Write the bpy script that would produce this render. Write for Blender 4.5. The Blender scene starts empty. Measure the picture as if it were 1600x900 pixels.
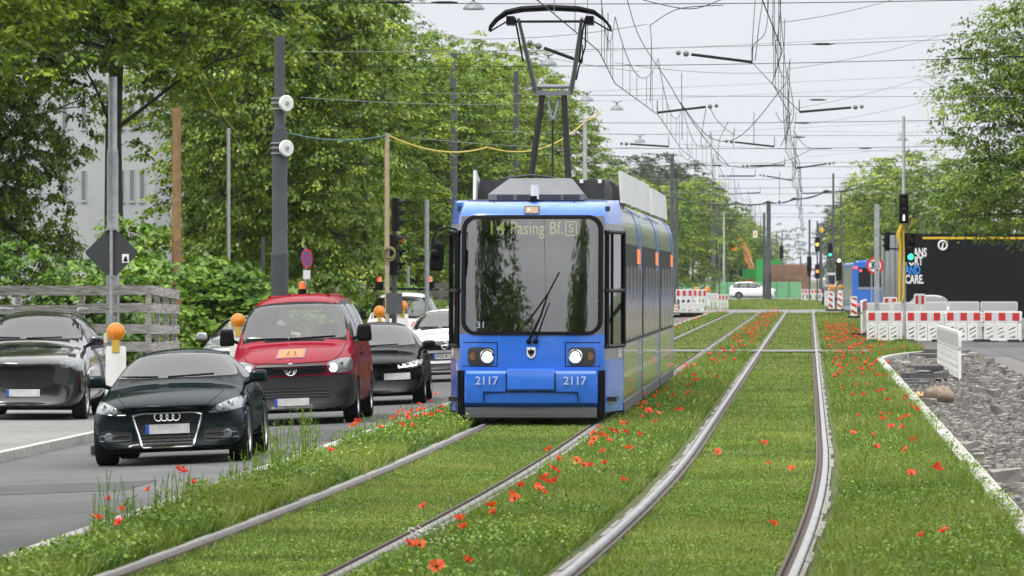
import bpy, bmesh, math, random
import numpy as np
from mathutils import Vector, Matrix
from mathutils.bvhtree import BVHTree
random.seed(7)
RNG = np.random.default_rng(11)
SC = bpy.context.scene
COL = SC.collection
R = math.radians
PI = math.pi

# ---------------------------------------------------------------- camera model: world +Y runs along the tram track
F, HZ, CX, HC = 8200.0, 434.0, 800.0, 1.92
YAW = math.atan(465 / 8200)
CA, SA = math.cos(YAW), math.sin(YAW)

def uv(px, Y):
    X = (px - CX) * Y / F
    return X * CA - Y * SA, X * SA + Y * CA

def zat(py, Y):
    return HC + (HZ - py) * Y / F

def pt(px, py, Y):
    u, v = uv(px, Y)
    return Vector((u, v, zat(py, Y)))

def gpt(px, py, z=0.0):
    Y = F * (HC - z) / (py - HZ)
    u, v = uv(px, Y)
    return Vector((u, v, z))

cam = bpy.data.cameras.new('camera')
camo = bpy.data.objects.new('camera', cam)
COL.objects.link(camo)
camo.location = (0, 0, HC)
camo.rotation_euler = (PI / 2, 0, YAW)
cam.sensor_width = 36
cam.lens = F / 1600 * 36
cam.shift_y = -(450 - HZ) / 1600
cam.clip_start, cam.clip_end = 1, 8000
cam.dof.use_dof = True
cam.dof.focus_distance = 68
cam.dof.aperture_fstop = 9.5
SC.camera = camo

# ---------------------------------------------------------------- materials
MATS = {}

def mat(name, col, rough=.6, metal=0, coat=0, noise=0, nscale=6, bump=0, bscale=40, emis=None, estr=0, alpha=None, spec=.5, dark=None, trans=0):
    if name in MATS:
        return MATS[name]
    m = bpy.data.materials.new(name)
    m.use_nodes = True
    nt = m.node_tree
    b = nt.nodes['Principled BSDF']
    b.inputs['Base Color'].default_value = (*col, 1)
    b.inputs['Roughness'].default_value = rough
    b.inputs['Metallic'].default_value = metal
    b.inputs['Coat Weight'].default_value = coat
    b.inputs['Coat Roughness'].default_value = .04
    b.inputs['Specular IOR Level'].default_value = spec
    if trans:
        b.inputs['Transmission Weight'].default_value = trans
    tc = nt.nodes.new('ShaderNodeTexCoord')
    if noise:
        n = nt.nodes.new('ShaderNodeTexNoise')
        n.inputs['Scale'].default_value = nscale
        n.inputs['Detail'].default_value = 6
        n.inputs['Roughness'].default_value = .65
        nt.links.new(tc.outputs['Object'], n.inputs['Vector'])
        r = nt.nodes.new('ShaderNodeMapRange')
        r.inputs['From Min'].default_value, r.inputs['From Max'].default_value = .3, .7
        nt.links.new(n.outputs['Fac'], r.inputs['Value'])
        mx = nt.nodes.new('ShaderNodeMix')
        mx.data_type = 'RGBA'
        d = dark or tuple(c * (1 - noise) for c in col)
        mx.inputs[6].default_value = (*d, 1)
        mx.inputs[7].default_value = (*[min(1, c * (1 + noise * .5)) for c in col], 1)
        nt.links.new(r.outputs[0], mx.inputs[0])
        nt.links.new(mx.outputs[2], b.inputs['Base Color'])
    if bump:
        n2 = nt.nodes.new('ShaderNodeTexNoise')
        n2.inputs['Scale'].default_value = bscale
        n2.inputs['Detail'].default_value = 5
        nt.links.new(tc.outputs['Object'], n2.inputs['Vector'])
        bp = nt.nodes.new('ShaderNodeBump')
        bp.inputs['Strength'].default_value = bump
        bp.inputs['Distance'].default_value = .02
        nt.links.new(n2.outputs['Fac'], bp.inputs['Height'])
        nt.links.new(bp.outputs['Normal'], b.inputs['Normal'])
    if emis:
        b.inputs['Emission Color'].default_value = (*emis, 1)
        b.inputs['Emission Strength'].default_value = estr
    MATS[name] = m
    return m

def paint_mat(name, col, f=.5, cap=.3, rough=.06):
    m = bpy.data.materials.new(name); m.use_nodes = True
    nt = m.node_tree; nt.nodes.clear()
    o = nt.nodes.new('ShaderNodeOutputMaterial'); d = nt.nodes.new('ShaderNodeBsdfDiffuse'); g = nt.nodes.new('ShaderNodeBsdfGlossy')
    tc = nt.nodes.new('ShaderNodeTexCoord'); n = nt.nodes.new('ShaderNodeTexNoise'); n.inputs['Scale'].default_value = 3; n.inputs['Detail'].default_value = 5
    nt.links.new(tc.outputs['Object'], n.inputs['Vector'])
    mx0 = nt.nodes.new('ShaderNodeMix'); mx0.data_type = 'RGBA'; mx0.inputs[6].default_value = (*[c * .85 for c in col], 1); mx0.inputs[7].default_value = (*[c * 1.12 for c in col], 1)
    nt.links.new(n.outputs['Fac'], mx0.inputs[0]); nt.links.new(mx0.outputs[2], d.inputs['Color'])
    g.inputs['Roughness'].default_value = rough
    fr = nt.nodes.new('ShaderNodeFresnel'); fr.inputs['IOR'].default_value = 1.45
    mu = nt.nodes.new('ShaderNodeMath'); mu.operation = 'MULTIPLY'; mu.inputs[1].default_value = f
    mn = nt.nodes.new('ShaderNodeMath'); mn.operation = 'MINIMUM'; mn.inputs[1].default_value = cap
    nt.links.new(fr.outputs[0], mu.inputs[0]); nt.links.new(mu.outputs[0], mn.inputs[0])
    mx = nt.nodes.new('ShaderNodeMixShader'); nt.links.new(mn.outputs[0], mx.inputs[0]); nt.links.new(d.outputs[0], mx.inputs[1]); nt.links.new(g.outputs[0], mx.inputs[2])
    nt.links.new(mx.outputs[0], o.inputs['Surface']); MATS[name] = m
    return m

def leaf_mat(name, c_dark, c_mid, c_light, trans=.35, gloss=.08):
    m = bpy.data.materials.new(name)
    m.use_nodes = True
    nt = m.node_tree
    nt.nodes.clear()
    out = nt.nodes.new('ShaderNodeOutputMaterial')
    at = nt.nodes.new('ShaderNodeAttribute'); at.attribute_name = 'tint'
    oi = nt.nodes.new('ShaderNodeObjectInfo')
    ad = nt.nodes.new('ShaderNodeMath'); ad.operation = 'MULTIPLY_ADD'
    ad.inputs[1].default_value = .22; 
    nt.links.new(oi.outputs['Random'], ad.inputs[0])
    nt.links.new(at.outputs['Fac'], ad.inputs[2])
    sb = nt.nodes.new('ShaderNodeMath'); sb.operation = 'SUBTRACT'; sb.inputs[1].default_value = .11
    nt.links.new(ad.outputs[0], sb.inputs[0])
    cr = nt.nodes.new('ShaderNodeValToRGB')
    e = cr.color_ramp.elements
    e[0].position, e[0].color = 0.05, (*c_dark, 1)
    e[1].position, e[1].color = .95, (*c_light, 1)
    k = e.new(.5); k.color = (*c_mid, 1)
    nt.links.new(sb.outputs[0], cr.inputs['Fac'])
    d = nt.nodes.new('ShaderNodeBsdfDiffuse'); nt.links.new(cr.outputs[0], d.inputs['Color'])
    t = nt.nodes.new('ShaderNodeBsdfTranslucent')
    hs = nt.nodes.new('ShaderNodeHueSaturation'); hs.inputs['Saturation'].default_value = 1.1; hs.inputs['Value'].default_value = 1.3
    hs.inputs['Hue'].default_value = .485
    nt.links.new(cr.outputs[0], hs.inputs['Color']); nt.links.new(hs.outputs[0], t.inputs['Color'])
    g = nt.nodes.new('ShaderNodeBsdfGlossy'); g.inputs['Roughness'].default_value = .42
    m1 = nt.nodes.new('ShaderNodeMixShader'); m1.inputs[0].default_value = trans
    nt.links.new(d.outputs[0], m1.inputs[1]); nt.links.new(t.outputs[0], m1.inputs[2])
    m2 = nt.nodes.new('ShaderNodeMixShader'); m2.inputs[0].default_value = gloss
    nt.links.new(m1.outputs[0], m2.inputs[1]); nt.links.new(g.outputs[0], m2.inputs[2])
    nt.links.new(m2.outputs[0], out.inputs['Surface'])
    MATS[name] = m
    return m

# ---------------------------------------------------------------- mesh builder
class MB:
    def __init__(s):
        s.v, s.f, s.mi, s.cur = [], [], [], 0

    def add(s, vs, fs, m=None):
        o = len(s.v)
        s.v.extend([tuple(x) for x in vs])
        for f in fs:
            s.f.append([i + o for i in f])
            s.mi.append(s.cur if m is None else m)

    def box(s, c, d, rot=None, m=None, taper=1.0):
        x, y, z = [k / 2 for k in d]
        vs = [Vector((sx * x * (taper if sz > 0 else 1), sy * y * (taper if sz > 0 else 1), sz * z)) for sz in (-1, 1) for sy in (-1, 1) for sx in (-1, 1)]
        if rot is not None:
            vs = [rot @ v for v in vs]
        c = Vector(c)
        s.add([v + c for v in vs], [(0, 2, 3, 1), (4, 5, 7, 6), (0, 1, 5, 4), (2, 6, 7, 3), (0, 4, 6, 2), (1, 3, 7, 5)], m)

    def bbox(s, x0, x1, y0, y1, z0, z1, m=None):
        s.box(((x0 + x1) / 2, (y0 + y1) / 2, (z0 + z1) / 2), (x1 - x0, y1 - y0, z1 - z0), m=m)

    def tube(s, pts, rad, seg=8, cap=True, m=None):
        pts = [Vector(p) for p in pts]
        n = len(pts)
        rs = rad if isinstance(rad, (list, tuple)) else [rad] * n
        t0 = (pts[1] - pts[0]).normalized()
        up = Vector((0, 0, 1)) if abs(t0.z) < .9 else Vector((1, 0, 0))
        a = t0.cross(up).normalized()
        vs, fs = [], []
        for i, p in enumerate(pts):
            t = (pts[min(i + 1, n - 1)] - pts[max(i - 1, 0)]).normalized()
            a = (a - t * a.dot(t)).normalized()
            b = t.cross(a)
            for k in range(seg):
                q = 2 * PI * k / seg
                vs.append(p + (a * math.cos(q) + b * math.sin(q)) * rs[i])
        for i in range(n - 1):
            for k in range(seg):
                k2 = (k + 1) % seg
                fs.append((i * seg + k, i * seg + k2, (i + 1) * seg + k2, (i + 1) * seg + k))
        if cap:
            fs.append(tuple(range(seg))[::-1])
            fs.append(tuple((n - 1) * seg + k for k in range(seg)))
        s.add(vs, fs, m)

    def lathe(s, prof, c=(0, 0, 0), axis='z', seg=24, m=None, close=False):
        c = Vector(c)
        vs, fs = [], []
        n = len(prof)
        for k in range(seg):
            q = 2 * PI * k / seg
            for r, a in prof:
                x, y = r * math.cos(q), r * math.sin(q)
                if axis == 'z': p = (x, y, a)
                elif axis == 'x': p = (a, x, y)
                else: p = (x, a, y)
                vs.append(c + Vector(p))
        for k in range(seg):
            k2 = (k + 1) % seg
            for i in range(n if close else n - 1):
                j = (i + 1) % n
                fs.append((k * n + i, k2 * n + i, k2 * n + j, k * n + j))
        s.add(vs, fs, m)

    def prism(s, poly, d0, d1, axis='y', m=None):
        """polygon in the plane across AXIS, extruded from d0 to d1 along it"""
        def P(a, b, d):
            return (a, d, b) if axis == 'y' else ((d, a, b) if axis == 'x' else (a, b, d))
        n = len(poly)
        vs = [P(a, b, d0) for a, b in poly] + [P(a, b, d1) for a, b in poly]
        fs = [tuple(range(n)), tuple(range(n, 2 * n))[::-1]] + [(i, (i + 1) % n, (i + 1) % n + n, i + n) for i in range(n)]
        s.add(vs, fs, m)

    def ball(s, c, r, seg=12, rings=8, m=None, sc=(1, 1, 1)):
        vs, fs = [], []
        c = Vector(c)
        for i in range(rings + 1):
            th = PI * i / rings
            for k in range(seg):
                q = 2 * PI * k / seg
                vs.append(c + Vector((r * math.sin(th) * math.cos(q) * sc[0], r * math.sin(th) * math.sin(q) * sc[1], r * math.cos(th) * sc[2])))
        for i in range(rings):
            for k in range(seg):
                k2 = (k + 1) % seg
                fs.append((i * seg + k, (i + 1) * seg + k, (i + 1) * seg + k2, i * seg + k2))
        s.add(vs, fs, m)

    def mesh(s, name, mats, smooth=True, angle=35, weld=True):
        me = bpy.data.meshes.new(name)
        me.from_pydata(s.v, [], s.f)
        for m in (mats if isinstance(mats, (list, tuple)) else [mats]):
            me.materials.append(m)
        me.polygons.foreach_set('material_index', s.mi)
        bm = bmesh.new(); bm.from_mesh(me)
        if weld:
            bmesh.ops.remove_doubles(bm, verts=bm.verts, dist=1e-5)
        bmesh.ops.recalc_face_normals(bm, faces=bm.faces)
        bm.to_mesh(me); bm.free()
        finish(me, smooth, angle)
        return me

    def build(s, name, mats, parent=None, smooth=True, angle=35, weld=True):
        return link(name, s.mesh(name, mats, smooth, angle, weld), parent)

def finish(me, smooth=True, angle=35):
    me.polygons.foreach_set('use_smooth', [smooth] * len(me.polygons))
    if smooth:
        me.set_sharp_from_angle(angle=R(angle))
    me.update()

def link(name, me, parent=None):
    o = bpy.data.objects.new(name, me)
    COL.objects.link(o)
    if parent is not None:
        o.parent = parent
    return o

def tag(o, label=None, cat=None, group=None, kind=None):
    if label: o['label'] = label
    if cat: o['category'] = cat
    if group: o['group'] = group
    if kind: o['kind'] = kind
    return o

def thing(name, label, cat, loc=(0, 0, 0), rot=(0, 0, 0), group=None):
    o = bpy.data.objects.new(name, None)
    COL.objects.link(o)
    o.empty_display_size = .2
    o.location = loc
    o.rotation_euler = rot
    return tag(o, label, cat, group)

def kids(o):
    return [c for c in COL.objects if c.parent == o]

def dup(o, loc=None, rot=None, label=None, group=None, parent=None, scale=None):
    c = o.copy()
    COL.objects.link(c)
    if parent is not None: c.parent = parent
    if loc is not None: c.location = loc
    if rot is not None: c.rotation_euler = rot
    if scale is not None: c.scale = scale if isinstance(scale, (tuple, list)) else (scale,) * 3
    if label: c['label'] = label
    if group: c['group'] = group
    for ch in list(o.children):
        dup(ch, parent=c)
    return c

def empty(name, parent, loc=(0, 0, 0), rot=(0, 0, 0)):
    o = bpy.data.objects.new(name, None)
    COL.objects.link(o)
    o.parent = parent
    o.location, o.rotation_euler = loc, rot
    return o

def np_mesh(name, verts, loops, counts, mats, tint=None, smooth=False):
    """verts (n,3); loops flat index array; counts = vertices per face (int for all)"""
    me = bpy.data.meshes.new(name)
    nf = len(loops) // counts
    me.vertices.add(len(verts)); me.vertices.foreach_set('co', np.asarray(verts, np.float32).ravel())
    me.loops.add(len(loops)); me.loops.foreach_set('vertex_index', np.asarray(loops, np.int32))
    me.polygons.add(nf)
    me.polygons.foreach_set('loop_start', np.arange(0, nf * counts, counts, dtype=np.int32))
    if tint is not None:
        a = me.attributes.new('tint', 'FLOAT', 'POINT')
        a.data.foreach_set('value', np.asarray(tint, np.float32))
    for m in (mats if isinstance(mats, (list, tuple)) else [mats]):
        me.materials.append(m)
    me.update(calc_edges=True)
    if smooth: me.polygons.foreach_set('use_smooth', [True] * nf)
    me.validate()
    return me

def text_obj(name, body, size, m, parent, loc, extrude=.002, align='CENTER', width=1.0, rot=(PI / 2, 0, 0), shear=0, bold=0):
    cu = bpy.data.curves.new(name, 'FONT')
    cu.body, cu.size, cu.extrude, cu.align_x, cu.align_y = body, size, extrude, align, 'CENTER'
    cu.offset = bold
    cu.resolution_u = 3
    o = bpy.data.objects.new(name, cu)
    COL.objects.link(o)
    bpy.context.view_layer.update()
    dg = bpy.context.evaluated_depsgraph_get()
    me = bpy.data.meshes.new_from_object(o.evaluated_get(dg))
    bpy.data.objects.remove(o)
    bpy.data.curves.remove(cu)
    me.transform(Matrix.Diagonal((width, 1, 1, 1)))
    me.materials.clear(); me.materials.append(m)
    r = link(name, me, parent)
    r.location, r.rotation_euler = loc, rot
    return r

def rrect(cx, cz, w, h, r, n=5):
    out = []
    for sx, sz, a0 in ((1, 1, 0), (-1, 1, 90), (-1, -1, 180), (1, -1, 270)):
        for k in range(n + 1):
            a = R(a0 + 90 * k / n)
            out.append((cx + sx * (w / 2 - r) + r * math.cos(a), cz + sz * (h / 2 - r) + r * math.sin(a)))
    return out

def chaikin(poly, it=2, k=.25):
    for _ in range(it):
        o = []
        for i in range(len(poly)):
            a, b = poly[i], poly[(i + 1) % len(poly)]
            o.append((a[0] * (1 - k) + b[0] * k, a[1] * (1 - k) + b[1] * k))
            o.append((a[0] * k + b[0] * (1 - k), a[1] * k + b[1] * (1 - k)))
        poly = o
    return poly

def mirror(poly):
    return [(-a, b) for a, b in poly][::-1]

def bvh_of(me):
    return BVHTree.FromPolygons([v.co.copy() for v in me.vertices], [list(p.vertices) for p in me.polygons])

def decal(name, bvh, outline, axis, sign, m, parent, off=.004, thick=.02, maxe=.07, hole=None, far=6, smooth=True):
    """a panel that follows the body: outline in the plane across AXIS, thrown onto the surface from the SIGN side"""
    bm = bmesh.new()
    vs = [bm.verts.new((a, b, 0)) for a, b in outline]
    bm.faces.new(vs)
    bmesh.ops.triangulate(bm, faces=bm.faces)
    if axis == 'y': D = Vector((0, -sign, 0)); O = lambda a, b: Vector((a, sign * far, b))
    elif axis == 'x': D = Vector((-sign, 0, 0)); O = lambda a, b: Vector((sign * far, a, b))
    else: D = Vector((0, 0, -sign)); O = lambda a, b: Vector((a, b, sign * far))
    def hit(x, y):
        o = O(x, y)
        loc, no, ix, d = bvh.ray_cast(o, D, 2 * far)
        for j in range(6):
            if loc is not None: break
            loc, no, ix, d = bvh.ray_cast(O(x + .0007 * (j - 2.5), y + .0005 * (j - 2.3)), D, 2 * far)
        for j in range(1, 40):              # above the silhouette: slide down onto it
            if loc is not None: break
            loc, no, ix, d = bvh.ray_cast(O(x * (1 - .004 * j), y - .006 * j), D, 2 * far)
        if loc is None:
            loc, no, ix, d = bvh.find_nearest(o + D * far)
            if loc is None: return o + D * far
        if no is not None and no.dot(D) > 0: no = -no
        return loc + (no if no is not None else -D) * off
    for _ in range(8):
        pos = {v: hit(v.co.x, v.co.y) for v in bm.verts}
        lg = [e for e in bm.edges if (pos[e.verts[0]] - pos[e.verts[1]]).length > maxe]
        if not lg or len(bm.verts) > 6000: break
        bmesh.ops.subdivide_edges(bm, edges=lg, cuts=1)
        bmesh.ops.triangulate(bm, faces=[f for f in bm.faces if len(f.verts) > 3])
    pos = {v: hit(v.co.x, v.co.y) for v in bm.verts}
    for v in bm.verts: v.co = pos[v]
    be = [e for e in bm.edges if len(e.link_faces) == 1]
    r = bmesh.ops.extrude_edge_only(bm, edges=be)
    for g in r['geom']:
        if isinstance(g, bmesh.types.BMVert):
            g.co = g.co + D * thick
    bmesh.ops.recalc_face_normals(bm, faces=bm.faces)
    # outward
    s = sum((f.normal.dot(D) * f.calc_area() for f in bm.faces))
    if s > 0:
        bmesh.ops.reverse_faces(bm, faces=bm.faces)
    me = bpy.data.meshes.new(name)
    bm.to_mesh(me); bm.free()
    me.materials.append(m)
    finish(me, smooth, 40)
    return link(name, me, parent)

def strip(a, b, w):
    """thin outline between two points of a plane"""
    dx, dz = b[0] - a[0], b[1] - a[1]
    L = math.hypot(dx, dz); nx, nz = -dz / L * w / 2, dx / L * w / 2
    return [(a[0] + nx, a[1] + nz), (a[0] - nx, a[1] - nz), (b[0] - nx, b[1] - nz), (b[0] + nx, b[1] + nz)]

# shared materials
M_BLACK = mat('black_plastic', (.005, .005, .006), .5, spec=.12)
M_RUBBER = mat('rubber', (.018, .018, .019), .8, noise=.3, nscale=20)
M_TYRE = mat('tyre_rubber', (.014, .014, .015), .75, spec=.2, noise=.25, nscale=15)
M_CHROME = mat('chrome', (.75, .76, .78), .12, 1)
M_ALLOY = mat('alloy', (.45, .46, .48), .3, .9)
M_STEEL = mat('galvanised_steel', (.36, .38, .4), .45, .5, noise=.25, nscale=5)
M_POLE = mat('grey_painted_pole', (.062, .066, .074), .5, spec=.3, noise=.2, nscale=4)
M_POLE_PALE = mat('pale_pole', (.42, .43, .42), .55, .2, noise=.2, nscale=4)
M_WOODPOLE = mat('brown_wooden_pole', (.24, .135, .06), .8, noise=.3, nscale=8)
M_GLASS = mat('car_glass', (.012, .016, .017), .03, 0, 0, spec=.9)
M_WIRE = mat('dark_wire', (.01, .01, .011), .5, spec=.15)
M_WIREGREY = mat('grey_wire', (.14, .145, .15), .5)
M_WHITE = mat('white_plastic', (.72, .72, .70), .5, noise=.12, nscale=6)
M_RED = mat('red_reflective', (.45, .02, .02), .4)
M_ORANGE = mat('orange_lens', (.70, .22, .012), .25, coat=.4, noise=.25, nscale=18)
M_CONC = mat('concrete', (.36, .35, .33), .85, noise=.3, nscale=3, bump=.3, bscale=30)
M_PLATE = mat('number_plate', (.55, .55, .55), .4, noise=.25, nscale=9)
M_PLATEBLUE = mat('plate_blue', (.02, .08, .4), .4)
M_LAMP_ON = mat('lit_headlamp', (1, 1, 1), .2, emis=(1, .97, .93), estr=14)
M_LAMPGLASS = mat('headlamp_glass', (.13, .14, .15), .1, 0, coat=.5, noise=.5, nscale=14)
M_LAMPDARK = mat('dark_lamp_housing', (.03, .03, .032), .15, coat=.5)
# ---------------------------------------------------------------- sky, sun, view
w = bpy.data.worlds.new('World'); SC.world = w; w.use_nodes = True
nt = w.node_tree; nt.nodes.clear()
out = nt.nodes.new('ShaderNodeOutputWorld'); bg = nt.nodes.new('ShaderNodeBackground')
sky = nt.nodes.new('ShaderNodeTexSky'); sky.sky_type = 'NISHITA'; sky.sun_disc = False
SUN_EL, SUN_AZ = R(58), R(215)
sky.sun_elevation, sky.sun_rotation = SUN_EL, SUN_AZ
sky.air_density, sky.dust_density = 1, 2
tc = nt.nodes.new('ShaderNodeTexCoord'); sep = nt.nodes.new('ShaderNodeSeparateXYZ')
nt.links.new(tc.outputs['Generated'], sep.inputs[0])
mr = nt.nodes.new('ShaderNodeMapRange'); mr.inputs['From Min'].default_value = 0; mr.inputs['From Max'].default_value = 1
nt.links.new(sep.outputs['Z'], mr.inputs['Value'])
ramp = nt.nodes.new('ShaderNodeValToRGB')           # overcast: the cloud sheet is about three times brighter overhead than at the horizon
e = ramp.color_ramp.elements
e[0].position, e[0].color = 0, (6.7, 6.82, 7.25, 1)
e[1].position, e[1].color = 1, (29, 28.8, 28.6, 1)
k = e.new(.06); k.color = (6.5, 6.62, 7.1, 1)
k = e.new(.3); k.color = (12.5, 12.6, 12.9, 1)
nt.links.new(mr.outputs[0], ramp.inputs[0])
nz = nt.nodes.new('ShaderNodeTexNoise'); nz.inputs['Scale'].default_value = 5; nz.inputs['Detail'].default_value = 4
nt.links.new(tc.outputs['Generated'], nz.inputs['Vector'])
nr = nt.nodes.new('ShaderNodeMapRange'); nr.inputs['To Min'].default_value = .9; nr.inputs['To Max'].default_value = 1.1
nt.links.new(nz.outputs['Fac'], nr.inputs['Value'])
ml = nt.nodes.new('ShaderNodeVectorMath'); ml.operation = 'SCALE'
nt.links.new(ramp.outputs[0], ml.inputs[0]); nt.links.new(nr.outputs[0], ml.inputs['Scale'])
mx = nt.nodes.new('ShaderNodeMix'); mx.data_type = 'RGBA'; mx.inputs[0].default_value = .93
nt.links.new(sky.outputs[0], mx.inputs[6]); nt.links.new(ml.outputs[0], mx.inputs[7])
nt.links.new(mx.outputs[2], bg.inputs['Color'])
bg.inputs['Strength'].default_value = .1
nt.links.new(bg.outputs[0], out.inputs['Surface'])

sun = bpy.data.lights.new('sun', 'SUN'); suno = bpy.data.objects.new('sun', sun); COL.objects.link(suno)
sun.energy, sun.angle, sun.color = 1.5, R(12), (1, .965, .9)
dirv = Vector((math.sin(SUN_AZ) * math.cos(SUN_EL), math.cos(SUN_AZ) * math.cos(SUN_EL), math.sin(SUN_EL)))
suno.rotation_euler = dirv.to_track_quat('Z', 'Y').to_euler()
suno.location = (0, 0, 60)

SC.render.engine = 'CYCLES'
SC.view_settings.view_transform = 'Standard'
try: SC.view_settings.look = 'None'
except Exception: pass
SC.view_settings.gamma = 1; SC.view_settings.exposure = 0.32; SC.view_settings.use_curve_mapping = False
c = SC.cycles
c.use_denoising = True
try:
    c.denoiser = 'OPENIMAGEDENOISE'; c.denoising_input_passes = 'RGB_ALBEDO_NORMAL'; c.denoising_prefilter = 'ACCURATE'
except Exception: pass
c.max_bounces, c.diffuse_bounces, c.glossy_bounces, c.transmission_bounces, c.transparent_max_bounces = 7, 3, 3, 4, 8
c.volume_bounces = 0
c.use_adaptive_sampling = True; c.adaptive_threshold = .015
c.sample_clamp_indirect = 6
c.caustics_reflective = c.caustics_refractive = False

# ---------------------------------------------------------------- ground and ways
def toff(v):
    return -.28 * (max(0, 60 - v) / 26) ** 2

def rz(u):                                   # the carriageway falls away from the tram bed
    return -.2 + .04 * (max(u, -11) + 5.47)

def sheet(name, us, vs, zf, m, label=None):
    mb = MB()
    n = len(us)
    P = [(u, v, zf(u, v)) for v in vs for u in us]
    mb.add(P, [(j * n + i, j * n + i + 1, (j + 1) * n + i + 1, (j + 1) * n + i) for j in range(len(vs) - 1) for i in range(n - 1)])
    o = mb.build(name, m, smooth=False)
    return tag(o, kind='structure')

def surf_mat(name, c1, c2, c3, s1, s2, rough=.9, bump=.4, bscale=60, spec=.3):
    m = bpy.data.materials.new(name); m.use_nodes = True
    nt = m.node_tree; b = nt.nodes['Principled BSDF']
    b.inputs['Roughness'].default_value = rough; b.inputs['Specular IOR Level'].default_value = spec
    tc = nt.nodes.new('ShaderNodeTexCoord')
    def noise(s, d=6):
        n = nt.nodes.new('ShaderNodeTexNoise'); n.inputs['Scale'].default_value = s; n.inputs['Detail'].default_value = d
        n.inputs['Roughness'].default_value = .62
        nt.links.new(tc.outputs['Object'], n.inputs['Vector'])
        q = nt.nodes.new('ShaderNodeMapRange'); q.inputs['From Min'].default_value = .35; q.inputs['From Max'].default_value = .65
        nt.links.new(n.outputs['Fac'], q.inputs['Value']); return q, n
    a, _ = noise(s1); bb, nb = noise(s2)
    x1 = nt.nodes.new('ShaderNodeMix'); x1.data_type = 'RGBA'
    x1.inputs[6].default_value = (*c1, 1); x1.inputs[7].default_value = (*c2, 1)
    nt.links.new(a.outputs[0], x1.inputs[0])
    x2 = nt.nodes.new('ShaderNodeMix'); x2.data_type = 'RGBA'
    x2.inputs[7].default_value = (*c3, 1)
    nt.links.new(x1.outputs[2], x2.inputs[6])
    hv = nt.nodes.new('ShaderNodeMath'); hv.operation = 'MULTIPLY'; hv.inputs[1].default_value = .5
    nt.links.new(bb.outputs[0], hv.inputs[0]); nt.links.new(hv.outputs[0], x2.inputs[0])
    nt.links.new(x2.outputs[2], b.inputs['Base Color'])
    n3 = nt.nodes.new('ShaderNodeTexNoise'); n3.inputs['Scale'].default_value = bscale; n3.inputs['Detail'].default_value = 4
    nt.links.new(tc.outputs['Object'], n3.inputs['Vector'])
    bp = nt.nodes.new('ShaderNodeBump'); bp.inputs['Strength'].default_value = bump; bp.inputs['Distance'].default_value = .02
    nt.links.new(n3.outputs['Fac'], bp.inputs['Height']); nt.links.new(bp.outputs['Normal'], b.inputs['Normal'])
    return m

M_ASPH = surf_mat('asphalt', (.075, .076, .08), (.125, .125, .127), (.06, .06, .062), .22, 2.2, .8, .6, 90)
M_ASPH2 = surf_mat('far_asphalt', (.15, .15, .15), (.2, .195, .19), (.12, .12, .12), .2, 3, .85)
M_SOILGREEN = surf_mat('turf_soil', (.05, .075, .018), (.075, .1, .025), (.09, .075, .04), .8, 9, .95)
M_EARTH = surf_mat('far_ground', (.05, .075, .025), (.065, .085, .03), (.07, .065, .045), .05, .7, .95)
M_PAVE = surf_mat('paving', (.16, .16, .155), (.22, .215, .21), (.12, .12, .115), .5, 5, .85)
M_GRAVEL = surf_mat('gravel', (.12, .112, .105), (.19, .18, .168), (.06, .057, .053), 1.2, 14, .9, .8, 40)
M_KERB = surf_mat('kerb_stone', (.36, .355, .34), (.50, .49, .47), (.16, .155, .14), 1.8, 9, .85)

VS = [8, 20, 40, 60, 90, 130, 200, 280, 330, 455]
sheet('ground', [-4000, 4000], [-600, 7000], lambda u, v: -.8, M_EARTH)
sheet('track_bed', [-5.4, -4, -2, 0, 1.58], VS, lambda u, v: -.035, M_SOILGREEN)
sheet('road', [-10.2, -8, -5.4], [-60] + VS, lambda u, v: rz(u), M_ASPH)
for u0, u1, v0, v1 in ((-8.9, -8.2, 30, 52), (-7.4, -6.2, 69, 75), (-9.6, -7.0, 53.5, 56.2)):
    sheet('road_patch', [u0, u1], [v0, v1], lambda u, v: rz(u) + .004, surf_mat('asphalt_patch', (.055, .055, .058), (.075, .075, .077), (.05, .05, .05), .8, 5, .85, .5, 80))
sheet('pavement', [-13.6, -10.12], [-60] + VS, lambda u, v: rz(-10.2) + .12, M_PAVE)
sheet('verge', [-70, -13.6], [-60] + VS, lambda u, v: rz(-10.2) + .10, M_EARTH)
sheet('building_site_ground', [1.7, 5.2], [8, 60, 137, 137.01], lambda u, v: -.13, M_GRAVEL)
sheet('side_road', [5.2, 14], [-60] + VS, lambda u, v: -.12, M_ASPH)
sheet('side_road_end', [3.12, 5.2], [137, 200, 300, 455], lambda u, v: -.125, M_ASPH)
sheet('right_verge', [14, 70], [-60] + VS, lambda u, v: -.1, M_EARTH)
sheet('lawn', [1.58, 3.05], [137, 200, 300], lambda u, v: -.04, M_SOILGREEN)
mb = MB(); mb.add([(1.58, 124, -.04), (1.66, 124, -.04), (1.8, 127, -.04), (2.05, 130, -.04), (2.45, 133.5, -.04), (3.05, 137, -.04), (1.58, 137, -.04)], [(0, 1, 2, 3, 4, 5, 6)])
tag(mb.build('lawn', M_SOILGREEN, smooth=False), kind='structure')
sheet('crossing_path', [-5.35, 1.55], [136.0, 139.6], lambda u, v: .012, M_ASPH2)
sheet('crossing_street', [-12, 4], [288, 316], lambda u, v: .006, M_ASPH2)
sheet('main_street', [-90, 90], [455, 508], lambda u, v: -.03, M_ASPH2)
sheet('far_terrain', [-300, 300], [508, 2400], lambda u, v: -.06, M_EARTH)

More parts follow.
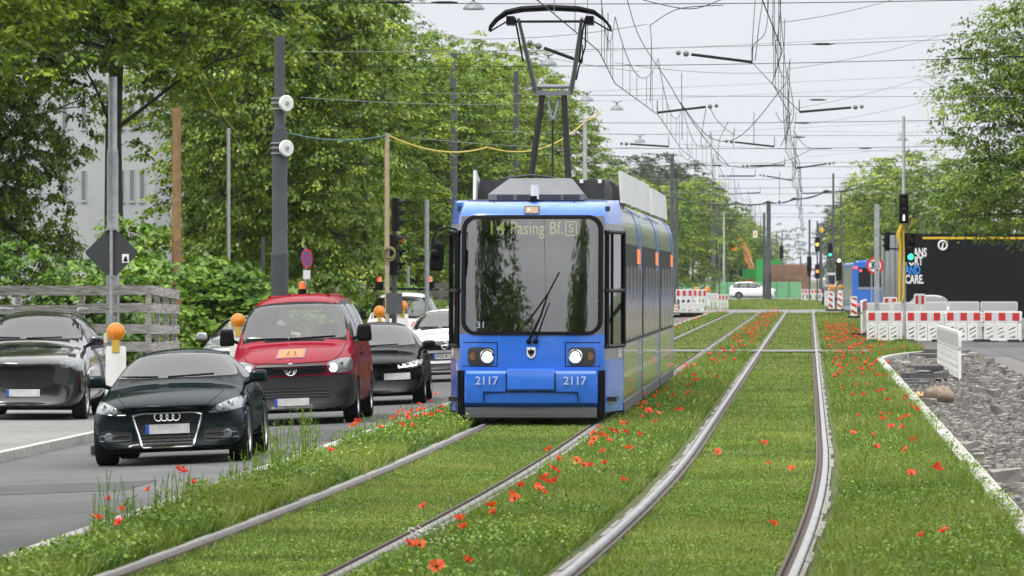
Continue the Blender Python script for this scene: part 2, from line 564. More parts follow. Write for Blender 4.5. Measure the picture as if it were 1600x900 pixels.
def band(name, u0, u1, v0, v1, z0, z1, m, n=30, curve=False, gaps=0):
    mb = MB()
    vs = np.linspace(v0, v1, n)
    for a, b in zip(vs[:-1], vs[1:]):
        g = gaps
        A = [(u0, a), (u1, a), (u1, b - g), (u0, b - g)]
        mb.add([(x, y, z) for z in (z0, z1) for x, y in A], [(0, 3, 2, 1), (4, 5, 6, 7), (0, 1, 5, 4), (2, 3, 7, 6), (0, 4, 7, 3), (1, 2, 6, 5)])
    return mb.build(name, m, smooth=False)

tag(band('kerb', -5.56, -5.40, 12, 286, -.4, .005, M_KERB, 275, gaps=.006), 'long pale kerbstone row between asphalt road and poppy grass', 'kerb', kind='structure')
tag(band('road_kerb', -10.2, -10.08, -20, 286, -.6, rz(-10.2) + .125, M_KERB, 200, gaps=.008), kind='structure')
mb = MB()
path = [(1.65, v) for v in np.arange(12, 124, 1.0)] + [(1.68, 124.5), (1.8, 127), (2.05, 130), (2.45, 133.5), (3.1, 137)]
for (a, b), (c2, d) in zip(path[:-1], path[1:]):
    t = Vector((c2 - a, d - b)); L = t.length; t.normalize(); n = Vector((t.y, -t.x)) * .08
    q = t * max(0, L - .006)
    A = [(a - n.x, b - n.y), (a + n.x, b + n.y), (a + n.x + q.x, b + n.y + q.y), (a - n.x + q.x, b - n.y + q.y)]
    mb.add([(x, y, z) for z in (-.4, .02) for x, y in A], [(0, 3, 2, 1), (4, 5, 6, 7), (0, 1, 5, 4), (2, 3, 7, 6), (0, 4, 7, 3), (1, 2, 6, 5)])
tag(mb.build('site_kerb', M_KERB, smooth=False), kind='structure')

# ---------------------------------------------------------------- rails: polished head, groove, concrete strip beside it
M_RAILTOP = mat('polished_rail_steel', (.29, .285, .28), .38, .85, noise=.3, nscale=1.5)
M_RAILSIDE = mat('rusty_rail_side', (.07, .05, .035), .8, noise=.3, nscale=6)
M_RAILCONC = surf_mat('rail_concrete', (.22, .215, .2), (.29, .28, .26), (.12, .115, .10), 1.2, 10, .9, .6, 50)

def sweep(mb, prof, vs, uc, m):
    n = len(prof)
    P = [(uc + toff(v) + x, v, z) for v in vs for x, z in prof]
    fs = []
    for j in range(len(vs) - 1):
        for i in range(n - 1):
            fs.append((j * n + i, j * n + i + 1, (j + 1) * n + i + 1, (j + 1) * n + i))
    mb.add(P, fs, m)

def rail(u, inner, label, worn, vend=455):
    vs = list(np.arange(20, 62, 1.0)) + list(np.linspace(62, vend, 40))
    t = thing('rail', label, 'rail', (0, 0, 0), group='rails of the grass tracks')
    s = inner
    mb = MB(); sweep(mb, [(-.036 * s, -.03), (-.035 * s, .002), (-.026 * s, .012), (.018 * s, .014), (.026 * s, .002), (.036 * s, -.04)], vs, u, 0)
    mb.build('rail_head', M_RAILTOP if worn else mat('dull_rail_steel', (.2, .19, .18), .55, .5, noise=.3, nscale=2), t)
    mb = MB(); sweep(mb, [(.036 * s, -.028), (.075 * s, -.028), (.076 * s, .006), (.098 * s, .006), (.1 * s, -.05)], vs, u, 0)
    mb.build('rail_groove', M_RAILSIDE, t)
    mb = MB()
    for a in np.arange(20, 330, 1.2):
        w = (.04 if worn else .045) + random.uniform(-.022, .02); dz = random.uniform(-.012, .0); b = a + 1.185
        x0, x1 = -.045 * s, -(.045 + w) * s
        mb.add([(u + toff(v) + x, v, z) for v, zz in ((a, dz), (b, dz)) for x, z in ((x0, -.05), (x0, zz + .004), (x1, zz), (x1, -.05))],
               [(0, 1, 5, 4), (1, 2, 6, 5), (2, 3, 7, 6), (0, 3, 2, 1), (4, 5, 6, 7)], 0)
    mb.build('concrete_strip', M_RAILCONC, t, smooth=False)
    return t

UC_L, UC_R, G = -3.5, -.565, .735
rail(UC_L - G, 1, 'pale rail nearest the kerb, under the tram', False)
rail(UC_L + G, -1, 'dull rail passing under the right wheels of the tram', False)
rail(UC_R - G, 1, 'polished rail just right of the poppies between the two tracks', True)
rail(UC_R + G, -1, 'polished rail along the poppy strip by the building site', True)
# ---------------------------------------------------------------- grass
M_GRASS = leaf_mat('grass_blades', (.035, .085, .010), (.125, .20, .028), (.38, .385, .12), .3, .03)
M_WEED = leaf_mat('weed_leaves', (.035, .085, .012), (.12, .215, .026), (.30, .40, .085), .3, .03)

def vnoise(u, v, s, seed=0):
    """cheap smooth value noise"""
    r = np.random.default_rng(seed); T = r.random((256, 256))
    x, y = u / s + 100, v / s + 100
    i, j = np.floor(x).astype(int), np.floor(y).astype(int); a, b = x - i, y - j
    a, b = a * a * (3 - 2 * a), b * b * (3 - 2 * b)
    g = lambda p, q: T[p % 256, q % 256]
    return (g(i, j) * (1 - a) + g(i + 1, j) * a) * (1 - b) + (g(i, j + 1) * (1 - a) + g(i + 1, j + 1) * a) * b

def in_bed(u, v):
    """True on the two mown track beds, False on the strips with tall weeds"""
    d = u - np.where(v < 60, -.28 * ((60 - np.minimum(v, 60)) / 26) ** 2, 0)
    return ((d > UC_L - G) & (d < UC_L + G)) | ((d > UC_R - G) & (d < UC_R + G))

def near_rail(u, v):
    d = u - np.where(v < 60, -.28 * ((60 - np.minimum(v, 60)) / 26) ** 2, 0)
    m = np.zeros(len(u), bool)
    for c, s in ((UC_L - G, 1), (UC_L + G, -1), (UC_R - G, 1), (UC_R + G, -1)):
        x = (d - c) * s
        m |= (x > -.17) & (x < .10)
    return m

def blades(n, u, v, h, w, lean, tint, z0):
    a = RNG.random(n) * 2 * PI
    dx, dy = np.cos(a) * w / 2, np.sin(a) * w / 2
    b = RNG.random(n) * 2 * PI; l = lean * h
    tx, ty = np.cos(b) * l, np.sin(b) * l
    P = np.empty((n, 3, 3))
    P[:, 0] = np.stack([u - dx, v - dy, z0], 1)
    P[:, 1] = np.stack([u + dx, v + dy, z0], 1)
    P[:, 2] = np.stack([u + tx, v + ty, z0 + h], 1)
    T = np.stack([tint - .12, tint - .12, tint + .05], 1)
    return P.reshape(-1, 3), T.ravel()

def leaves_flat(n, u, v, z, size, tint, tilt=.5):
    """broad leaves as kites, roughly facing up"""
    a = RNG.random(n) * 2 * PI
    d = np.stack([np.cos(a), np.sin(a), RNG.normal(0, tilt, n)], 1); d /= np.linalg.norm(d, axis=1)[:, None]
    s = np.stack([-np.sin(a), np.cos(a), RNG.normal(0, tilt, n)], 1)
    c = np.stack([u, v, z], 1); L = size[:, None]
    P = np.stack([c - d * L * .5, c + s * L * .36, c + d * L * .5, c - s * L * .36], 1)
    return P.reshape(-1, 3), np.repeat(tint, 4)

def sample(n, u0, u1, v0, v1):
    # density falls with distance as the picture needs less of it
    r = RNG.random(n); k0, k1 = v0 ** -.7, v1 ** -.7
    v = (k0 + (k1 - k0) * r) ** (-1 / .7)
    return u0 + (u1 - u0) * RNG.random(n), v

PV, PT = [], []
WV, WT = [], []
def grow(n, u0, u1, v0, v1, tall=None, z0=-.035):
    u, v = sample(n, u0, u1, v0, v1)
    k = ~near_rail(u, v) if z0 > -.039 and u1 < 1.7 else np.ones(n, bool)
    k &= ~((v > 136) & (v < 139.6) & (u < 1.55)) & ~((v > 288) & (v < 316))
    keepn = vnoise(u, v, 1.3, 3) + .5 * vnoise(u, v, .35, 4)
    bed = in_bed(u, v) if tall is None else np.zeros(n, bool)
    k &= RNG.random(n) < np.where(bed, .35 + .8 * keepn, .55 + .7 * keepn)
    lim = np.interp(v, [124, 127, 130, 133.5, 137], [1.6, 1.72, 1.95, 2.35, 3.0])
    k &= ~((u > lim) & (v > 124) & (v < 137) & (u > 1.6))
    u, v, bed = u[k], v[k], bed[k]; n = len(u)
    big = vnoise(u, v, 2.2, 5); sm = vnoise(u, v, .5, 6)
    far = np.clip((v - 60) / 200, 0, 1)
    edge = np.where(((u < -5.12) | (u > 1.42)) & (vnoise(u, v, .9, 31) < .6), .5, 1)
    h = edge * np.where(bed, .02 + .028 * RNG.random(n) + .022 * sm, .055 + .10 * RNG.random(n) ** 1.5 + .09 * sm * big) * (tall or 1)
    w = (.007 + .006 * RNG.random(n)) * (1 + 2.6 * far) * np.where(v > 60, 1.3, 1)
    tint = np.where(bed, .45 + .28 * (big - .5), .40 + .35 * (big - .5)) + RNG.normal(0, .15, n) + .3 * (sm - .5) + np.where(bed, .22 * np.clip(vnoise(u, v, 1.1, 21) - .5, 0, 1), 0)
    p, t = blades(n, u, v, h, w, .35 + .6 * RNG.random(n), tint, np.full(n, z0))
    PV.append(p); PT.append(t)

grow(300000, -5.40, 1.58, 30, 330)
grow(120000, -5.40, 1.58, 30, 75)
grow(20000, 1.1, 1.5, 40, 125, 1.2)
grow(24000, 1.62, 3.0, 125, 137.5, 1.4, -.04)
grow(24000, 1.6, 3.0, 137, 285, 1.4, -.041)
grow(30000, -9, 3, 316, 455, 1.8, -.04)
V = np.concatenate(PV); T = np.concatenate(PT)
# broad-leaved weeds and clover
def weeds(n, u0, u1, v0, v1, hmax, smin, smax, bias=0.0):
    u, v = sample(n, u0, u1, v0, v1)
    cl = vnoise(u, v, .8, 8) * .6 + vnoise(u, v, .28, 9) * .6
    k = (RNG.random(n) < np.clip((cl - .38) * 3, 0, 1)) & ~near_rail(u, v)
    u, v, cl = u[k], v[k], cl[k]; n = len(u)
    bed = in_bed(u, v)
    edge = np.where(((u < -5.1) | (u > 1.4)) & (vnoise(u, v, .9, 31) < .62), .4, 1)
    z = -.02 + edge * RNG.random(n) * np.where(bed, .03, hmax) * np.clip(cl * 1.4, .3, 1.2)
    s = smin + (smax - smin) * RNG.random(n) ** 2
    s = np.where(bed, s * .55, s)
    p, t = leaves_flat(n, u, v, z, s, .5 + RNG.normal(0, .22, n) + .4 * (vnoise(u, v, 1.7, 10) - .5))
    WV.append(p); WT.append(t)
weeds(150000, -5.36, 1.55, 30, 100, .11, .016, .042)
for c_ in (UC_L, UC_R): weeds(110000, c_ - G, c_ + G, 32, 110, .1, .02, .045)
weeds(9000, -5.5, -5.3, 30, 110, .16, .02, .05)
weeds(7000, 1.5, 1.7, 40, 124, .14, .02, .045)
weeds(26000, -5.36, -4.4, 30, 80, .17, .02, .055)
weeds(26000, .3, 1.55, 30, 120, .15, .018, .042)
weeds(26000, -2.6, -1.45, 30, 120, .15, .018, .042)
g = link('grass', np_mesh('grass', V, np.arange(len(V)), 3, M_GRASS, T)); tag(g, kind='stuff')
V2 = np.concatenate(WV); T2 = np.concatenate(WT)
g = link('ground_cover', np_mesh('ground_cover', V2, np.arange(len(V2)), 4, M_WEED, T2)); tag(g, kind='stuff')

# tall flowering weeds along the kerb: stalks with side leaves and seed heads
def stalks(name, pts):
    vs, ts = [], []
    for (u, v, h, nl) in pts:
        lx, ly = random.uniform(-.15, .15) * h, random.uniform(-.1, .1) * h
        w = .006
        n = 4
        for i in range(n):
            a, b = i / n, (i + 1) / n
            p = lambda q, s: (u + lx * q * q + s * w / 2, v + ly * q * q, -.03 + h * q)
            vs += [p(a, -1), p(a, 1), p(b, 1), p(b, -1)]; ts += [.4] * 4
        for i in range(nl):
            q = random.uniform(.1, 1); a = random.random() * 2 * PI; L = random.uniform(.04, .10) * (1.15 - q * .7)
            c = Vector((u + lx * q * q, v + ly * q * q, -.03 + h * q)); d = Vector((math.cos(a), math.sin(a), random.uniform(.1, .9))).normalized() * L
            s = Vector((-math.sin(a), math.cos(a), random.uniform(-.3, .3))) * L * .16
            vs += [c, c + d * .5 + s, c + d, c + d * .5 - s]; ts += [random.uniform(.25, .75)] * 4
    o = link(name, np_mesh(name, np.array([tuple(x) for x in vs]), np.arange(len(vs)), 4, M_WEED, np.array(ts)))
    return tag(o, kind='stuff')
pts = []
for px, py, n, hh in ((440, 735, 26, .5), (470, 715, 22, .55), (400, 745, 14, .35), (360, 758, 12, .3), (300, 790, 10, .3), (245, 800, 10, .33), (190, 815, 10, .3), (145, 830, 12, .45), (600, 680, 14, .3), (650, 665, 22, .3), (690, 655, 14, .28), (560, 690, 8, .25), (510, 702, 9, .3)):
    for _ in range(n):
        p = gpt(px + random.gauss(0, 16), py + random.gauss(0, 4))
        pts.append((max(-5.36, p.x), p.y, hh * random.uniform(.5, 1.15), random.randint(8, 16)))
for _ in range(330):
    v = random.uniform(32, 120); pts.append((random.choice((random.uniform(-2.6, -1.5), random.uniform(.45, 1.6), random.uniform(-5.4, -4.7))), v, random.uniform(.12, .3), random.randint(6, 10)))
stalks('weeds', pts)

# ---------------------------------------------------------------- poppies: every flower a thing of its own
M_POPPY = bpy.data.materials.new('poppy_petals'); M_POPPY.use_nodes = True
_n = M_POPPY.node_tree; _b = _n.nodes['Principled BSDF']
_b.inputs['Base Color'].default_value = (.82, .055, .012, 1); _b.inputs['Roughness'].default_value = .55
_oi = _n.nodes.new('ShaderNodeObjectInfo'); _cr = _n.nodes.new('ShaderNodeValToRGB')
_cr.color_ramp.elements[0].color = (.72, .03, .01, 1); _cr.color_ramp.elements[1].color = (.9, .12, .03, 1)
_n.links.new(_oi.outputs['Random'], _cr.inputs[0])
_tl = _n.nodes.new('ShaderNodeBsdfTranslucent'); _ms = _n.nodes.new('ShaderNodeMixShader'); _ms.inputs[0].default_value = .35
_n.links.new(_cr.outputs[0], _b.inputs['Base Color']); _n.links.new(_cr.outputs[0], _tl.inputs['Color'])
_n.links.new(_b.outputs[0], _ms.inputs[1]); _n.links.new(_tl.outputs[0], _ms.inputs[2])
_n.links.new(_ms.outputs[0], _n.nodes['Material Output'].inputs['Surface'])
M_STEM = mat('poppy_stem', (.07, .13, .03), .7)

def poppy_mesh(seed, near):
    r = random.Random(seed)
    mb = MB()
    tilt = Matrix.Rotation(r.uniform(-.7, .7), 3, 'X') @ Matrix.Rotation(r.uniform(-.6, .6), 3, 'Y')
    h = 0
    lean = (r.uniform(-.05, .05), r.uniform(-.05, .05))
    mb.tube([(-lean[0], -lean[1], -.34), (-lean[0] * .4, -lean[1] * .4, -.17), (0, 0, -.01)], .0028, 4, m=1)
    open_ = r.uniform(.55, 1.1)
    for k in range(4):
        a0 = k * PI / 2 + r.uniform(-.2, .2); L = .046 * r.uniform(.85, 1.15); o = open_ * (1 if k % 2 else .75)
        nu, nv = (4, 3)
        vs = []
        for j in range(nv + 1):
            q = j / nv
            for i in range(nu + 1):
                s = (i / nu - .5) * 2
                wd = .95 * math.sin(min(1, q * 1.15) * PI / 2) ** .8
                rr = L * math.sin(q * o * 1.25) / 1.0
                zz = L * (q * .8 * math.cos(o * q)) + .006 * math.sin(s * 5 + seed) * q
                a = a0 + s * wd * .8
                vs.append(tilt @ Vector((rr * math.cos(a), rr * math.sin(a), zz - abs(s) ** 3 * .004)))
        mb.add(vs, [(j * (nu + 1) + i, j * (nu + 1) + i + 1, (j + 1) * (nu + 1) + i + 1, (j + 1) * (nu + 1) + i) for j in range(nv) for i in range(nu)], 0)
    mb.ball(tilt @ Vector((0, 0, .012)), .008, 6, 4, m=2)
    return mb.mesh('poppy', [M_POPPY, M_STEM, M_BLACK], True, 60)
POP = [poppy_mesh(s, 1) for s in range(7)]
PLIST = []
Z1 = [(x / 2.6475 + 700, y / 2.6475 + 560) for x, y in ((420,380),(453,418),(530,425),(562,447),(590,447),(437,460),(452,473),(410,490),(388,503),(447,508),(415,514),(374,530),(375,545),(395,560),(296,531),(262,566),(278,583),(183,615),(193,643),(50,667),(65,705),(623,288),(603,313),(636,317),(680,302),(706,311),(735,307),(658,328),(667,343),(592,357),(604,337),(642,388),(653,436),(750,376),(720,508),(789,316),(716,272),(738,271),(817,152),(849,160),(869,142),(797,190),(811,187),(801,207),(828,217),(838,223),(808,244),(857,263),(869,199),(870,230),(908,130),(934,155),(947,215),(968,216),(993,145),(997,112),(1018,70),(1023,30),(990,30),(950,72),(970,65),(1030,90),(78,845))]
Z1 += [(639, 852), (655, 854), (682, 887)]
Z2 = [(x / 2.647 + 1100, y / 2.647 + 560) for x, y in ((568,57),(607,72),(573,123),(614,152),(661,152),(626,112),(629,47),(650,40),(683,47),(680,110),(716,140),(718,72),(735,135),(743,70),(760,174),(728,230),(738,252),(772,231),(776,287),(823,289),(817,250),(840,242),(854,198),(880,213),(822,173),(838,160),(866,340),(835,380),(712,370),(696,319),(615,313),(638,240),(857,482),(862,478),(970,450),(983,464),(903,738),(990,718))]
Z2b = [(x / 2.647 + 1100, y / 2.647 + 560) for x, y in ((270,438),(366,460),(248,354),(53,390),(289,690))]
Z3 = [(x / 2.667 + 120, y / 2.667 + 640) for x, y in ((137,377),(88,455),(190,423),(181,476),(299,338),(432,253),(447,262),(481,308),(1057,173))]
Z4 = [(x / 2.667 + 120, y / 2.667 + 640) for x, y in ((1262,77),(1160,66),(1145,72),(1170,50),(1357,68),(1403,70),(1382,20),(1320,40),(1410,33),(1430,5),(1478,23),(1508,12),(1340,15),(1330,30),(1395,10),(1450,25),(1360,5),(1375,35))] + [(681, 617), (664, 640), (690, 637), (672, 628), (655, 633)]
Z5 = [(x / 2.667 + 120, y / 2.667 + 640) for x, y in ((1445,408),(1590,458))]
def hz(pxs, h, label, grp):
    for px, py in pxs:
        PLIST.append((gpt(px, py, h - .035), h, label))
hz(Z1, .24, 'red poppy growing in the strip between the tram track and the polished right track', 0)
hz(Z2, .26, 'red poppy in the grass strip between the right rail and the site kerb', 0)
hz(Z2b, .08, 'low orange red poppy inside the mown bed of the right track', 0)
hz(Z3, .3, 'red poppy among tall weeds at the kerb in front of the dark coupe', 0)
hz(Z4, .26, 'red poppy beside the front left corner of the tram, before the red van', 0)
hz(Z5, .1, 'single low poppy in the mown bed of the tram track', 0)
rp = random.Random(5)
def zone(n, u0, u1, v0, v1, label, dens=1.0):
    for _ in range(n):
        v = v0 + (v1 - v0) * rp.random() ** dens
        c = math.sin(v * .37) * .2
        u = u0 + (u1 - u0) * min(1, max(0, rp.gauss(.5 + c * .5, .28)))
        h = rp.uniform(.18, .3)
        PLIST.append((Vector((u, v, h - .035)), h, label))
zone(62, -2.35, -1.55, 86, 285, 'small red poppy far along the strip between both tracks', .8)
zone(62, .5, 1.6, 96, 200, 'red poppy in the dense drift before the red and white barriers', .8)
zone(22, 1.5, 2.9, 126, 160, 'red poppy at the foot of the galvanised post and barrier', 1)
zone(18, .7, 1.6, 200, 284, 'tiny red poppy far along the right kerb near the bus', 1)
zone(26, -5.3, -4.5, 140, 284, 'tiny red poppy far off left of the tram track, behind the tram', 1)
for i, (p, h, lab) in enumerate(PLIST[:299]):
    o = bpy.data.objects.new('poppy', POP[i % 7]); COL.objects.link(o)
    s = rp.uniform(.85, 1.15) * 1
    o.location = p; o.scale = (s, s, h / .34 if h > .12 else .6); o.scale = (s, s, s)
    o.rotation_euler = (0, 0, rp.random() * 6.28)
    tag(o, lab, 'poppy', 'red poppies along the tram tracks')
mb = MB()
vs = []
for _ in range(330):                          # the countless farther flower heads
    k = rp.random()
    v = rp.uniform(95, 200) if k < .5 else rp.uniform(110, 284)
    u = rp.uniform(.45, 1.6) if k < .5 else (rp.uniform(-2.3, -1.5) if k < .85 else rp.uniform(-5.3, -4.4))
    z = rp.uniform(.1, .24); r_ = rp.uniform(.018, .04)
    a = rp.random() * 6
    mb.add([(u - r_, v, z), (u, v - r_, z + .015), (u + r_, v, z + .005), (u, v + r_, z + .03), (u, v, z + r_ * 1.5), (u, v, z - r_ * .7)], [(0, 1, 4), (1, 2, 4), (2, 3, 4), (3, 0, 4), (1, 0, 5), (2, 1, 5), (3, 2, 5), (0, 3, 5)])
tag(mb.build('poppy_drift', M_POPPY, weld=False), kind='stuff')
# small white umbels between the tracks
mb = MB()
for px, py, n in ((655, 828, 30), (690, 845, 14), (1322, 552, 14), (760, 640, 10), (940, 618, 8)):
    for _ in range(n):
        p = gpt(px + rp.gauss(0, 14), py + rp.gauss(0, 3), .08); r_ = rp.uniform(.006, .013)
        mb.add([(p.x - r_, p.y, p.z), (p.x, p.y - r_, p.z + .004), (p.x + r_, p.y, p.z), (p.x, p.y + r_, p.z + .008)], [(0, 1, 2, 3)])
tag(mb.build('white_blossom', mat('white_petals', (.7, .7, .62), .7), weld=False), kind='stuff')

# ---------------------------------------------------------------- trees
M_BARK = mat('bark', (.04, .033, .026), .95, noise=.45, nscale=5, bump=.6, bscale=25)
M_LINDEN = leaf_mat('linden_leaves', (.016, .042, .006), (.112, .205, .017), (.40, .49, .065), .34, .04)
M_DARKLEAF = leaf_mat('dark_leaves', (.02, .04, .015), (.04, .07, .025), (.075, .12, .04), .25, .05)
M_BUSHLEAF = leaf_mat('bush_leaves', (.04, .11, .015), (.16, .30, .035), (.36, .50, .09), .36, .05)

def leaf_quads(C, D, N, L, W):
    """C centre, D tip direction, N leaf normal -> kites"""
    D = D / np.linalg.norm(D, axis=1)[:, None]
    S = np.cross(N, D); S /= np.linalg.norm(S, axis=1)[:, None] + 1e-9
    L = L[:, None]; Wd = W[:, None]
    P = np.stack([C - D * L * .5, C + S * Wd * .5 - D * L * .05, C + D * L * .5, C - S * Wd * .5 - D * L * .05], 1)
    return P.reshape(-1, 3)

def crown(name, lobes, nclump, per, leaf, droop, m, seed, rc=(.45, .8), hollow=.55, tone=0.0, shape=.8):
    """lobes: (centre, radius) list; clumps of leaves on the lobes' outsides, each clump a drooping spray"""
    r = np.random.default_rng(seed)
    A = np.array([[*c, q] for c, q in lobes])
    wgt = A[:, 3] ** 2; wgt = wgt / wgt.sum()
    li = r.choice(len(A), nclump, p=wgt)
    d = r.normal(size=(nclump, 3)); d[:, 2] = d[:, 2] * .85 + .18; d /= np.linalg.norm(d, axis=1)[:, None]
    rad = A[li, 3] * (hollow + (1 - hollow) * r.random(nclump) ** .5) * r.uniform(.9, 1.12, nclump)
    cc = A[li, :3] + d * rad[:, None]
    ctone = r.normal(0, .14, nclump)
    n = nclump * per
    ci = np.repeat(np.arange(nclump), per)
    R0 = r.uniform(*rc, nclump)[ci]
    out = d[ci].copy(); out[:, 2] = 0; out += r.normal(0, .25, (n, 3)) * np.array([1, 1, 0])
    # spray: leaves strung along a few twigs leaving the clump centre, arching outward and down
    tw = (np.arange(n) % 7)
    ta = r.uniform(0, 2 * PI, (nclump, 7))[ci, tw]
    q = r.random(n) ** .7
    ta = ta + r.normal(0, .22, n)
    hx = np.cos(ta) * .75 + out[:, 0] * .7; hy = np.sin(ta) * .75 + out[:, 1] * .7
    C = cc[ci] + np.stack([hx * q * R0, hy * q * R0, (.25 * q - droop * q * q) * R0], 1) + r.normal(0, .05, (n, 3)) * (R0[:, None] + .3)
    D = np.stack([hx, hy, -.35 - .9 * q * droop], 1) + r.normal(0, .3, (n, 3))
    N = np.stack([hx * .5, hy * .5, np.full(n, .9)], 1) + r.normal(0, .3, (n, 3))
    L = leaf * r.uniform(.7, 1.25, n)
    P = leaf_quads(C, D, N, L, L * shape)
    t = .46 + tone + ctone[ci] + r.normal(0, .12, n) + .16 * (q - .5)
    return np_mesh(name, P, np.arange(len(P)), 4, m, np.repeat(t, 4))

def lobes_for(seed, H, zb, Rr, n=16):
    r = random.Random(seed); L = []
    zc, hh = (H + zb) / 2, (H - zb) / 2
    for i in range(n):
        t = (i + .5) / n; z = -1 + 2 * t
        a = i * 2.4 + r.uniform(-.4, .4)
        wz = math.sqrt(max(.05, 1 - (z * .92) ** 2)) * (1.12 if z < .1 else .95)
        rr = Rr * .62 * wz * r.uniform(.75, 1.2)
        L.append((Vector((math.cos(a) * rr, math.sin(a) * rr, zc + z * hh * .78)), Rr * r.uniform(.34, .5)))
    for i in range(7):
        a = i * .9 + r.uniform(-.2, .2); L.append((Vector((math.cos(a) * Rr * .66, math.sin(a) * Rr * .66, zb + r.uniform(-.2, 1.2))), Rr * r.uniform(.22, .32)))
    L.append((Vector((0, 0, zc + hh * .2)), Rr * .55)); L.append((Vector((0, 0, zc - hh * .4)), Rr * .55))
    return L

def trunk_mesh(name, lobes, H, zb, r0, seed):
    r = random.Random(seed); mb = MB()
    top = zb + (H - zb) * .7
    pts = [Vector((r.uniform(-.12, .12) * (i > 0) * i * .4, r.uniform(-.12, .12) * (i > 0) * i * .4, top * i / 7)) for i in range(8)]
    mb.tube(pts, [r0 * (1.35 if i == 0 else (1 - .8 * i / 7)) for i in range(8)], 10)
    for c, q in lobes:
        k = min(6, max(3, int((c.z - .2) / top * 7)))
        a = pts[k]; mid = a.lerp(c, .5) + Vector((0, 0, .12 * q))
        mb.tube([a, mid, c, c + (c - mid) * .3], [r0 * .2, r0 * .12, r0 * .06, r0 * .03], 6)
        for _ in range(4):
            e2 = c + Vector((r.gauss(0, 1), r.gauss(0, 1), r.gauss(.2, .7))) * q * .6
            mb.tube([c.lerp(mid, .4), c.lerp(e2, .5) + Vector((0, 0, .1)), e2], [r0 * .08, r0 * .05, r0 * .02], 5)
    return mb.mesh(name, M_BARK)

TREE = []
for sd, H, zb, Rr in ((1, 16, 2.6, 5.6), (2, 17, 2.9, 5.8), (3, 15, 2.4, 5.3)):
    L = lobes_for(sd, H, zb, Rr, 18)
    TREE.append((trunk_mesh('trunk', L, H, zb, .3, sd), crown('crown', L, 1900, 54, .165, .55, M_LINDEN, sd, rc=(.45, .9), hollow=.6)))
Lh = lobes_for(5, 17, 8.2, 5.4, 18)
HIGH = (trunk_mesh('trunk', Lh, 17, 8.6, .3, 5), crown('crown', Lh, 1600, 54, .15, .6, M_LINDEN, 5, rc=(.42, .85), hollow=.6, tone=.14))
TREE.append(HIGH)
Ls = lobes_for(9, 10.5, 4.0, 4.2, 14)
SPARSE = (trunk_mesh('trunk', Ls, 10.5, 4.0, .2, 9), crown('crown', Ls, 1900, 34, .13, .5, M_LINDEN, 19, rc=(.4, .8), tone=-.16, shape=.6))
Ld = lobes_for(12, 15, 3, 4.6, 14)
DARK = (trunk_mesh('trunk', Ld, 15, 3, .28, 12), crown('crown', Ld, 1700, 36, .2, .35, M_DARKLEAF, 12, rc=(.5, .9)))
Lf = lobes_for(15, 13, 2.2, 5, 14)
FAR = (trunk_mesh('trunk', Lf, 13, 2.2, .28, 15), crown('crown', Lf, 900, 34, .2, .6, M_LINDEN, 15, rc=(.5, 1.0)))
Lp = [(Vector((0, 0, 2 + i * 1.3)), 1.5 - abs(i - 3) * .12) for i in range(9)]
POPLAR = (trunk_mesh('trunk', Lp[:1], 13, 2, .2, 22), crown('crown', Lp, 420, 30, .2, -.5, M_DARKLEAF, 22, rc=(.4, .7)))

def tree(kind, u, v, label, group, s=1.0, z=-.3, rot=0.0, tz=1.0):
    t = thing('tree', label, 'tree', (u, v, z), (0, 0, rot), group)
    t.scale = (s, s, s * tz)
    link('trunk', kind[0], t); link('crown', kind[1], t)
    return t
def tree_px(kind, px, Y, *a, **k):
    u, v = uv(px, Y); return tree(kind, u, v, *a, **k)

GL = 'leafy lindens lining the left side of the street'
row = [(3, -16.6, 98, .92, 15.5, 'nearest linden, its low branches hanging over the zigzag plank fence'),
       (3, -16.2, 122, .95, 16, 'linden with a dark trunk in front of the pale grey house'),
       (2, -14.5, 143, .63, 14.5, 'linden rising behind the thick stepped pole with two white discs'),
       (0, -16.9, 166, .82, 14.5, 'linden behind the red van and the no stopping sign'),
       (1, -17.4, 192, .82, 12.4, 'linden behind the pale cable pole with the yellow cable'),
       (2, -17.3, 220, .86, 12.6, 'linden directly behind the left edge of the tram roof'),
       (0, -17.3, 248, .84, 13.6, 'linden behind the tram pantograph, its top against the sky'),
       (1, -17.0, 276, .84, 14.6, 'linden behind the right arm of the pantograph'),
       (2, -16.4, 306, .88, 14.6, 'last tall linden of the row, ending at the open sky')]
HT = (16.6, 17.6, 15.6, 17.6)
for k, u, v, s, h, lab in row:
    tree(TREE[k], u, v, lab, GL, s, rot=k * 2.1 + v * .37, tz=h / (HT[k] * s))
tree(TREE[1], -25.5, 132, 'linden in the second row close behind the pale house wall', GL, .9, rot=1.2)
tree(TREE[0], -20.3, 128, 'small leafy linden before the windows of the grey house', GL, .5, rot=2.2, tz=1.55)
tree(TREE[2], -22.5, 208, 'back row linden filling the gap behind the wooden pole', GL, 1.0, rot=4.2, tz=.9)
tree(TREE[0], -26, 232, 'back row linden seen between the trunks behind the vans', GL, 1.0, rot=.6, tz=.85)
tree(TREE[1], -24, 272, 'back row linden with its top above the tram roof boxes', GL, .9, rot=3.3, tz=.8)
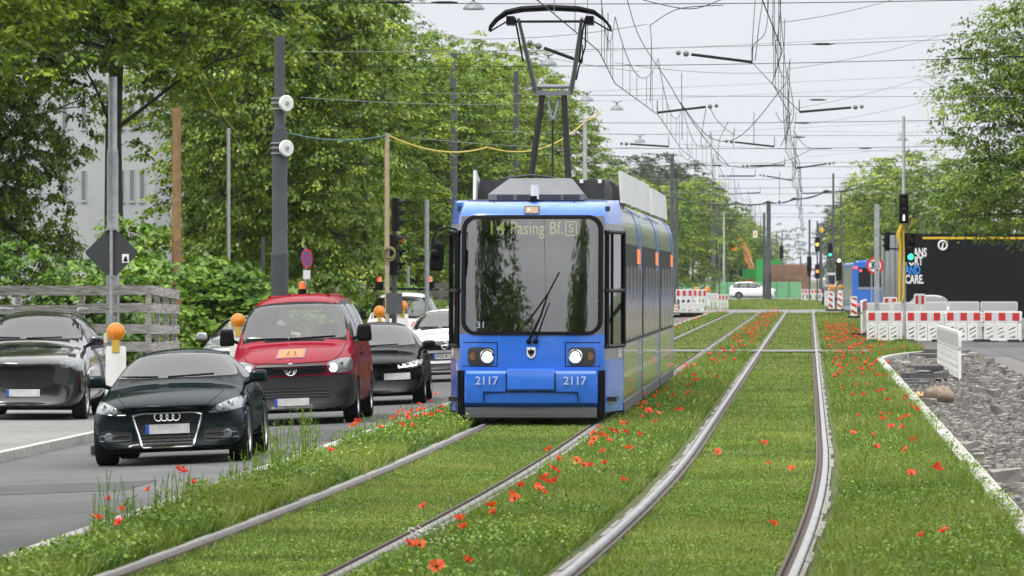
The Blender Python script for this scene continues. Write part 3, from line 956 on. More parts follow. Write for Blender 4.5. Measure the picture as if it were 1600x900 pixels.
# farther trees on the left, seen right of the tram
GF = 'trees beyond the crossing on the left'
for px, Y, k, s, tz, lab in ((938, 430, FAR, 1.0, .9, 'light green tree just above the last tram roof panel'),
                         (985, 520, DARK, .95, 1.0, 'tall dark grey green tree with its top against the sky'),
                         (1030, 560, DARK, 1.03, 1.0, 'second tall dark tree right of the dark tree top'),
                         (1075, 600, DARK, 1.02, 1.0, 'dark round tree top behind the tall grey tram poles'),
                         (1000, 440, FAR, .92, .85, 'bright green tree behind the tall poles beside the tram'),
                         (1050, 455, FAR, .90, .9, 'bright green tree behind the red and white site barriers'),
                         (1098, 540, FAR, 1.0, .95, 'bright green tree between the two tall grey poles'),
                         (1130, 620, FAR, .95, .85, 'green tree behind the orange excavator arm'),
                         (1165, 700, FAR, .9, .8, 'low green tree right of the excavator arm'),
                         (1190, 760, FAR, .8, .75, 'low green tree above the bright green site box'),
                         (1166, 860, POPLAR, 1.0, .95, 'slim dark poplar standing far off above the excavator'),
                         (1180, 900, POPLAR, .9, .8, 'shorter slim poplar right of the taller one')):
    tree_px(k, px, Y, lab, GF, s, rot=px * .7, tz=tz)
GR = 'trees on the right side of the street'
tree(SPARSE, 8.1, 168, 'airy tree with loose drooping branches reaching in above the black truck', GR, 1.05, rot=.4, tz=1.05)
tree(SPARSE, 12.5, 180, 'airy tree behind the loose drooping one, at the picture edge', GR, 1.15, rot=2.4, tz=.95)
for px, Y, k, s, tz, lab in ((1575, 300, FAR, .9, .8, 'round green tree behind the black truck trailer'),
                         (1478, 380, FAR, .95, .9, 'green tree behind the truck and the traffic signals'),
                         (1408, 430, FAR, 1.0, .95, 'largest round green tree left of the tram signal pole'),
                         (1372, 520, FAR, .95, .95, 'green tree above the blue bus roof'),
                         (1350, 640, FAR, .95, .9, 'hazy green tree left of the bus beyond the signals'),
                         (1338, 760, DARK, 1.0, .95, 'hazy dark tree top behind the far tall poles'),
                         (1318, 900, DARK, 1.0, 1.05, 'farthest dark hazy tree beside the grey street end')):
    tree_px(k, px, Y, lab, GR, s, rot=px * .3, tz=tz)
# unseen street trees added out of frame to shape the tram window's reflection
for u, v in ((-13, 40), (-11.5, 16), (-11.5, -18), (-12, -60), (7.4, 33), (7.2, 18), (8, 2), (8, -20), (8, -55)):
    tree(TREE[3 if u > 0 else int(abs(v)) % 3], u, v, 'unseen street tree added out of frame for the reflection in the windscreens', 'unseen street trees added for reflections', 1, rot=v)

# far wood closing the street
fl = [(Vector((x, random.uniform(-40, 40), random.uniform(3, 8) + 3 * math.sin(x * .03))), random.uniform(6, 11)) for x in np.linspace(-240, 170, 60)]
fw = link('far_wood', crown('far_wood', fl, 2600, 22, .75, .3, M_DARKLEAF, 33, rc=(1.5, 2.6)))
_u, _v = uv(1245, 4400); fw.location = (_u, _v, -2); fw.scale = (2.3, 2, 3.4); tag(fw, kind='stuff')

# ---------------------------------------------------------------- bushes with big leaves beside the fence
M_TWIG = mat('bush_twig', (.07, .06, .035), .9)
def bush(label, lobes, u, v, z, n, per, leaf, seed, m=None, tone=.05):
    t = thing('bush', label, 'bush', (u, v, z), group='big leaved bushes by the pavement')
    link('foliage', crown('foliage', lobes, n, per, leaf, .5, m or M_BUSHLEAF, seed, rc=(.25, .45), hollow=.45, tone=tone, shape=.95), t)
    mb = MB()
    for c, q in lobes:
        mb.tube([(c.x * .4, c.y * .4, 0), c * .6 + Vector((0, 0, -.1)), c], [.03, .022, .01], 5)
    mb.build('stem', M_TWIG, t)
    return t
def bl(items):
    return [(Vector((x, y, z)), q) for x, y, z, q in items]
u0, v0 = uv(338, 120)
bush('large bright green bush with round leaves behind the silver car', bl([(-1.0, 0, .6, .7), (-.5, .3, 1.2, .75), (.0, .4, 1.7, .8), (.6, .2, 1.25, .75), (1.1, 0, .8, .65), (-1.1, .5, 1.4, .6), (.2, -.2, .7, .8), (-.6, .6, 2.0, .5), (.55, .5, 2.0, .55), (-1.6, .2, 1.5, .7), (1.5, .2, 1.3, .7), (-.2, .3, 2.3, .45)]), u0, v0, -.3, 560, 24, .135, 41)
u0, v0 = uv(228, 114)
bush('bush with round leaves growing through the zigzag plank fence', bl([(0, 0, 1.4, .7), (.5, .2, 2.1, .55), (-.5, .1, 1.0, .6), (-.3, .4, 2.3, .55), (.5, 0, .8, .5), (-1.2, .3, 1.6, .6)]), u0, v0, -.3, 260, 24, .13, 42)
u0, v0 = uv(415, 122)
bush('bush with pale round leaves at the foot of the thick stepped pole', bl([(0, 0, .7, .6), (.5, .1, 1.2, .55), (-.5, .3, 1.4, .6), (.15, .3, 1.75, .4)]), u0, v0, -.3, 190, 24, .13, 43)
u0, v0 = uv(150, 112)
bush('dark bush behind the left end of the zigzag fence', bl([(0, 0, .8, .8), (-.2, .3, 1.9, .8), (-1.0, .1, 1.0, .8), (.8, .1, 1.0, .7), (-1.8, 0, .9, .8), (-1.5, .3, 2.3, .8), (-2.6, .2, 1.3, .9), (-3.6, .2, 1.2, .9), (-3.0, .4, 2.4, .9)]), u0, v0, -.3, 520, 24, .12, 44, tone=-.08)
u0, v0 = uv(190, 118)
bush('tall slender shrub in front of the pale house wall', bl([(0, 0, 2.6, .5), (.2, 0, 3.3, .4), (-.1, 0, 1.8, .6)]), u0, v0, -.3, 90, 24, .13, 45)
u0, v0 = uv(505, 150)
bush('hanging bush behind the no stopping sign', bl([(-.6, 0, 1.2, .8), (.4, 0, 1.6, .9), (1.3, 0, 1.0, .8), (2.0, 0, 1.4, .8), (3.0, 0, 1.0, .8)]), u0, v0, -.3, 260, 24, .13, 46, tone=-.08)
u0, v0 = uv(640, 190)
bush('dark shrub row behind the white roof light van', bl([(-2.2, 0, 1.2, 1), (-.8, 0, 1.5, 1), (.6, 0, 1.2, 1), (1.8, 0, 1.5, .9), (3, 0, 1.3, 1)]), u0, v0, -.3, 300, 22, .16, 47, m=M_DARKLEAF)
# ---------------------------------------------------------------- the tram
M_TBLUE = mat('tram_blue_paint', (.022, .135, .58), .24, coat=.6, noise=.14, nscale=3.5)
M_TSILVER = mat('tram_silver_side', (.24, .25, .26), .22, .55, coat=.5, noise=.2, nscale=1.2)
M_TGREY = mat('tram_grey_band', (.2, .21, .215), .3, .3)
M_TROOF = mat('tram_dark_roof', (.035, .037, .042), .5, noise=.3, nscale=8)
M_TROOFLID = mat('tram_roof_lid', (.09, .095, .105), .42, .2, noise=.25, nscale=5)
M_TWHITE = mat('tram_white_panel', (.62, .63, .63), .35, .1, noise=.12, nscale=3)
M_TSKIRT = mat('tram_skirt', (.028, .030, .034), .5)
M_TDARK = mat('tram_cabin_dark', (.018, .019, .021), .6, noise=.3, nscale=4)
M_TINT = mat('tram_cabin_grey', (.12, .125, .13), .6, noise=.2, nscale=3)
M_BLIND = mat('tram_sun_blind', (.42, .45, .45), .7)
M_SIDEGLASS = mat('tram_side_glass', (.012, .014, .015), .12, spec=.4)
M_LED = mat('led_yellow_green', (.4, .5, .1), .5, emis=(.6, .72, .16), estr=.7)
M_LEDORANGE = mat('led_orange', (.8, .2, .05), .5, emis=(1, .16, .02), estr=.35)
M_FLEET = mat('pale_lettering', (.36, .45, .62), .4)
M_ARMGREY = mat('pantograph_grey', (.20, .21, .24), .4, .2)

def glass_mat(name, tint=.72, f0=.06):
    m = bpy.data.materials.new(name); m.use_nodes = True
    nt = m.node_tree; nt.nodes.clear()
    o = nt.nodes.new('ShaderNodeOutputMaterial'); t = nt.nodes.new('ShaderNodeBsdfTransparent'); g = nt.nodes.new('ShaderNodeBsdfGlossy')
    t.inputs[0].default_value = (tint, tint * 1.02, tint, 1); g.inputs['Roughness'].default_value = .015
    fr = nt.nodes.new('ShaderNodeFresnel'); fr.inputs['IOR'].default_value = 1.65
    mu = nt.nodes.new('ShaderNodeMath'); mu.operation = 'MULTIPLY_ADD'; mu.inputs[1].default_value = 1.1; mu.inputs[2].default_value = f0
    mu.use_clamp = True
    nt.links.new(fr.outputs[0], mu.inputs[0])
    mx = nt.nodes.new('ShaderNodeMixShader')
    nt.links.new(mu.outputs[0], mx.inputs[0]); nt.links.new(t.outputs[0], mx.inputs[1]); nt.links.new(g.outputs[0], mx.inputs[2])
    nt.links.new(mx.outputs[0], o.inputs['Surface']); return m
M_SCREEN = glass_mat('clear_windscreen', .42, .14)

# the side foil: soft patches of colour printed on silver
M_FOIL = bpy.data.materials.new('printed_side_foil'); M_FOIL.use_nodes = True
_n = M_FOIL.node_tree; _b = _n.nodes['Principled BSDF']; _b.inputs['Roughness'].default_value = .2; _b.inputs['Metallic'].default_value = .35; _b.inputs['Coat Weight'].default_value = .6
_t = _n.nodes.new('ShaderNodeTexCoord'); _mp = _n.nodes.new('ShaderNodeMapping'); _mp.inputs['Scale'].default_value = (1, .35, .9)
_v = _n.nodes.new('ShaderNodeTexNoise'); _v.inputs['Scale'].default_value = 1.1; _v.inputs['Detail'].default_value = 2
_r = _n.nodes.new('ShaderNodeValToRGB'); _r.color_ramp.interpolation = 'B_SPLINE'
for p, col in ((.2, (.16, .2, .34)), (.42, (.30, .32, .31)), (.52, (.42, .40, .16)), (.6, (.22, .30, .18)), (.7, (.35, .20, .16)), (.85, (.3, .31, .32))):
    el = _r.color_ramp.elements.new(p); el.color = (*col, 1)
_n.links.new(_t.outputs['Object'], _mp.inputs[0]); _n.links.new(_mp.outputs[0], _v.inputs['Vector']); _n.links.new(_v.outputs['Fac'], _r.inputs[0]); _n.links.new(_r.outputs[0], _b.inputs['Base Color'])

def make_tram():
    u, v = uv(830, 68.5)
    T = thing('tram', 'blue tram with raised pantograph and lit headlights on the grass track', 'tram', (u, v, 0))
    half = [(0, 0), (.22, .003), (.44, .012), (.62, .028), (.76, .052), (.85, .085), (.91, .13), (.95, .19), (.975, .27), (1.0, .42), (1.03, .63), (1.07, .92), (1.11, 1.2), (1.15, 1.5)]
    plan = [(-x, y) for x, y in half[:0:-1]] + half
    zs = [.16, .3, .5, .7, .85, 1.0, 1.185, 1.5, 1.85, 2.2, 2.54, 2.63, 2.73, 2.79, 2.84, 2.88, 2.905, 2.92]
    def lean(z):
        if z < 1.0: return 0
        if z <= 2.73: return .24 * ((z - 1.0) / 1.73) ** 1.3
        q = (z - 2.73) / .19
        return .24 + .04 * q + .42 * (1 - math.sqrt(max(0, 1 - q * q)))
    def P(x, y, z):
        q = max(0, (z - 2.5) / .42)
        k = 1 - .05 * q * q
        yy = y + lean(z) * max(0, 1 - y / 1.5)
        return (x * k, yy, z)
    def cat(i, j):
        ym = (plan[i][1] + plan[i + 1][1]) / 2; zm = (zs[j] + zs[j + 1]) / 2
        if ym < .2: return 'glass' if 1.185 < zm < 2.73 else ('blueU' if zm > 2.6 else 'blue')
        if 1.0 < zm < 2.54: return 'quarterL' if plan[i][0] < 0 else 'quarterR'
        sd = 'L' if plan[i][0] < 0 else 'R'
        if 2.54 < zm < 2.63: return 'greyU' + sd
        if .85 < zm < 1.0: return 'greyM' + sd
        return 'blueU' if zm > 2.6 else 'blue'
    verts = [P(x, y, z) for z in zs for x, y in plan]; n = len(plan)
    groups = {}; allf = []
    for j in range(len(zs) - 1):
        for i in range(n - 1):
            f = (j * n + i, j * n + i + 1, (j + 1) * n + i + 1, (j + 1) * n + i)
            groups.setdefault(cat(i, j), []).append(f); allf.append(f)
    full = MB(); full.add(verts, allf); tmp = full.mesh('tmp', M_TBLUE); B = bvh_of(tmp)
    def part(name, keys, m, parent=T):
        mb = MB()
        for k in keys:
            used = sorted({i for f in groups[k] for i in f}); mp = {a: b for b, a in enumerate(used)}
            mb.add([verts[i] for i in used], [[mp[i] for i in f] for f in groups[k]])
        o = mb.build(name, m, parent, angle=50)
        return o
    shell = part('front_shell', ['blue'], M_TBLUE)
    # front roof cap
    mb = MB(); top = [P(x, y, 2.92) for x, y in plan]
    capv = top + [(x * .95, 1.5, 2.95) for x, y in plan]
    mb.add(capv, [(i, i + 1, n + i + 1, n + i) for i in range(n - 1)])
    mb.build('roof_cap', M_TBLUE, T)
    part('brow_panel', ['blueU'], M_TBLUE)
    for k_ in ('greyUL', 'greyUR', 'greyML', 'greyMR'): part('grey_band', [k_], M_TGREY)
    part('windscreen', ['glass'], M_SCREEN)
    for key in ('quarterL', 'quarterR'):
        q = part('quarter_window', [key], M_SCREEN)
        s = -1 if key == 'quarterL' else 1
        mb = MB()
        def edge(a, b, w):
            mb.tube([a, b], w, 6)
        pts = [(x, y) for x, y in half[7:]]
        for z in (1.02, 1.75, 2.52):
            mb.tube([(s * P(x, y, z)[0] * 1.004, P(x, y, z)[1], z) for x, y in pts], .028, 6)
        for x, y in (half[8], half[10], half[13]):
            mb.tube([(s * P(x, y, z)[0] * 1.004, P(x, y, z)[1], z) for z in (1.0, 1.5, 2.0, 2.54)], .032 if (x, y) != half[10] else .018, 6)
        mb.build('window_frame', M_BLACK, q)
    # black surround of the windscreen
    fr = MB(); nn = 8
    o_ = rrect(0, 1.957, 1.86, 1.57, .19, nn); i_ = rrect(0, 1.955, 1.755, 1.475, .15, nn)
    k = len(o_); vs = []
    for a, b in zip(o_, i_):
        for q in (0, .5, 1):
            x, z = a[0] + (b[0] - a[0]) * q, a[1] + (b[1] - a[1]) * q
            h = B.ray_cast(Vector((x, -3, z)), Vector((0, 1, 0)))[0]
            vs.append((x, h.y - (.012 if q != 1 else -.01), z))
    fr.add(vs, [(a * 3 + q, ((a + 1) % k) * 3 + q, ((a + 1) % k) * 3 + q + 1, a * 3 + q + 1) for a in range(k) for q in (0, 1)])
    # subdivide long straight runs so the frame follows the curve
    me = fr.mesh('windscreen_frame', M_BLACK); bm = bmesh.new(); bm.from_mesh(me)
    lg = [e for e in bm.edges if e.calc_length() > .3]
    bmesh.ops.subdivide_edges(bm, edges=lg, cuts=10, use_grid_fill=True)
    for w_ in bm.verts:
        h = B.ray_cast(Vector((w_.co.x, -3, w_.co.z)), Vector((0, 1, 0)))[0]
        if h: w_.co.y = h.y - .014
    bm.to_mesh(me); bm.free(); finish(me, True, 50); link('windscreen_frame', me, T)
    # headlight fields and lamps
    for s in (-1, 1):
        mb = MB(); cx, hw = s * .70, .255
        for a, b in (((cx - hw, .765), (cx + hw, .765)), ((cx - hw, 1.075), (cx + hw, 1.075)), ((cx - s * hw, .765), (cx - s * hw, 1.075))):
            nseg = 8
            for t in range(nseg):
                p = (a[0] + (b[0] - a[0]) * t / nseg, a[1] + (b[1] - a[1]) * t / nseg); q = (a[0] + (b[0] - a[0]) * (t + 1) / nseg, a[1] + (b[1] - a[1]) * (t + 1) / nseg)
                h1 = B.ray_cast(Vector((p[0], -3, p[1])), Vector((0, 1, 0)))[0]; h2 = B.ray_cast(Vector((q[0], -3, q[1])), Vector((0, 1, 0)))[0]
                if h1 and h2: mb.tube([h1, h2], .0065, 5)
        mb.build('panel_gap', M_BLACK, T)
        hl = decal('headlight', B, rrect(s * .66, .893, .345, .235, .05), 'y', -1, M_LAMPDARK, T, .006, .03)
        lx = s * .575
        y0 = B.ray_cast(Vector((lx, -3, .895)), Vector((0, 1, 0)))[0].y
        mb = MB(); mb.lathe([(.001, 0), (.055, 0)], (lx, y0 - .016, .895), 'y', 20); mb.build('lit_lamp', M_LAMP_ON, hl)
        mb = MB(); mb.lathe([(.055, .002), (.085, -.010), (.096, .004)], (lx, y0 - .014, .895), 'y', 24); mb.build('lamp_rim', M_CHROME, hl)
        mb = MB(); mb.lathe([(.001, 0), (.05, 0)], (s * .765, B.ray_cast(Vector((s * .765, -3, .895)), Vector((0, 1, 0)))[0].y - .011, .895), 'y', 16)
        mb.build('turn_lamp', mat('dull_amber', (.16, .08, .03), .3, coat=1), hl)
    # crest on the front
    mb = MB(); sh = [(-.056, .072), (.056, .072), (.056, -.02), (.04, -.052), (0, -.074), (-.04, -.052), (-.056, -.02)]
    mb.prism([(a + .0, b + .94) for a, b in sh], -.016, .02, 'y')
    cr = mb.build('crest', mat('crest_white', (.7, .7, .66), .4), T, smooth=False)
    mb = MB()
    mb.prism([(a, b + .94) for a, b in ((-.012, .05), (.012, .05), (.012, .03), (.045, .04), (.04, .0), (.028, -.03), (.02, -.005), (.018, -.045), (.006, -.05), (0, -.01), (-.006, -.05), (-.018, -.045), (-.02, -.005), (-.028, -.03), (-.04, .0), (-.045, .04), (-.012, .03))], -.019, -.0165, 'y')
    mb.build('emblem', M_BLACK, cr, smooth=False)
    # bumper block
    prof = [(.2, .705), (-.085, .705), (-.12, .67), (-.13, .6), (-.13, .37), (-.115, .29), (-.06, .245), (.2, .235)]
    mb = MB(); mb2 = []
    xs = [-.87, -.845, -.6, 0, .6, .845, .87]
    for x in xs:
        e_ = .035 if abs(x) > .86 else 0
        bow = .05 * (x / .87) ** 2
        mb2.append([(x, min(.2, y + e_ + bow), z - (.02 if e_ and z > .6 else 0)) for y, z in prof])
    np_ = len(prof)
    mb.add([p for r_ in mb2 for p in r_], [(a * np_ + b, a * np_ + (b + 1) % np_, (a + 1) * np_ + (b + 1) % np_, (a + 1) * np_ + b) for a in range(len(xs) - 1) for b in range(np_)] + [tuple(range(np_)), tuple((len(xs) - 1) * np_ + b for b in range(np_))])
    bump = mb.build('bumper', M_TBLUE, T, angle=28)
    mb = MB()
    for x in (-.32, .32): mb.bbox(x - .004, x + .004, -.134, -.1, .43, .7)
    mb.bbox(-.615, .615, -.134, -.1, .428, .436)
    for x in (-.615, .615): mb.bbox(x - .004, x + .004, -.134, -.1, .3, .436)
    mb.build('panel_gap', M_BLACK, bump, smooth=False)
    mb = MB(); mb.prism([(-.1, .735), (-.155, .715), (-.165, .65), (-.17, .62), (-.172, .47), (-.15, .445), (-.1, .44)], -.305, .305, 'x')
    mb.build('coupling_cover', M_TBLUE, bump, angle=25)
    for s in (-1, 1):
        text_obj('fleet_number', '2117', .15, M_FLEET, bump, (s * .575, -.118 + .02 - .03, .575), .003, bold=.002)
        mb = MB(); mb.bbox(s * .925 - .038, s * .925 + .038, .0, .2, .12, .71); mb.build('side_gap', M_BLACK, T, smooth=False)
    mb = MB(); mb.prism([(.2, .232), (-.06, .232), (-.085, .14), (-.11, .125), (-.115, .1), (-.09, .085), (.2, .085)], -.86, .86, 'x')
    mb.build('skirt', M_TSKIRT, T, angle=25)
    # wipers parked upright across the glass
    mb = MB()
    def on(x, z, o=.03):
        return (x, B.ray_cast(Vector((x, -3, z)), Vector((0, 1, 0)))[0].y - o, z)
    mb.tube([on(-.03, 1.10, .03), on(.02, 1.2, .05), on(.12, 1.42, .05), on(.22, 1.72, .03)], [.02, .016, .012, .008], 6)
    mb.tube([on(.06, 1.10, .03), on(.1, 1.22, .055), on(.17, 1.42, .055), on(.24, 1.6, .03)], [.012, .009, .007, .005], 6)
    mb.tube([on(-.08, 1.3), on(.05, 1.48), on(.22, 1.72, .02), on(.36, 1.99, .02)], .010, 5)
    mb.ball(on(-.03, 1.09, .02), .035, 8, 6); mb.ball(on(.06, 1.09, .02), .035, 8, 6)
    mb.build('wiper', M_BLACK, T)
    # destination display and cab interior
    mb = MB(); mb.bbox(-.8, .8, .33, .6, 2.42, 2.72); dsp = mb.build('destination_display', M_TDARK, T, smooth=False)
    text_obj('display_lettering', '14', .245, M_LED, dsp, (-.475, .325, 2.565), .001, width=.98, bold=.002)
    text_obj('display_lettering', 'Pasing Bf.', .245, M_LED, dsp, (.055, .325, 2.565), .001, width=.76)
    s_ = text_obj('display_lettering', 'S', .17, M_LED, dsp, (.505, .325, 2.565), .001)
    mb = MB()
    for a in ((-.07, -.07, -.09, .09), (.07, .07, -.09, .09)): mb.bbox(.505 + a[0] - .007, .505 + a[1] + .007, .322, .327, 2.565 + a[2], 2.565 + a[3])
    for z in (-.09, .09): mb.bbox(.44, .57, .322, .327, 2.565 + z - .007, 2.565 + z + .007)
    mb.build('display_symbol', M_LED, dsp, smooth=False)
    mb = MB(); mb.bbox(-.70, .80, .36, .372, 1.99, 2.33); bl_ = mb.build('sun_blind', M_BLIND, T, smooth=False)
    mb = MB(); mb.bbox(-.71, .81, .35, .38, 2.325, 2.36); mb.bbox(-.70, .80, .35, .378, 1.975, 1.995); mb.build('blind_rail', M_TGREY, bl_, smooth=False)
    mb = MB(); mb.bbox(-.07, .02, .35, .358, 2.25, 2.31); mb.build('paper_sticker', M_WHITE, bl_, smooth=False)
    mb = MB()
    for x in (-.73, .82): mb.tube([(x, .35, 1.5), (x, .38, 2.35)], .012, 6)
    mb.tube([(-.73, .35, 1.62), (-.85, .35, 1.62), (-.85, .34, 1.5)], .01, 6); mb.tube([(.82, .35, 1.62), (.93, .38, 1.62)], .01, 6)
    mb.build('grab_rail', mat('rail_white', (.5, .5, .5), .4), T)
    mb = MB(); mb.prism([(.26, 1.19), (.3, 1.36), (.75, 1.38), (.95, 1.2), (.95, .4), (.26, .4)], -.92, .92, 'x'); mb.build('dashboard', M_TINT, T, angle=20)
    mb = MB(); mb.box((.1, 1.5, 1.55), (.5, .14, .7)); mb.box((.1, 1.35, 1.2), (.5, .45, .14)); mb.box((.1, 1.5, 2.0), (.28, .1, .22)); mb.build('driver_seat', M_TDARK, T)
    mb = MB(); mb.bbox(-1.08, 1.08, 2.2, 2.24, .3, 2.9); mb.bbox(-1.1, 1.1, .3, 2.2, .3, .36); mb.bbox(-1.0, 1.0, .6, 2.2, 2.80, 2.86)
    bk = mb.build('cab_bulkhead', M_TDARK, T, smooth=False)
    mb = MB(); mb.bbox(-.22, .38, 2.18, 2.195, 1.2, 2.6); mb.build('bulkhead_door_pane', mat('dull_pane', (.2, .21, .22), .1, spec=.8), bk, smooth=False)
    text_obj('service_number', '31', .12, M_FLEET, T, (-.66, on(-.66, 1.3, .016)[1], 1.30), .001)
    # lamps on the brow
    mb = MB(); y0 = on(0, 2.80)[1] + .02
    mb.bbox(-.105, .095, y0 - .03, y0 + .2, 2.755, 2.865); lp = mb.build('brow_lamp', M_ALLOY, T, smooth=False)
    mb = MB(); mb.bbox(-.088, .078, y0 - .04, y0 - .02, 2.77, 2.85); mb.build('lamp_lens', mat('pale_amber_lens', (.7, .5, .38), .25, coat=1), lp, smooth=False)
    mb = MB(); mb.ball((-.045, y0 - .04, 2.81), .014, 8, 6); mb.build('lit_bulb', mat('amber_glow', (1, .6, .3), .4, emis=(1, .5, .15), estr=3), lp)
    mb = MB(); mb.lathe([(.001, 0), (.055, 0), (.055, -.19), (.06, -.21)], (.005, .85, 3.15), 'z', 14); bc = mb.build('warning_beacon', mat('beacon_white', (.6, .6, .6), .3, coat=.5), T)
    mb = MB(); mb.bbox(-.05, .035, .72, .82, 2.9, 3.0); mb.lathe([(.09, 0), (.09, .02), (.07, .03)], (0, .83, 2.93), 'z', 12); mb.build('beacon_foot', M_BLACK, bc)
    mb = MB()
    for x in (-.52, .53): mb.tube([(x, .62, 2.92), (x + .01, .48, 2.84)], .012, 5)
    mb.build('lifting_lug', M_BLACK, T)
    # roof gear
    mb = MB(); a = [(-.64, 1.2, 2.95), (.64, 1.2, 2.95), (.64, 1.22, 3.03), (-.64, 1.22, 3.03), (.41, 2.2, 3.26), (-.41, 2.2, 3.26), (-.66, 3.0, 2.95), (.66, 3.0, 2.95), (.41, 3.0, 3.26), (-.41, 3.0, 3.26), (.64, 1.3, 3.04)]
    mb.add(a, [(0, 1, 2, 3), (3, 2, 4, 5), (5, 4, 8, 9), (1, 7, 2), (2, 7, 8, 4), (0, 3, 6), (3, 5, 9, 6)])
    fa = mb.build('roof_fairing', M_TROOFLID, T, smooth=False)
    mb = MB(); mb.bbox(-.52, -.3, 1.193, 1.2, 2.965, 3.02); mb.bbox(-.26, .33, 1.193, 1.2, 2.965, 3.02); mb.bbox(.36, .58, 1.193, 1.2, 2.965, 3.02); mb.build('fairing_grille', M_TROOF, fa, smooth=False)
    rb = MB(); rb.bbox(-.86, .84, 3.05, 5.2, 2.95, 3.25); rb.bbox(-.9, .9, 5.2, 5.3, 3.22, 3.25)
    box = rb.build('roof_box', M_TROOF, T, smooth=False)
    mb = MB()
    for x in (-.43, .5, .75): mb.bbox(x, x + .05, 3.03, 3.1, 3.21, 3.262)
    mb.build('box_latch', M_WHITE, box, smooth=False)
    mb = MB(); mb.prism([(2.6, 2.95), (2.7, 3.38), (2.76, 3.38), (3.5, 3.26), (3.5, 2.95)], -.93, -.89, 'x'); mb.build('roof_fin', M_TWHITE, T, smooth=False)
    rg = MB()
    r_ = random.Random(4)
    for i in range(16):
        x, y = r_.uniform(.4, 1.0), r_.uniform(5.4, 9); h = r_.uniform(.1, .28)
        rg.box((x, y, 2.98 + h / 2), (r_.uniform(.1, .3), r_.uniform(.2, .7), h))
    rg.tube([(.5, 5, 3.26), (.8, 5.6, 3.28), (.9, 7, 3.2)], .03, 6); rg.tube([(-.6, 3.2, 3.27), (-.2, 3.6, 3.33), (.1, 3.8, 3.3), (.2, 5, 3.28)], .02, 6)
    rg.build('roof_gear', M_TROOF, T)
    # pantograph
    pg = empty('pantograph', T, (-.04, 6.0, 0))
    mb = MB(); mb.bbox(-.5, .5, -.6, .6, 3.0, 3.28); mb.build('base_frame', M_TROOF, pg, smooth=False)
    for s in (-1, 1):
        mb = MB(); mb.tube([(s * .27, -.35, 3.28), (s * .155, .75, 4.55)], [.048, .042], 8); mb.build('lower_arm', M_BLACK, pg)
        mb = MB(); mb.tube([(s * .25, .75, 4.58), (s * .31, .55, 4.85), (s * .45, -.2, 5.6)], [.042, .036, .024], 8); mb.build('upper_arm', M_ARMGREY, pg)
    mb = MB(); mb.bbox(-.25, .25, .68, .82, 4.535, 4.6); mb.tube([(-.09, .75, 4.5), (-.02, .6, 4.2)], .02, 6); mb.tube([(.09, .75, 4.5), (.02, .6, 4.2)], .02, 6); mb.ball((0, .6, 4.19), .045, 8, 6)
    mb.tube([(-.25, .75, 4.66), (.25, .75, 4.66)], .03, 8); mb.build('knee_joint', M_ARMGREY, pg)
    mb = MB(); mb.tube([(0, .6, 4.2), (.03, -.1, 3.3)], .016, 6); mb.build('control_rod', M_BLACK, pg)
    for yy in (-.32, .02):
        mb = MB(); prof = [(-.86, 5.43), (-.845, 5.5), (-.76, 5.6), (-.62, 5.70), (-.4, 5.745), (0, 5.765), (.4, 5.745), (.62, 5.70), (.76, 5.6), (.845, 5.5), (.86, 5.43)]
        prof = [(x, z - .02) for x, z in prof]
        mb.tube([(x, yy, z) for x, z in prof], [.014, .018, .024, .034, .04, .04, .04, .034, .024, .018, .014], 6); mb.build('contact_strip', M_BLACK, pg)
    mb = MB(); mb.tube([(-.62, -.15, 5.55), (.62, -.15, 5.55)], .02, 6)
    for s in (-1, 1):
        mb.box((s * .56, -.15, 5.56), (.11, .4, .12)); mb.tube([(s * .62, -.15, 5.55), (s * .84, -.15, 5.42)], .012, 5); mb.tube([(s * .5, -.15, 5.6), (s * .46, -.2, 5.4), (s * .4, .1, 5.0)], .014, 5)
    mb.tube([(.5, -.15, 5.5), (.49, .0, 5.2), (.38, .3, 4.9), (.34, .5, 4.75)], .012, 5)
    mb.build('head_frame', M_BLACK, pg)
    # mirror at the left
    mi = empty('wing_mirror', T)
    mb = MB(); mb.box((-1.235, .05, 2.2), (.18, .12, .38), Matrix.Rotation(.08, 3, 'Y')); o = mb.build('mirror_housing', M_BLACK, mi)
    bv = o.modifiers.new('b', 'BEVEL'); bv.width = .04; bv.segments = 3
    mb = MB(); mb.tube([(-1.0, .32, 2.55), (-1.1, .1, 2.58), (-1.22, .03, 2.55), (-1.29, .0, 2.42), (-1.29, .0, 2.3)], .014, 6); mb.tube([(-1.0, .32, 2.5), (-1.12, .1, 2.52), (-1.2, .05, 2.47), (-1.28, .02, 2.38)], .01, 6)
    mb.ball((-1.26, -.03, 2.24), .06, 8, 6); mb.build('mirror_arm', M_BLACK, mi)
    # three sections
    cs = [(1.13, .2), (1.15, .3), (1.15, 2.46), (1.12, 2.7), (1.05, 2.86), (.92, 2.96), (0, 3.0)]
    csf = [(x, z) for x, z in cs] + [(-x, z) for x, z in cs[-2::-1]]
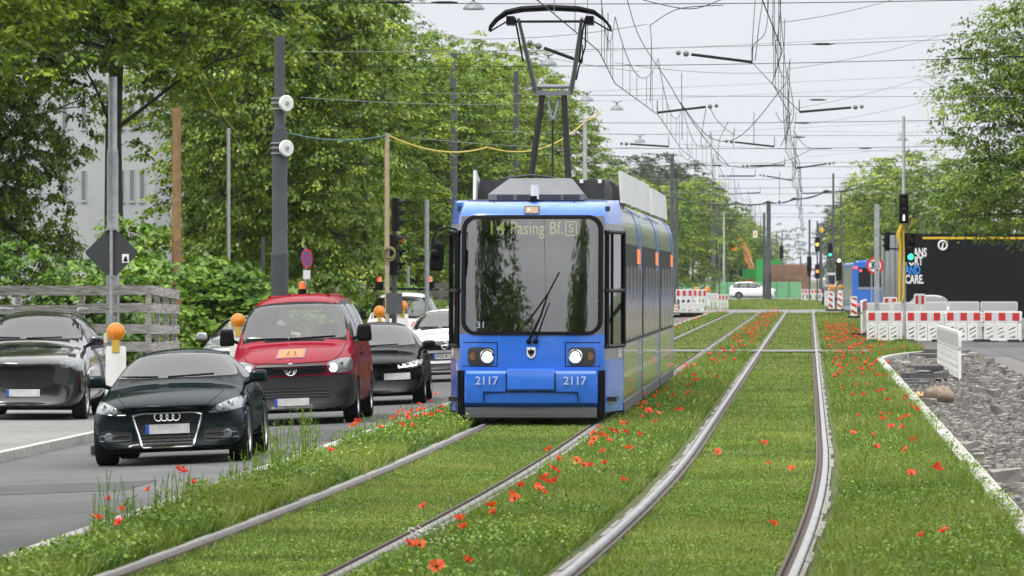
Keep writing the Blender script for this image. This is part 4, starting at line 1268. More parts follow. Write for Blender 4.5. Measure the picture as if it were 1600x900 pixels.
    for i, (y0, y1) in enumerate(((1.5, 9.1), (9.5, 18.1), (18.5, 27.2))):
        mb = MB(); mb.prism(csf, y0, y1, 'y'); sec = mb.build('body_section', M_TSILVER, T, angle=25)
        for s in (-1, 1):
            mb = MB(); mb.bbox(s * 1.152 - .003, s * 1.152 + .003, y0 + .02, y1 - .3, .34, 1.0); mb.build('side_foil', M_FOIL, sec, smooth=False)
            L = y1 - .35 - (y0 + .1); nw = 5
            mb = MB(); mb.bbox(s * 1.153 - .003, s * 1.153 + .003, y0 + .05, y1 - .3, 1.03, 2.38); mb.build('window_band', M_BLACK, sec, smooth=False)
            for k2 in range(nw):
                a0, a1 = y0 + .1 + L * k2 / nw + .05, y0 + .1 + L * (k2 + 1) / nw - .05
                mb = MB(); mb.bbox(s * 1.158 - .003, s * 1.158 + .003, a0, a1, 1.08, 2.05); mb.build('side_window', M_SIDEGLASS, sec, smooth=False)
                mb = MB(); mb.bbox(s * 1.158 - .005, s * 1.158 + .005, a1 - .04, a1 + .12, 1.06, 2.08); mb.build('door_post', M_ALLOY, sec, smooth=False)
            mb = MB(); mb.bbox(s * 1.158 - .004, s * 1.158 + .004, y1 - 2.2, y1 - .9, 2.12, 2.33); mb.build('side_display', M_LEDORANGE, sec, smooth=False)
            mb = MB(); mb.prism([(s * 1.155, .3), (s * 1.157, 2.46), (s * 1.127, 2.7), (s * 1.057, 2.87), (s * .9, 2.975), (s * .9, 2.6), (s * 1.1, .3)], y1 - 1.7, y1 + .003, 'y'); mb.build('blue_end_trim', M_TBLUE, sec, angle=20)
            mb = MB(); mb.bbox(s * 1.05, s * 1.16, y0, y1, .13, .26); mb.build('side_skirt', M_TSKIRT, sec, smooth=False)
        if i < 2:
            mb = MB()
            for k2 in range(5): mb.prism([(x * (.93 if k2 % 2 else .965), z) for x, z in csf], y1 + .02 + k2 * .072, y1 + .02 + (k2 + 1) * .072, 'y')
            mb.build('bellows', M_BLACK, T, smooth=False)
        mb = MB(); mb.bbox(-.85, .85, (y0 + y1) / 2 - 1.3, (y0 + y1) / 2 + 1.3, .06, .4)
        for yy in (-.9, .9):
            for s in (-1, 1): mb.lathe([(.001, -.06), (.29, -.06), (.29, .06), (.001, .06)], (s * .72, (y0 + y1) / 2 + yy, .30), 'x', 18)
        mb.build('bogie', M_BLACK, T)
    for y0, y1, top in ((2.3, 5.8, 3.36), (6.6, 10.2, 3.37), (10.4, 14.4, 3.38), (15.6, 19.6, 3.36), (19.8, 24.0, 3.36)):
        for s in (1,):
            mb = MB(); mb.prism([(s * 1.08, 2.93), (s * 1.13, 2.93), (s * 1.10, top), (s * 1.05, top)], y0, y1, 'y'); mb.build('roof_side_panel', M_TWHITE, T, smooth=False)
    mb = MB(); mb.bbox(-.95, .95, -.02, 2.5, .1, .2); mb.bbox(-.8, .8, .3, 27, .12, .3); mb.build('underframe', M_BLACK, T, smooth=False)
    for s in (-1, 1):
        ang = math.atan2(1.5 - .42, .15) * s
        text_obj('jubilee_lettering', '150', .19, mat('white_lettering', (.75, .75, .75), .4), T, (s * 1.108, 1.15, .93), .002, rot=(PI / 2, 0, ang), bold=.003)
    bpy.data.meshes.remove(tmp)
    return T
make_tram()
# ---------------------------------------------------------------- cars: local +y runs from the front bumper to the tail, z = 0 on the road
def ring(st):
    y, bow, zb, wb, zl, wl, zm, wm, zsh, wsh, zre, wre, zrc = st
    h = [(0, zb), (wb, zb), (wl, zl), (wm, zm), (wsh, zsh), (wre, zre), (wre * .55, zre + (zrc - zre) * .72), (0, zrc)]
    w = max(wm, .01)
    P = lambda x, z: (x, y + bow * (x / w) ** 2, z)
    return [P(*h[0])] + [P(*p) for p in h[1:7]] + [P(*h[7])] + [P(-x, z) for x, z in h[6:0:-1]]

def car_body(name, stations, wheels, paint, arch_r, width, subs=2, lower=None):
    rings = [ring(s) for s in stations]; n = 14
    mb = MB(); mb.v = [p for r in rings for p in r]
    fs = []
    for j in range(len(rings) - 1):
        for i in range(n):
            fs.append([j * n + i, j * n + (i + 1) % n, (j + 1) * n + (i + 1) % n, (j + 1) * n + i])
    for base in (0, (len(rings) - 1) * n):
        fs.append([base, base + 1, base + 13]); fs.append([base + 6, base + 7, base + 8])
        for i in range(1, 6): fs.append([base + i, base + i + 1, base + 13 - i, base + 14 - i])
    mb.f = fs; mb.mi = [0] * len(fs)
    me = mb.mesh(name, [paint, M_BLACK])
    o = link(name, me)
    s = o.modifiers.new('s', 'SUBSURF'); s.levels = s.render_levels = subs
    cut = MB(); cut.cur = 0
    for (wy, wz) in wheels:
        for sg in (-1, 1):
            cut.lathe([(.0001, sg * (width / 2 - .30)), (arch_r, sg * (width / 2 - .30)), (arch_r, sg * (width / 2 + .2)), (.0001, sg * (width / 2 + .2))], (0, wy, wz), 'x', 28)
    cm = cut.mesh('cut', M_BLACK); co = link('cut', cm)
    b = o.modifiers.new('b', 'BOOLEAN'); b.operation = 'DIFFERENCE'; b.object = co; b.solver = 'EXACT'
    try: b.material_mode = 'TRANSFER'
    except Exception: pass
    bpy.context.view_layer.update()
    dg = bpy.context.evaluated_depsgraph_get()
    m2 = bpy.data.meshes.new_from_object(o.evaluated_get(dg)); m2.name = name
    bpy.data.objects.remove(o); bpy.data.objects.remove(co)
    o2 = o = None
    # surface for the panels: without wheel arches
    o = link(name, me); s = o.modifiers.new('s', 'SUBSURF'); s.levels = s.render_levels = subs
    bpy.context.view_layer.update(); dg = bpy.context.evaluated_depsgraph_get()
    m3 = bpy.data.meshes.new_from_object(o.evaluated_get(dg)); bpy.data.objects.remove(o)
    B = bvh_of(m3); bpy.data.meshes.remove(m3)
    if lower:
        for p in m2.polygons:
            if p.center.y < lower[0] and p.center.z < lower[1]: p.material_index = 1
    finish(m2, True, 40)
    return m2, B

def wheel_meshes(name, r, w, spokes, rim_r, style=0):
    mb = MB(); mb.lathe([(rim_r, -w / 2), (r * .94, -w / 2), (r, -w / 2 + .025), (r, w / 2 - .025), (r * .94, w / 2), (rim_r, w / 2 - .008), (rim_r * .97, w / 2 - .05), (rim_r * .97, -w / 2)], (0, 0, 0), 'x', 36, close=True)
    ty = mb.mesh(name + '_tyre', M_TYRE)
    mb = MB()
    mb.lathe([(rim_r * .99, w / 2 - .012), (rim_r * .93, w / 2 - .012), (rim_r * .9, w / 2 - .05), (rim_r * .88, -w / 4)], (0, 0, 0), 'x', 36, m=0)
    mb.lathe([(.001, w / 2 - .02), (.055, w / 2 - .02), (.07, w / 2 - .035), (.075, w / 2 - .07)], (0, 0, 0), 'x', 16, m=0)
    mb.lathe([(.001, -w / 6), (rim_r * .93, -w / 6)], (0, 0, 0), 'x', 24, m=1)
    for k in range(spokes):
        q = 2 * PI * k / spokes; rot = Matrix.Rotation(q, 3, 'X')
        wd = .8 / spokes if style == 0 else 1.1 / spokes
        vs = []
        for x, z, hw in ((w / 2 - .03, .05, wd * .12), (w / 2 - .022, rim_r * .92, wd * .16)):
            for s in (-1, 1):
                vs += [rot @ Vector((x, s * hw, z)), rot @ Vector((x - .035, s * hw * 1.2, z))]
        mb.add(vs, [(0, 2, 6, 4), (1, 5, 7, 3), (0, 4, 5, 1), (2, 3, 7, 6)], 0)
    ri = mb.mesh(name + '_rim', [M_ALLOY, M_BLACK])
    return ty, ri

def add_wheels(T, pos, meshes):
    for (x, y, z) in pos:
        wh = empty('wheel', T, (x, y, z), (0, 0, 0 if x > 0 else PI))
        link('tyre', meshes[0], wh); link('rim', meshes[1], wh)

def ring_mesh(mb, c, r, t, axis='y', seg=24):
    pts = [(r + t * math.cos(a), t * math.sin(a)) for a in np.linspace(0, 2 * PI, 8, endpoint=False)]
    mb.lathe(pts, c, axis, seg, close=True)

def hity(B, x, z, s=-1):
    for j in range(7):
        h = B.ray_cast(Vector((x + .0006 * j, s * 8, z + .0004 * j)), Vector((0, -s, 0)))[0]
        if h: return h.y
    return 0

def plate(T, x, y, z, w=.52, blue=True, text=None, tilt=0, name='number_plate'):
    mb = MB(); mb.bbox(-w / 2, w / 2, -.006, .006, -.056, .056, m=0)
    if blue: mb.bbox(-w / 2, -w / 2 + .045, -.008, .0, -.055, .055, m=1)
    p = mb.build(name, [M_PLATE, M_PLATEBLUE], T, smooth=False); p.location = (x, y, z); p.rotation_euler = (0, tilt, 0)
    if text: text_obj('plate_lettering', text, .10, M_BLACK, p, (-w / 2 + .06, -.008, 0), .001, 'LEFT', width=.85)
    return p

def mirrors(T, B, x, y, z, m, s=(.24, .12, .15)):
    for sg in (-1, 1):
        mb = MB(); mb.box((sg * (x + s[0] * .5), y, z), s, taper=.86); mm = mb.build('wing_mirror', m, T)
        bv = mm.modifiers.new('b', 'BEVEL'); bv.width = .045; bv.segments = 3
        mb = MB(); mb.tube([(sg * (x - .08), y + .05, z - .1), (sg * (x + .06), y, z - .04)], [.03, .025], 6); mb.build('mirror_arm', M_BLACK, mm)
        mb = MB(); mb.bbox(sg * (x + s[0] * .5) - s[0] * .4, sg * (x + s[0] * .5) + s[0] * .4, y + s[1] / 2 + .001, y + s[1] / 2 + .004, z - s[2] * .38, z + s[2] * .38); mb.build('mirror_glass', M_CHROME, mm, smooth=False)

def side_windows(T, B, polys, m=None, names=None, off=.003):
    for k, poly in enumerate(polys):
        for sg in (-1, 1):
            decal('side_window', B, chaikin(poly, 2, .12), 'x', sg, m or M_CARGLASS, T, off, .004, .12)

def gaps(T, B, lines, w=.007):
    for sg in (-1, 1):
        for l in lines:
            for a, b in zip(l[:-1], l[1:]):
                pass
    # all door gaps of one side in one thin line mesh
    for sg in (-1, 1):
        mb = MB()
        for l in lines:
            pts = []
            for a, b in zip(l[:-1], l[1:]):
                for t in np.linspace(0, 1, 7)[:-1]: pts.append((a[0] + (b[0] - a[0]) * t, a[1] + (b[1] - a[1]) * t))
            pts.append(l[-1]); P3 = []
            for y, z in pts:
                h = B.ray_cast(Vector((sg * 6, y, z)), Vector((-sg, 0, 0)))[0]
                if h: P3.append(h)
            if len(P3) > 1: mb.tube(P3, w * .5, 4)
        mb.build('door_gap', M_BLACK, T)

def handles(T, B, spots, m):
    for sg in (-1, 1):
        for y, z in spots:
            h = B.ray_cast(Vector((sg * 6, y, z)), Vector((-sg, 0, 0)))[0]
            if h:
                mb = MB(); mb.tube([h + Vector((0, -.09, 0)), h + Vector((sg * .03, -.06, 0)), h + Vector((sg * .03, .06, 0)), h + Vector((0, .09, 0))], .012, 6); mb.build('door_handle', m, T)

def wiper_pair(T, B, pairs, axis_y=True):
    for a, b in pairs:
        P3 = []
        for t in np.linspace(0, 1, 6):
            x, z = a[0] + (b[0] - a[0]) * t, a[1] + (b[1] - a[1]) * t
            P3.append(Vector((x, hity(B, x, z) - .02, z)))
        mb = MB(); mb.tube(P3, .011, 5); mb.build('windscreen_wiper', M_BLACK, T)

def bars(T, B, name, m, xs, zs, rad, xlim=None):
    """grille bars following the surface: horizontal at zs (x0,x1,z), vertical (x,z0,z1)"""
    mb = MB()
    for x0, x1, z in zs:
        pts = [Vector((x, hity(B, x, z) - .012, z)) for x in np.linspace(x0, x1, 9)]
        mb.tube(pts, rad, 4)
    for x, z0, z1 in xs:
        pts = [Vector((x, hity(B, x, z) - .011, z)) for z in np.linspace(z0, z1, 5)]
        mb.tube(pts, rad * .8, 4)
    return mb.build(name, m, T)

def outline_tube(T, B, name, m, poly, rad, closed=True, off=.008):
    pts = []
    q = poly + [poly[0]] if closed else poly
    for a, b in zip(q[:-1], q[1:]):
        for t in np.linspace(0, 1, 6)[:-1]:
            x, z = a[0] + (b[0] - a[0]) * t, a[1] + (b[1] - a[1]) * t
            pts.append(Vector((x, hity(B, x, z) - off, z)))
    if closed: pts.append(pts[0])
    else: x, z = q[-1]; pts.append(Vector((x, hity(B, x, z) - off, z)))
    mb = MB(); mb.tube(pts, rad, 6); return mb.build(name, m, T)

M_CARGLASS = glass_mat('see_through_car_glass', .62, .03)
M_SEAT = mat('car_seat_fabric', (.03, .032, .036), .8, noise=.2, nscale=8)

def in_poly(x, y, P):
    c = False
    for (x0, y0), (x1, y1) in zip(P, P[1:] + P[:1]):
        if (y0 > y) != (y1 > y) and x < (x1 - x0) * (y - y0) / (y1 - y0) + x0: c = not c
    return c

def open_windows(me, cuts):
    """take the sheet metal out from behind the panes; what is left under the rim of a pane is black"""
    bm = bmesh.new(); bm.from_mesh(me); kill = []
    for f in bm.faces:
        n = f.normal
        for P, ax, sg in cuts:
            if ax == 'y':
                if n.y * sg < .12: continue
                k = [in_poly(v.co.x, v.co.z, P) for v in f.verts]
            else:
                if n.x * sg < .35: continue
                k = [in_poly(v.co.y, v.co.z, P) for v in f.verts]
            if all(k): kill.append(f); break
            if any(k): f.material_index = 1; break
    bmesh.ops.delete(bm, geom=kill, context='FACES')
    bm.to_mesh(me); bm.free(); finish(me, True, 40)

def interior(T, y0, yseat, zdash, zroof, w=.62, rows=(0, .95), floor=.3):
    mb = MB(); mb.prism([(y0 - .25, floor), (y0 - .2, zdash - .06), (y0 + .15, zdash), (y0 + .5, zdash - .05), (y0 + .55, floor)], -w - .1, w + .1, 'x'); mb.build('dashboard', M_SEAT, T, angle=25)
    for r_ in rows:
        for x in (-.36, .36):
            z = zdash - .50
            mb = MB(); mb.box((x, yseat + r_ + .22, z + .32), (.48, .14, .6), Matrix.Rotation(-.2, 3, 'X'), taper=.85); mb.box((x, yseat + r_, z), (.5, .5, .14)); mb.box((x, yseat + r_ + .30, z + .68), (.26, .1, .16), Matrix.Rotation(-.15, 3, 'X'))
            o = mb.build('seat', M_SEAT, T); bv = o.modifiers.new('b', 'BEVEL'); bv.width = .03; bv.segments = 2
    mb = MB(); ring_mesh(mb, (.36, y0 + .55, zdash - .02), .17, .014, 'y', 20); mb.build('steering_wheel', M_BLACK, T)
    mb = MB(); mb.box((0, y0 + .75, zroof - .14), (.22, .03, .065)); mb.build('inner_mirror', M_BLACK, T, smooth=False)


def road_z(u): return rz(u)
ROLL = -math.atan(.04)

P_COUPE = paint_mat('dark_green_black_paint', (.006, .012, .014), .55, .16)
P_RED = paint_mat('red_van_paint', (.215, .007, .020), .6, .2, .1)
P_BLACK = paint_mat('black_car_paint', (.006, .006, .008), .55, .15)
P_WHITE = mat('white_car_paint', (.72, .73, .74), .22, coat=1)
P_SILVER = mat('silver_car_paint', (.42, .43, .44), .25, .4, coat=1)
M_GRILLE = mat('grille_black', (.006, .006, .007), .4)
M_FRITBLACK = mat('black_plastic_bumper', (.022, .022, .024), .42, noise=.15, nscale=10)

# ---- dark coupe -------------------------------------------------------------------------------------------
def coupe():
    u, v = uv(262, 61.6)
    T = thing('coupe', 'dark green black sports coupe with a chrome framed grille, first in the queue', 'car', (u, v, road_z(u)), (0, ROLL, R(1.5)))
    W = 1.84
    st = [
        (.00, .20, .22, .55, .27, .66, .46, .74, .60, .72, .66, .58, .685),
        (.05, .22, .18, .70, .24, .78, .46, .84, .62, .80, .70, .64, .735),
        (.22, .22, .165, .76, .26, .86, .48, .905, .66, .87, .755, .69, .80),
        (.55, .16, .165, .78, .28, .90, .52, .925, .72, .90, .82, .72, .87),
        (.95, .08, .17, .78, .30, .91, .55, .925, .79, .90, .86, .74, .905),
        (1.30, .03, .17, .78, .30, .90, .55, .915, .82, .885, .885, .74, .935),
        (1.50, -.16, .17, .78, .30, .90, .55, .91, .84, .875, .935, .735, .985),
        (2.05, -.20, .17, .78, .30, .89, .55, .905, .87, .865, 1.215, .625, 1.30),
        (2.35, -.12, .17, .78, .30, .89, .55, .905, .88, .865, 1.285, .585, 1.355),
        (2.85, 0, .17, .78, .30, .89, .55, .91, .90, .87, 1.27, .57, 1.345),
        (3.45, .05, .18, .78, .32, .91, .55, .925, .92, .885, 1.08, .58, 1.18),
        (3.85, .0, .20, .76, .32, .90, .55, .91, .90, .85, .95, .62, 1.0),
        (4.10, -.1, .24, .70, .34, .82, .55, .86, .86, .76, .90, .58, .93),
        (4.17, -.1, .30, .60, .40, .70, .55, .74, .80, .66, .84, .50, .86)]
    wh = [(.86, .33), (3.33, .33)]
    me, B = car_body('body', st, wh, P_COUPE, .36, W)
    link('body', me, T)
    add_wheels(T, [(sg * (W / 2 - .125), wy, .325) for wy, wz in wh for sg in (-1, 1)], wheel_meshes('coupe_wheel', .325, .245, 10, .235))
    mb = MB(); mb.bbox(-.7, .7, .3, 3.9, .15, .22); mb.bbox(-.62, .62, .5, 1.3, .2, .6); mb.build('underbody', M_BLACK, T, smooth=False)
    # windscreen, windows
    ws = chaikin([(-.735, 1.005), (-.4, 1.0), (0, .998), (.4, 1.0), (.735, 1.005), (.60, 1.235), (.3, 1.275), (0, 1.285), (-.3, 1.275), (-.60, 1.235)], 2, .1)
    wsd = decal('windscreen', B, ws, 'y', -1, M_CARGLASS, T, .006, .004, .07)
    SW = [[(1.86, .985), (2.1, 1.15), (2.4, 1.235), (2.72, 1.235), (2.76, .965), (1.95, .965)], [(2.82, .95), (2.80, 1.232), (3.1, 1.17), (3.5, .99), (3.3, .95)]]
    RW = chaikin([(-.5, 1.02), (.5, 1.02), (.45, 1.24), (-.45, 1.24)], 2, .1)
    decal('rear_window', B, RW, 'y', 1, M_CARGLASS, T, .004, .004, .1)
    open_windows(me, [(ws, 'y', -1), (RW, 'y', 1)] + [(chaikin(p, 2, .12), 'x', s_) for p in SW for s_ in (-1, 1)])
    interior(T, 1.55, 2.35, .93, 1.33, rows=(0,))
    side_windows(T, B, [[(1.86, .985), (2.1, 1.15), (2.4, 1.235), (2.72, 1.235), (2.76, .965), (1.95, .965)], [(2.82, .95), (2.80, 1.232), (3.1, 1.17), (3.5, .99), (3.3, .95)]])
    gaps(T, B, [[(1.45, .3), (1.40, .7), (1.52, .93)], [(1.45, .28), (2.85, .28)], [(2.85, .28), (2.92, .6), (2.8, .95)]])
    handles(T, B, [(2.62, .80)], P_COUPE)
    # shut lines of the bonnet
    outline_tube(T, B, 'bonnet_gap', M_BLACK, [(-.62, .86), (-.60, .80), (-.46, .69), (-.42, .63)], .004, False)
    outline_tube(T, B, 'bonnet_gap', M_BLACK, [(.62, .86), (.60, .80), (.46, .69), (.42, .63)], .004, False)
    # single frame grille
    g = [(-.405, .585), (-.30, .615), (.30, .615), (.405, .585), (.385, .50), (.305, .235), (.28, .215), (-.28, .215), (-.305, .235), (-.385, .50)]
    gr = decal('grille', B, g, 'y', -1, M_GRILLE, T, .004, .02, .07)
    bars(gr, B, 'grille_slat', M_LAMPDARK, [(x, .24, .6) for x in np.linspace(-.24, .24, 7)], [(-.39 + (.6 - z) * .24, .39 - (.6 - z) * .24, z) for z in (.57, .53, .49, .36, .32, .28)], .007)
    outline_tube(gr, B, 'chrome_frame', M_CHROME, g, .012, off=.018)
    mb = MB()
    for k in range(4): ring_mesh(mb, (-.105 + k * .07, hity(B, 0, .555) - .022, .565), .046, .008, 'y', 20)
    mb.build('ring_emblem', M_CHROME, gr)
    plate(T, 0, hity(B, 0, .42) - .03, .425)
    # headlights
    for sg in (-1, 1):
        hp = [(.49, .60), (.56, .665), (.66, .715), (.78, .755), (.87, .765), (.885, .71), (.87, .645), (.80, .625), (.62, .60)]
        hp = chaikin([(sg * a, b) for a, b in hp], 2, .15)
        hl = decal('headlight', B, hp if sg > 0 else hp[::-1], 'y', -1, M_LAMPGLASS, T, .004, .02, .06)
        for cx, cz, r_ in ((.62, .655, .038), (.735, .685, .045)):
            mb = MB(); y0 = hity(B, sg * cx, cz); mb.lathe([(.001, -.006), (r_ * .6, -.006), (r_, .0), (r_, .012)], (sg * cx, y0 - .008, cz), 'y', 16); mb.build('reflector', M_CHROME, hl)
        outline_tube(hl, B, 'lamp_edge', M_LAMPDARK, [(sg * a, b) for a, b in ((.49, .60), (.62, .60), (.80, .625), (.87, .645))], .008, False)
        # air intakes with fog lamps
        ip = [(.42, .40), (.80, .43), (.84, .30), (.44, .24)]
        ip = chaikin([(sg * a, b) for a, b in ip], 2, .15)
        it = decal('air_intake', B, ip if sg > 0 else ip[::-1], 'y', -1, M_GRILLE, T, .003, .02, .07)
        bars(it, B, 'intake_slat', M_LAMPDARK, [], [(sg * .45, sg * .80, .36), (sg * .45, sg * .82, .30)], .008)
        y0 = hity(B, sg * .70, .345); mb = MB(); mb.lathe([(.001, -.01), (.042, -.012), (.055, .0), (.055, .02)], (sg * .70, y0 - .012, .345), 'y', 18); mb.build('fog_lamp', M_LAMPGLASS, it)
    bars(T, B, 'front_lip', M_BLACK, [], [(-.7, .7, .215)], .012)
    mirrors(T, B, .86, 1.62, .985, P_COUPE)
    wiper_pair(T, B, [((-.68, 1.03), (-.22, 1.02)), ((-.1, 1.015), (.45, 1.035))])
    mb = MB(); mb.ball((-.33, 2.2, 1.03), .1, 10, 8); mb.ball((.35, 2.2, 1.03), .1, 10, 8)
    return T
coupe()

# ---- red van ----------------------------------------------------------------------------------------------
def van_shape():
    return [
        (.00, .13, .26, .62, .32, .74, .55, .82, .74, .80, .83, .74, .86),
        (.07, .14, .20, .74, .28, .85, .58, .90, .80, .87, .91, .79, .945),
        (.25, .12, .19, .80, .30, .92, .62, .94, .88, .91, 1.01, .82, 1.05),
        (.60, .07, .20, .82, .32, .945, .65, .95, 1.0, .925, 1.12, .845, 1.17),
        (.90, .02, .20, .82, .32, .945, .65, .95, 1.08, .93, 1.18, .855, 1.22),
        (1.0, -.06, .20, .82, .32, .945, .65, .95, 1.12, .93, 1.22, .85, 1.265),
        (1.60, -.10, .20, .82, .32, .945, .65, .95, 1.16, .93, 1.74, .755, 1.80),
        (1.82, -.06, .20, .82, .32, .945, .65, .95, 1.18, .93, 1.855, .72, 1.925),
        (2.3, 0, .20, .82, .32, .945, .65, .95, 1.18, .93, 1.885, .715, 1.965),
        (3.6, 0, .20, .82, .32, .945, .65, .95, 1.18, .93, 1.885, .715, 1.97),
        (4.6, 0, .20, .82, .32, .94, .65, .945, 1.18, .92, 1.86, .70, 1.945),
        (4.82, -.03, .24, .78, .34, .90, .65, .92, 1.16, .90, 1.78, .68, 1.86),
        (4.89, -.03, .30, .70, .40, .82, .65, .86, 1.10, .84, 1.6, .62, 1.7)]

def van(name, label, px, Y, paint, bumper, face=True, group=None):
    u, v = uv(px, Y)
    T = thing(name, label, 'van', (u, v, road_z(u)), (0, ROLL if u > -9.9 else 0, R(1.0)), group)
    W = 1.9; wh = [(.93, .335), (3.93, .335)]
    me, B = car_body('body', van_shape(), wh, paint, .375, W, lower=(.62, .73) if bumper is M_FRITBLACK else None)
    link('body', me, T)
    add_wheels(T, [(sg * (W / 2 - .12), wy, .335) for wy, wz in wh for sg in (-1, 1)], wheel_meshes(name + '_wheel', .335, .225, 10, .215))
    mb = MB(); mb.bbox(-.75, .75, .4, 4.6, .18, .26); mb.bbox(-.65, .65, .5, 1.4, .2, .7); mb.build('underbody', M_BLACK, T, smooth=False)
    ws = chaikin([(-.79, 1.28), (-.4, 1.272), (0, 1.27), (.4, 1.272), (.79, 1.28), (.70, 1.765), (.35, 1.795), (0, 1.80), (-.35, 1.795), (-.70, 1.765)], 2, .09)
    decal('windscreen', B, ws, 'y', -1, M_CARGLASS, T, .006, .004, .07)
    VW = [[(1.15, 1.27), (1.62, 1.70), (1.85, 1.78), (2.12, 1.78), (2.12, 1.22), (1.2, 1.22)], [(2.22, 1.22), (2.22, 1.78), (3.35, 1.78), (3.35, 1.22)], [(3.45, 1.22), (3.45, 1.78), (4.55, 1.76), (4.6, 1.22)]]
    RW = chaikin([(-.65, 1.2), (.65, 1.2), (.6, 1.72), (-.6, 1.72)], 2, .08)
    decal('rear_window', B, RW, 'y', 1, M_CARGLASS, T, .004, .004, .1)
    open_windows(me, [(ws, 'y', -1), (RW, 'y', 1)] + [(chaikin(p, 2, .12), 'x', s_) for p in VW for s_ in (-1, 1)])
    interior(T, 1.1, 1.75, 1.22, 1.9, .68, rows=(0, 1.2))
    side_windows(T, B, [[(1.15, 1.27), (1.62, 1.70), (1.85, 1.78), (2.12, 1.78), (2.12, 1.22), (1.2, 1.22)], [(2.22, 1.22), (2.22, 1.78), (3.35, 1.78), (3.35, 1.22)], [(3.45, 1.22), (3.45, 1.78), (4.55, 1.76), (4.6, 1.22)]])
    gaps(T, B, [[(1.2, .34), (1.15, 1.2)], [(2.17, .34), (2.17, 1.84)], [(3.4, .34), (3.4, 1.84)], [(1.2, .34), (3.4, .34)], [(2.2, 1.1), (4.5, 1.1)]])
    handles(T, B, [(2.02, 1.03), (2.35, 1.03)], M_BLACK)
    if bumper is not None:
        lo = chaikin([(-.935, .74), (-.4, .72), (.4, .72), (.935, .74), (.935, .3), (.8, .19), (-.8, .19), (-.935, .3)], 2, .08)
        bp = decal('bumper', B, lo, 'y', -1, bumper, T, .008, .03, .08)
        for z0, z1, hw in ((.40, .56, .58), (.24, .32, .55)):
            q = decal('bumper_intake', B, chaikin([(-hw, z1), (hw, z1), (hw * .97, z0), (-hw * .97, z0)], 2, .1), 'y', -1, M_GRILLE, bp, .013, .02, .09)
        bars(bp, B, 'intake_slat', M_FRITBLACK, [], [(-.56, .56, .47), (-.56, .56, .52), (-.56, .56, .43)], .01)
        for sg in (-1, 1):
            decal('fog_recess', B, chaikin([(sg * .66, .5), (sg * .86, .52), (sg * .86, .38), (sg * .68, .38)][::sg], 2, .2), 'y', -1, M_GRILLE, bp, .012, .02, .08)
        mb = MB()
        for sg in (-1, 1): mb.bbox(sg * .952 - .006, sg * .952 + .006, 1.32, 3.55, .33, .42)
    g = chaikin([(-.53, .915), (.53, .915), (.50, .755), (-.50, .755)], 2, .08)
    gr = decal('grille', B, g, 'y', -1, M_GRILLE, T, .007, .02, .08)
    bars(gr, B, 'grille_slat', M_LAMPDARK, [], [(-.52, .52, .885), (-.51, .51, .84), (-.5, .5, .80)], .01)
    y0 = hity(B, 0, .83) - .022
    mb = MB(); ring_mesh(mb, (0, y0, .835), .088, .009, 'y', 28)
    for k in (-1, 1):
        mb.tube([(k * .045, y0, .907), (0, y0, .845)], .009, 5); mb.tube([(k * .075, y0, .885), (k * .036, y0, .765)], .009, 5); mb.tube([(k * .036, y0, .765), (0, y0, .825)], .009, 5)
    mb.build('round_emblem', M_CHROME, gr)
    plate(T, 0, hity(B, 0, .36) - .035, .35)
    for sg in (-1, 1):
        hp = [(.54, .92), (.70, .965), (.86, .985), (.905, .93), (.905, .80), (.82, .765), (.57, .76)]
        hp = chaikin([(sg * a, b) for a, b in hp], 2, .16)
        hl = decal('headlight', B, hp if sg > 0 else hp[::-1], 'y', -1, M_LAMPGLASS, T, .007, .02, .06)
        for cx, cz, r_, mm in ((.635, .845, .062, M_LAMP_ON if face else M_CHROME), (.775, .865, .058, M_CHROME)):
            mb = MB(); y0 = hity(B, sg * cx, cz); mb.lathe([(.001, -.008), (r_, -.004)], (sg * cx, y0 - .008, cz), 'y', 18); mb.build('lit_lamp' if mm is M_LAMP_ON else 'reflector', mat('warm_lit_lamp', (1, .9, .75), .2, emis=(1, .88, .68), estr=7) if mm is M_LAMP_ON else mm, hl)
    outline_tube(T, B, 'bonnet_gap', M_BLACK, [(-.79, 1.20), (-.74, 1.05), (-.62, .945), (0, .925), (.62, .945), (.74, 1.05), (.79, 1.20)], .005, False)
    mirrors(T, B, .93, 1.25, 1.34, M_BLACK, (.23, .14, .26))
    wiper_pair(T, B, [((-.74, 1.305), (-.1, 1.295)), ((-.08, 1.29), (.62, 1.31))])
    return T, B

T, B = van('van', 'red van with black bumper, one lit headlight and an orange card on its bonnet', 457, 78.4, P_RED, M_FRITBLACK)
card = [(-.20, 1.135), (.22, 1.135), (.20, 1.00), (-.23, 1.00)]
c1 = decal('card_holder', B, card, 'y', -1, mat('card_border', (.16, .10, .16), .5), T, .006, .01, .07)
c2 = decal('warning_card', B, [(-.175, 1.125), (.19, 1.125), (.175, 1.012), (-.20, 1.012)], 'y', -1, mat('orange_card', (.75, .17, .06), .6), T, .011, .01, .07)
mb = MB()
for cx, k in ((-.04, 1), (.05, -1)):
    y = lambda z: hity(B, cx, z) - .02
    mb.ball((cx, y(1.10), 1.10), .013, 8, 6, sc=(1, .4, 1))
    mb.tube([(cx, y(1.09), 1.09), (cx - .012 * k, y(1.06), 1.06)], .013, 5)
    mb.tube([(cx - .012 * k, y(1.06), 1.06), (cx - .035 * k, y(1.03), 1.03)], .008, 5); mb.tube([(cx - .012 * k, y(1.06), 1.06), (cx + .02 * k, y(1.03), 1.03)], .008, 5)
    mb.tube([(cx, y(1.085), 1.085), (cx + .03 * k, y(1.065), 1.065)], .006, 5); mb.tube([(cx, y(1.085), 1.085), (cx - .03 * k, y(1.07), 1.07)], .006, 5)
mb.build('children_pictogram', mat('picto_green', (.03, .05, .02), .6), c2)
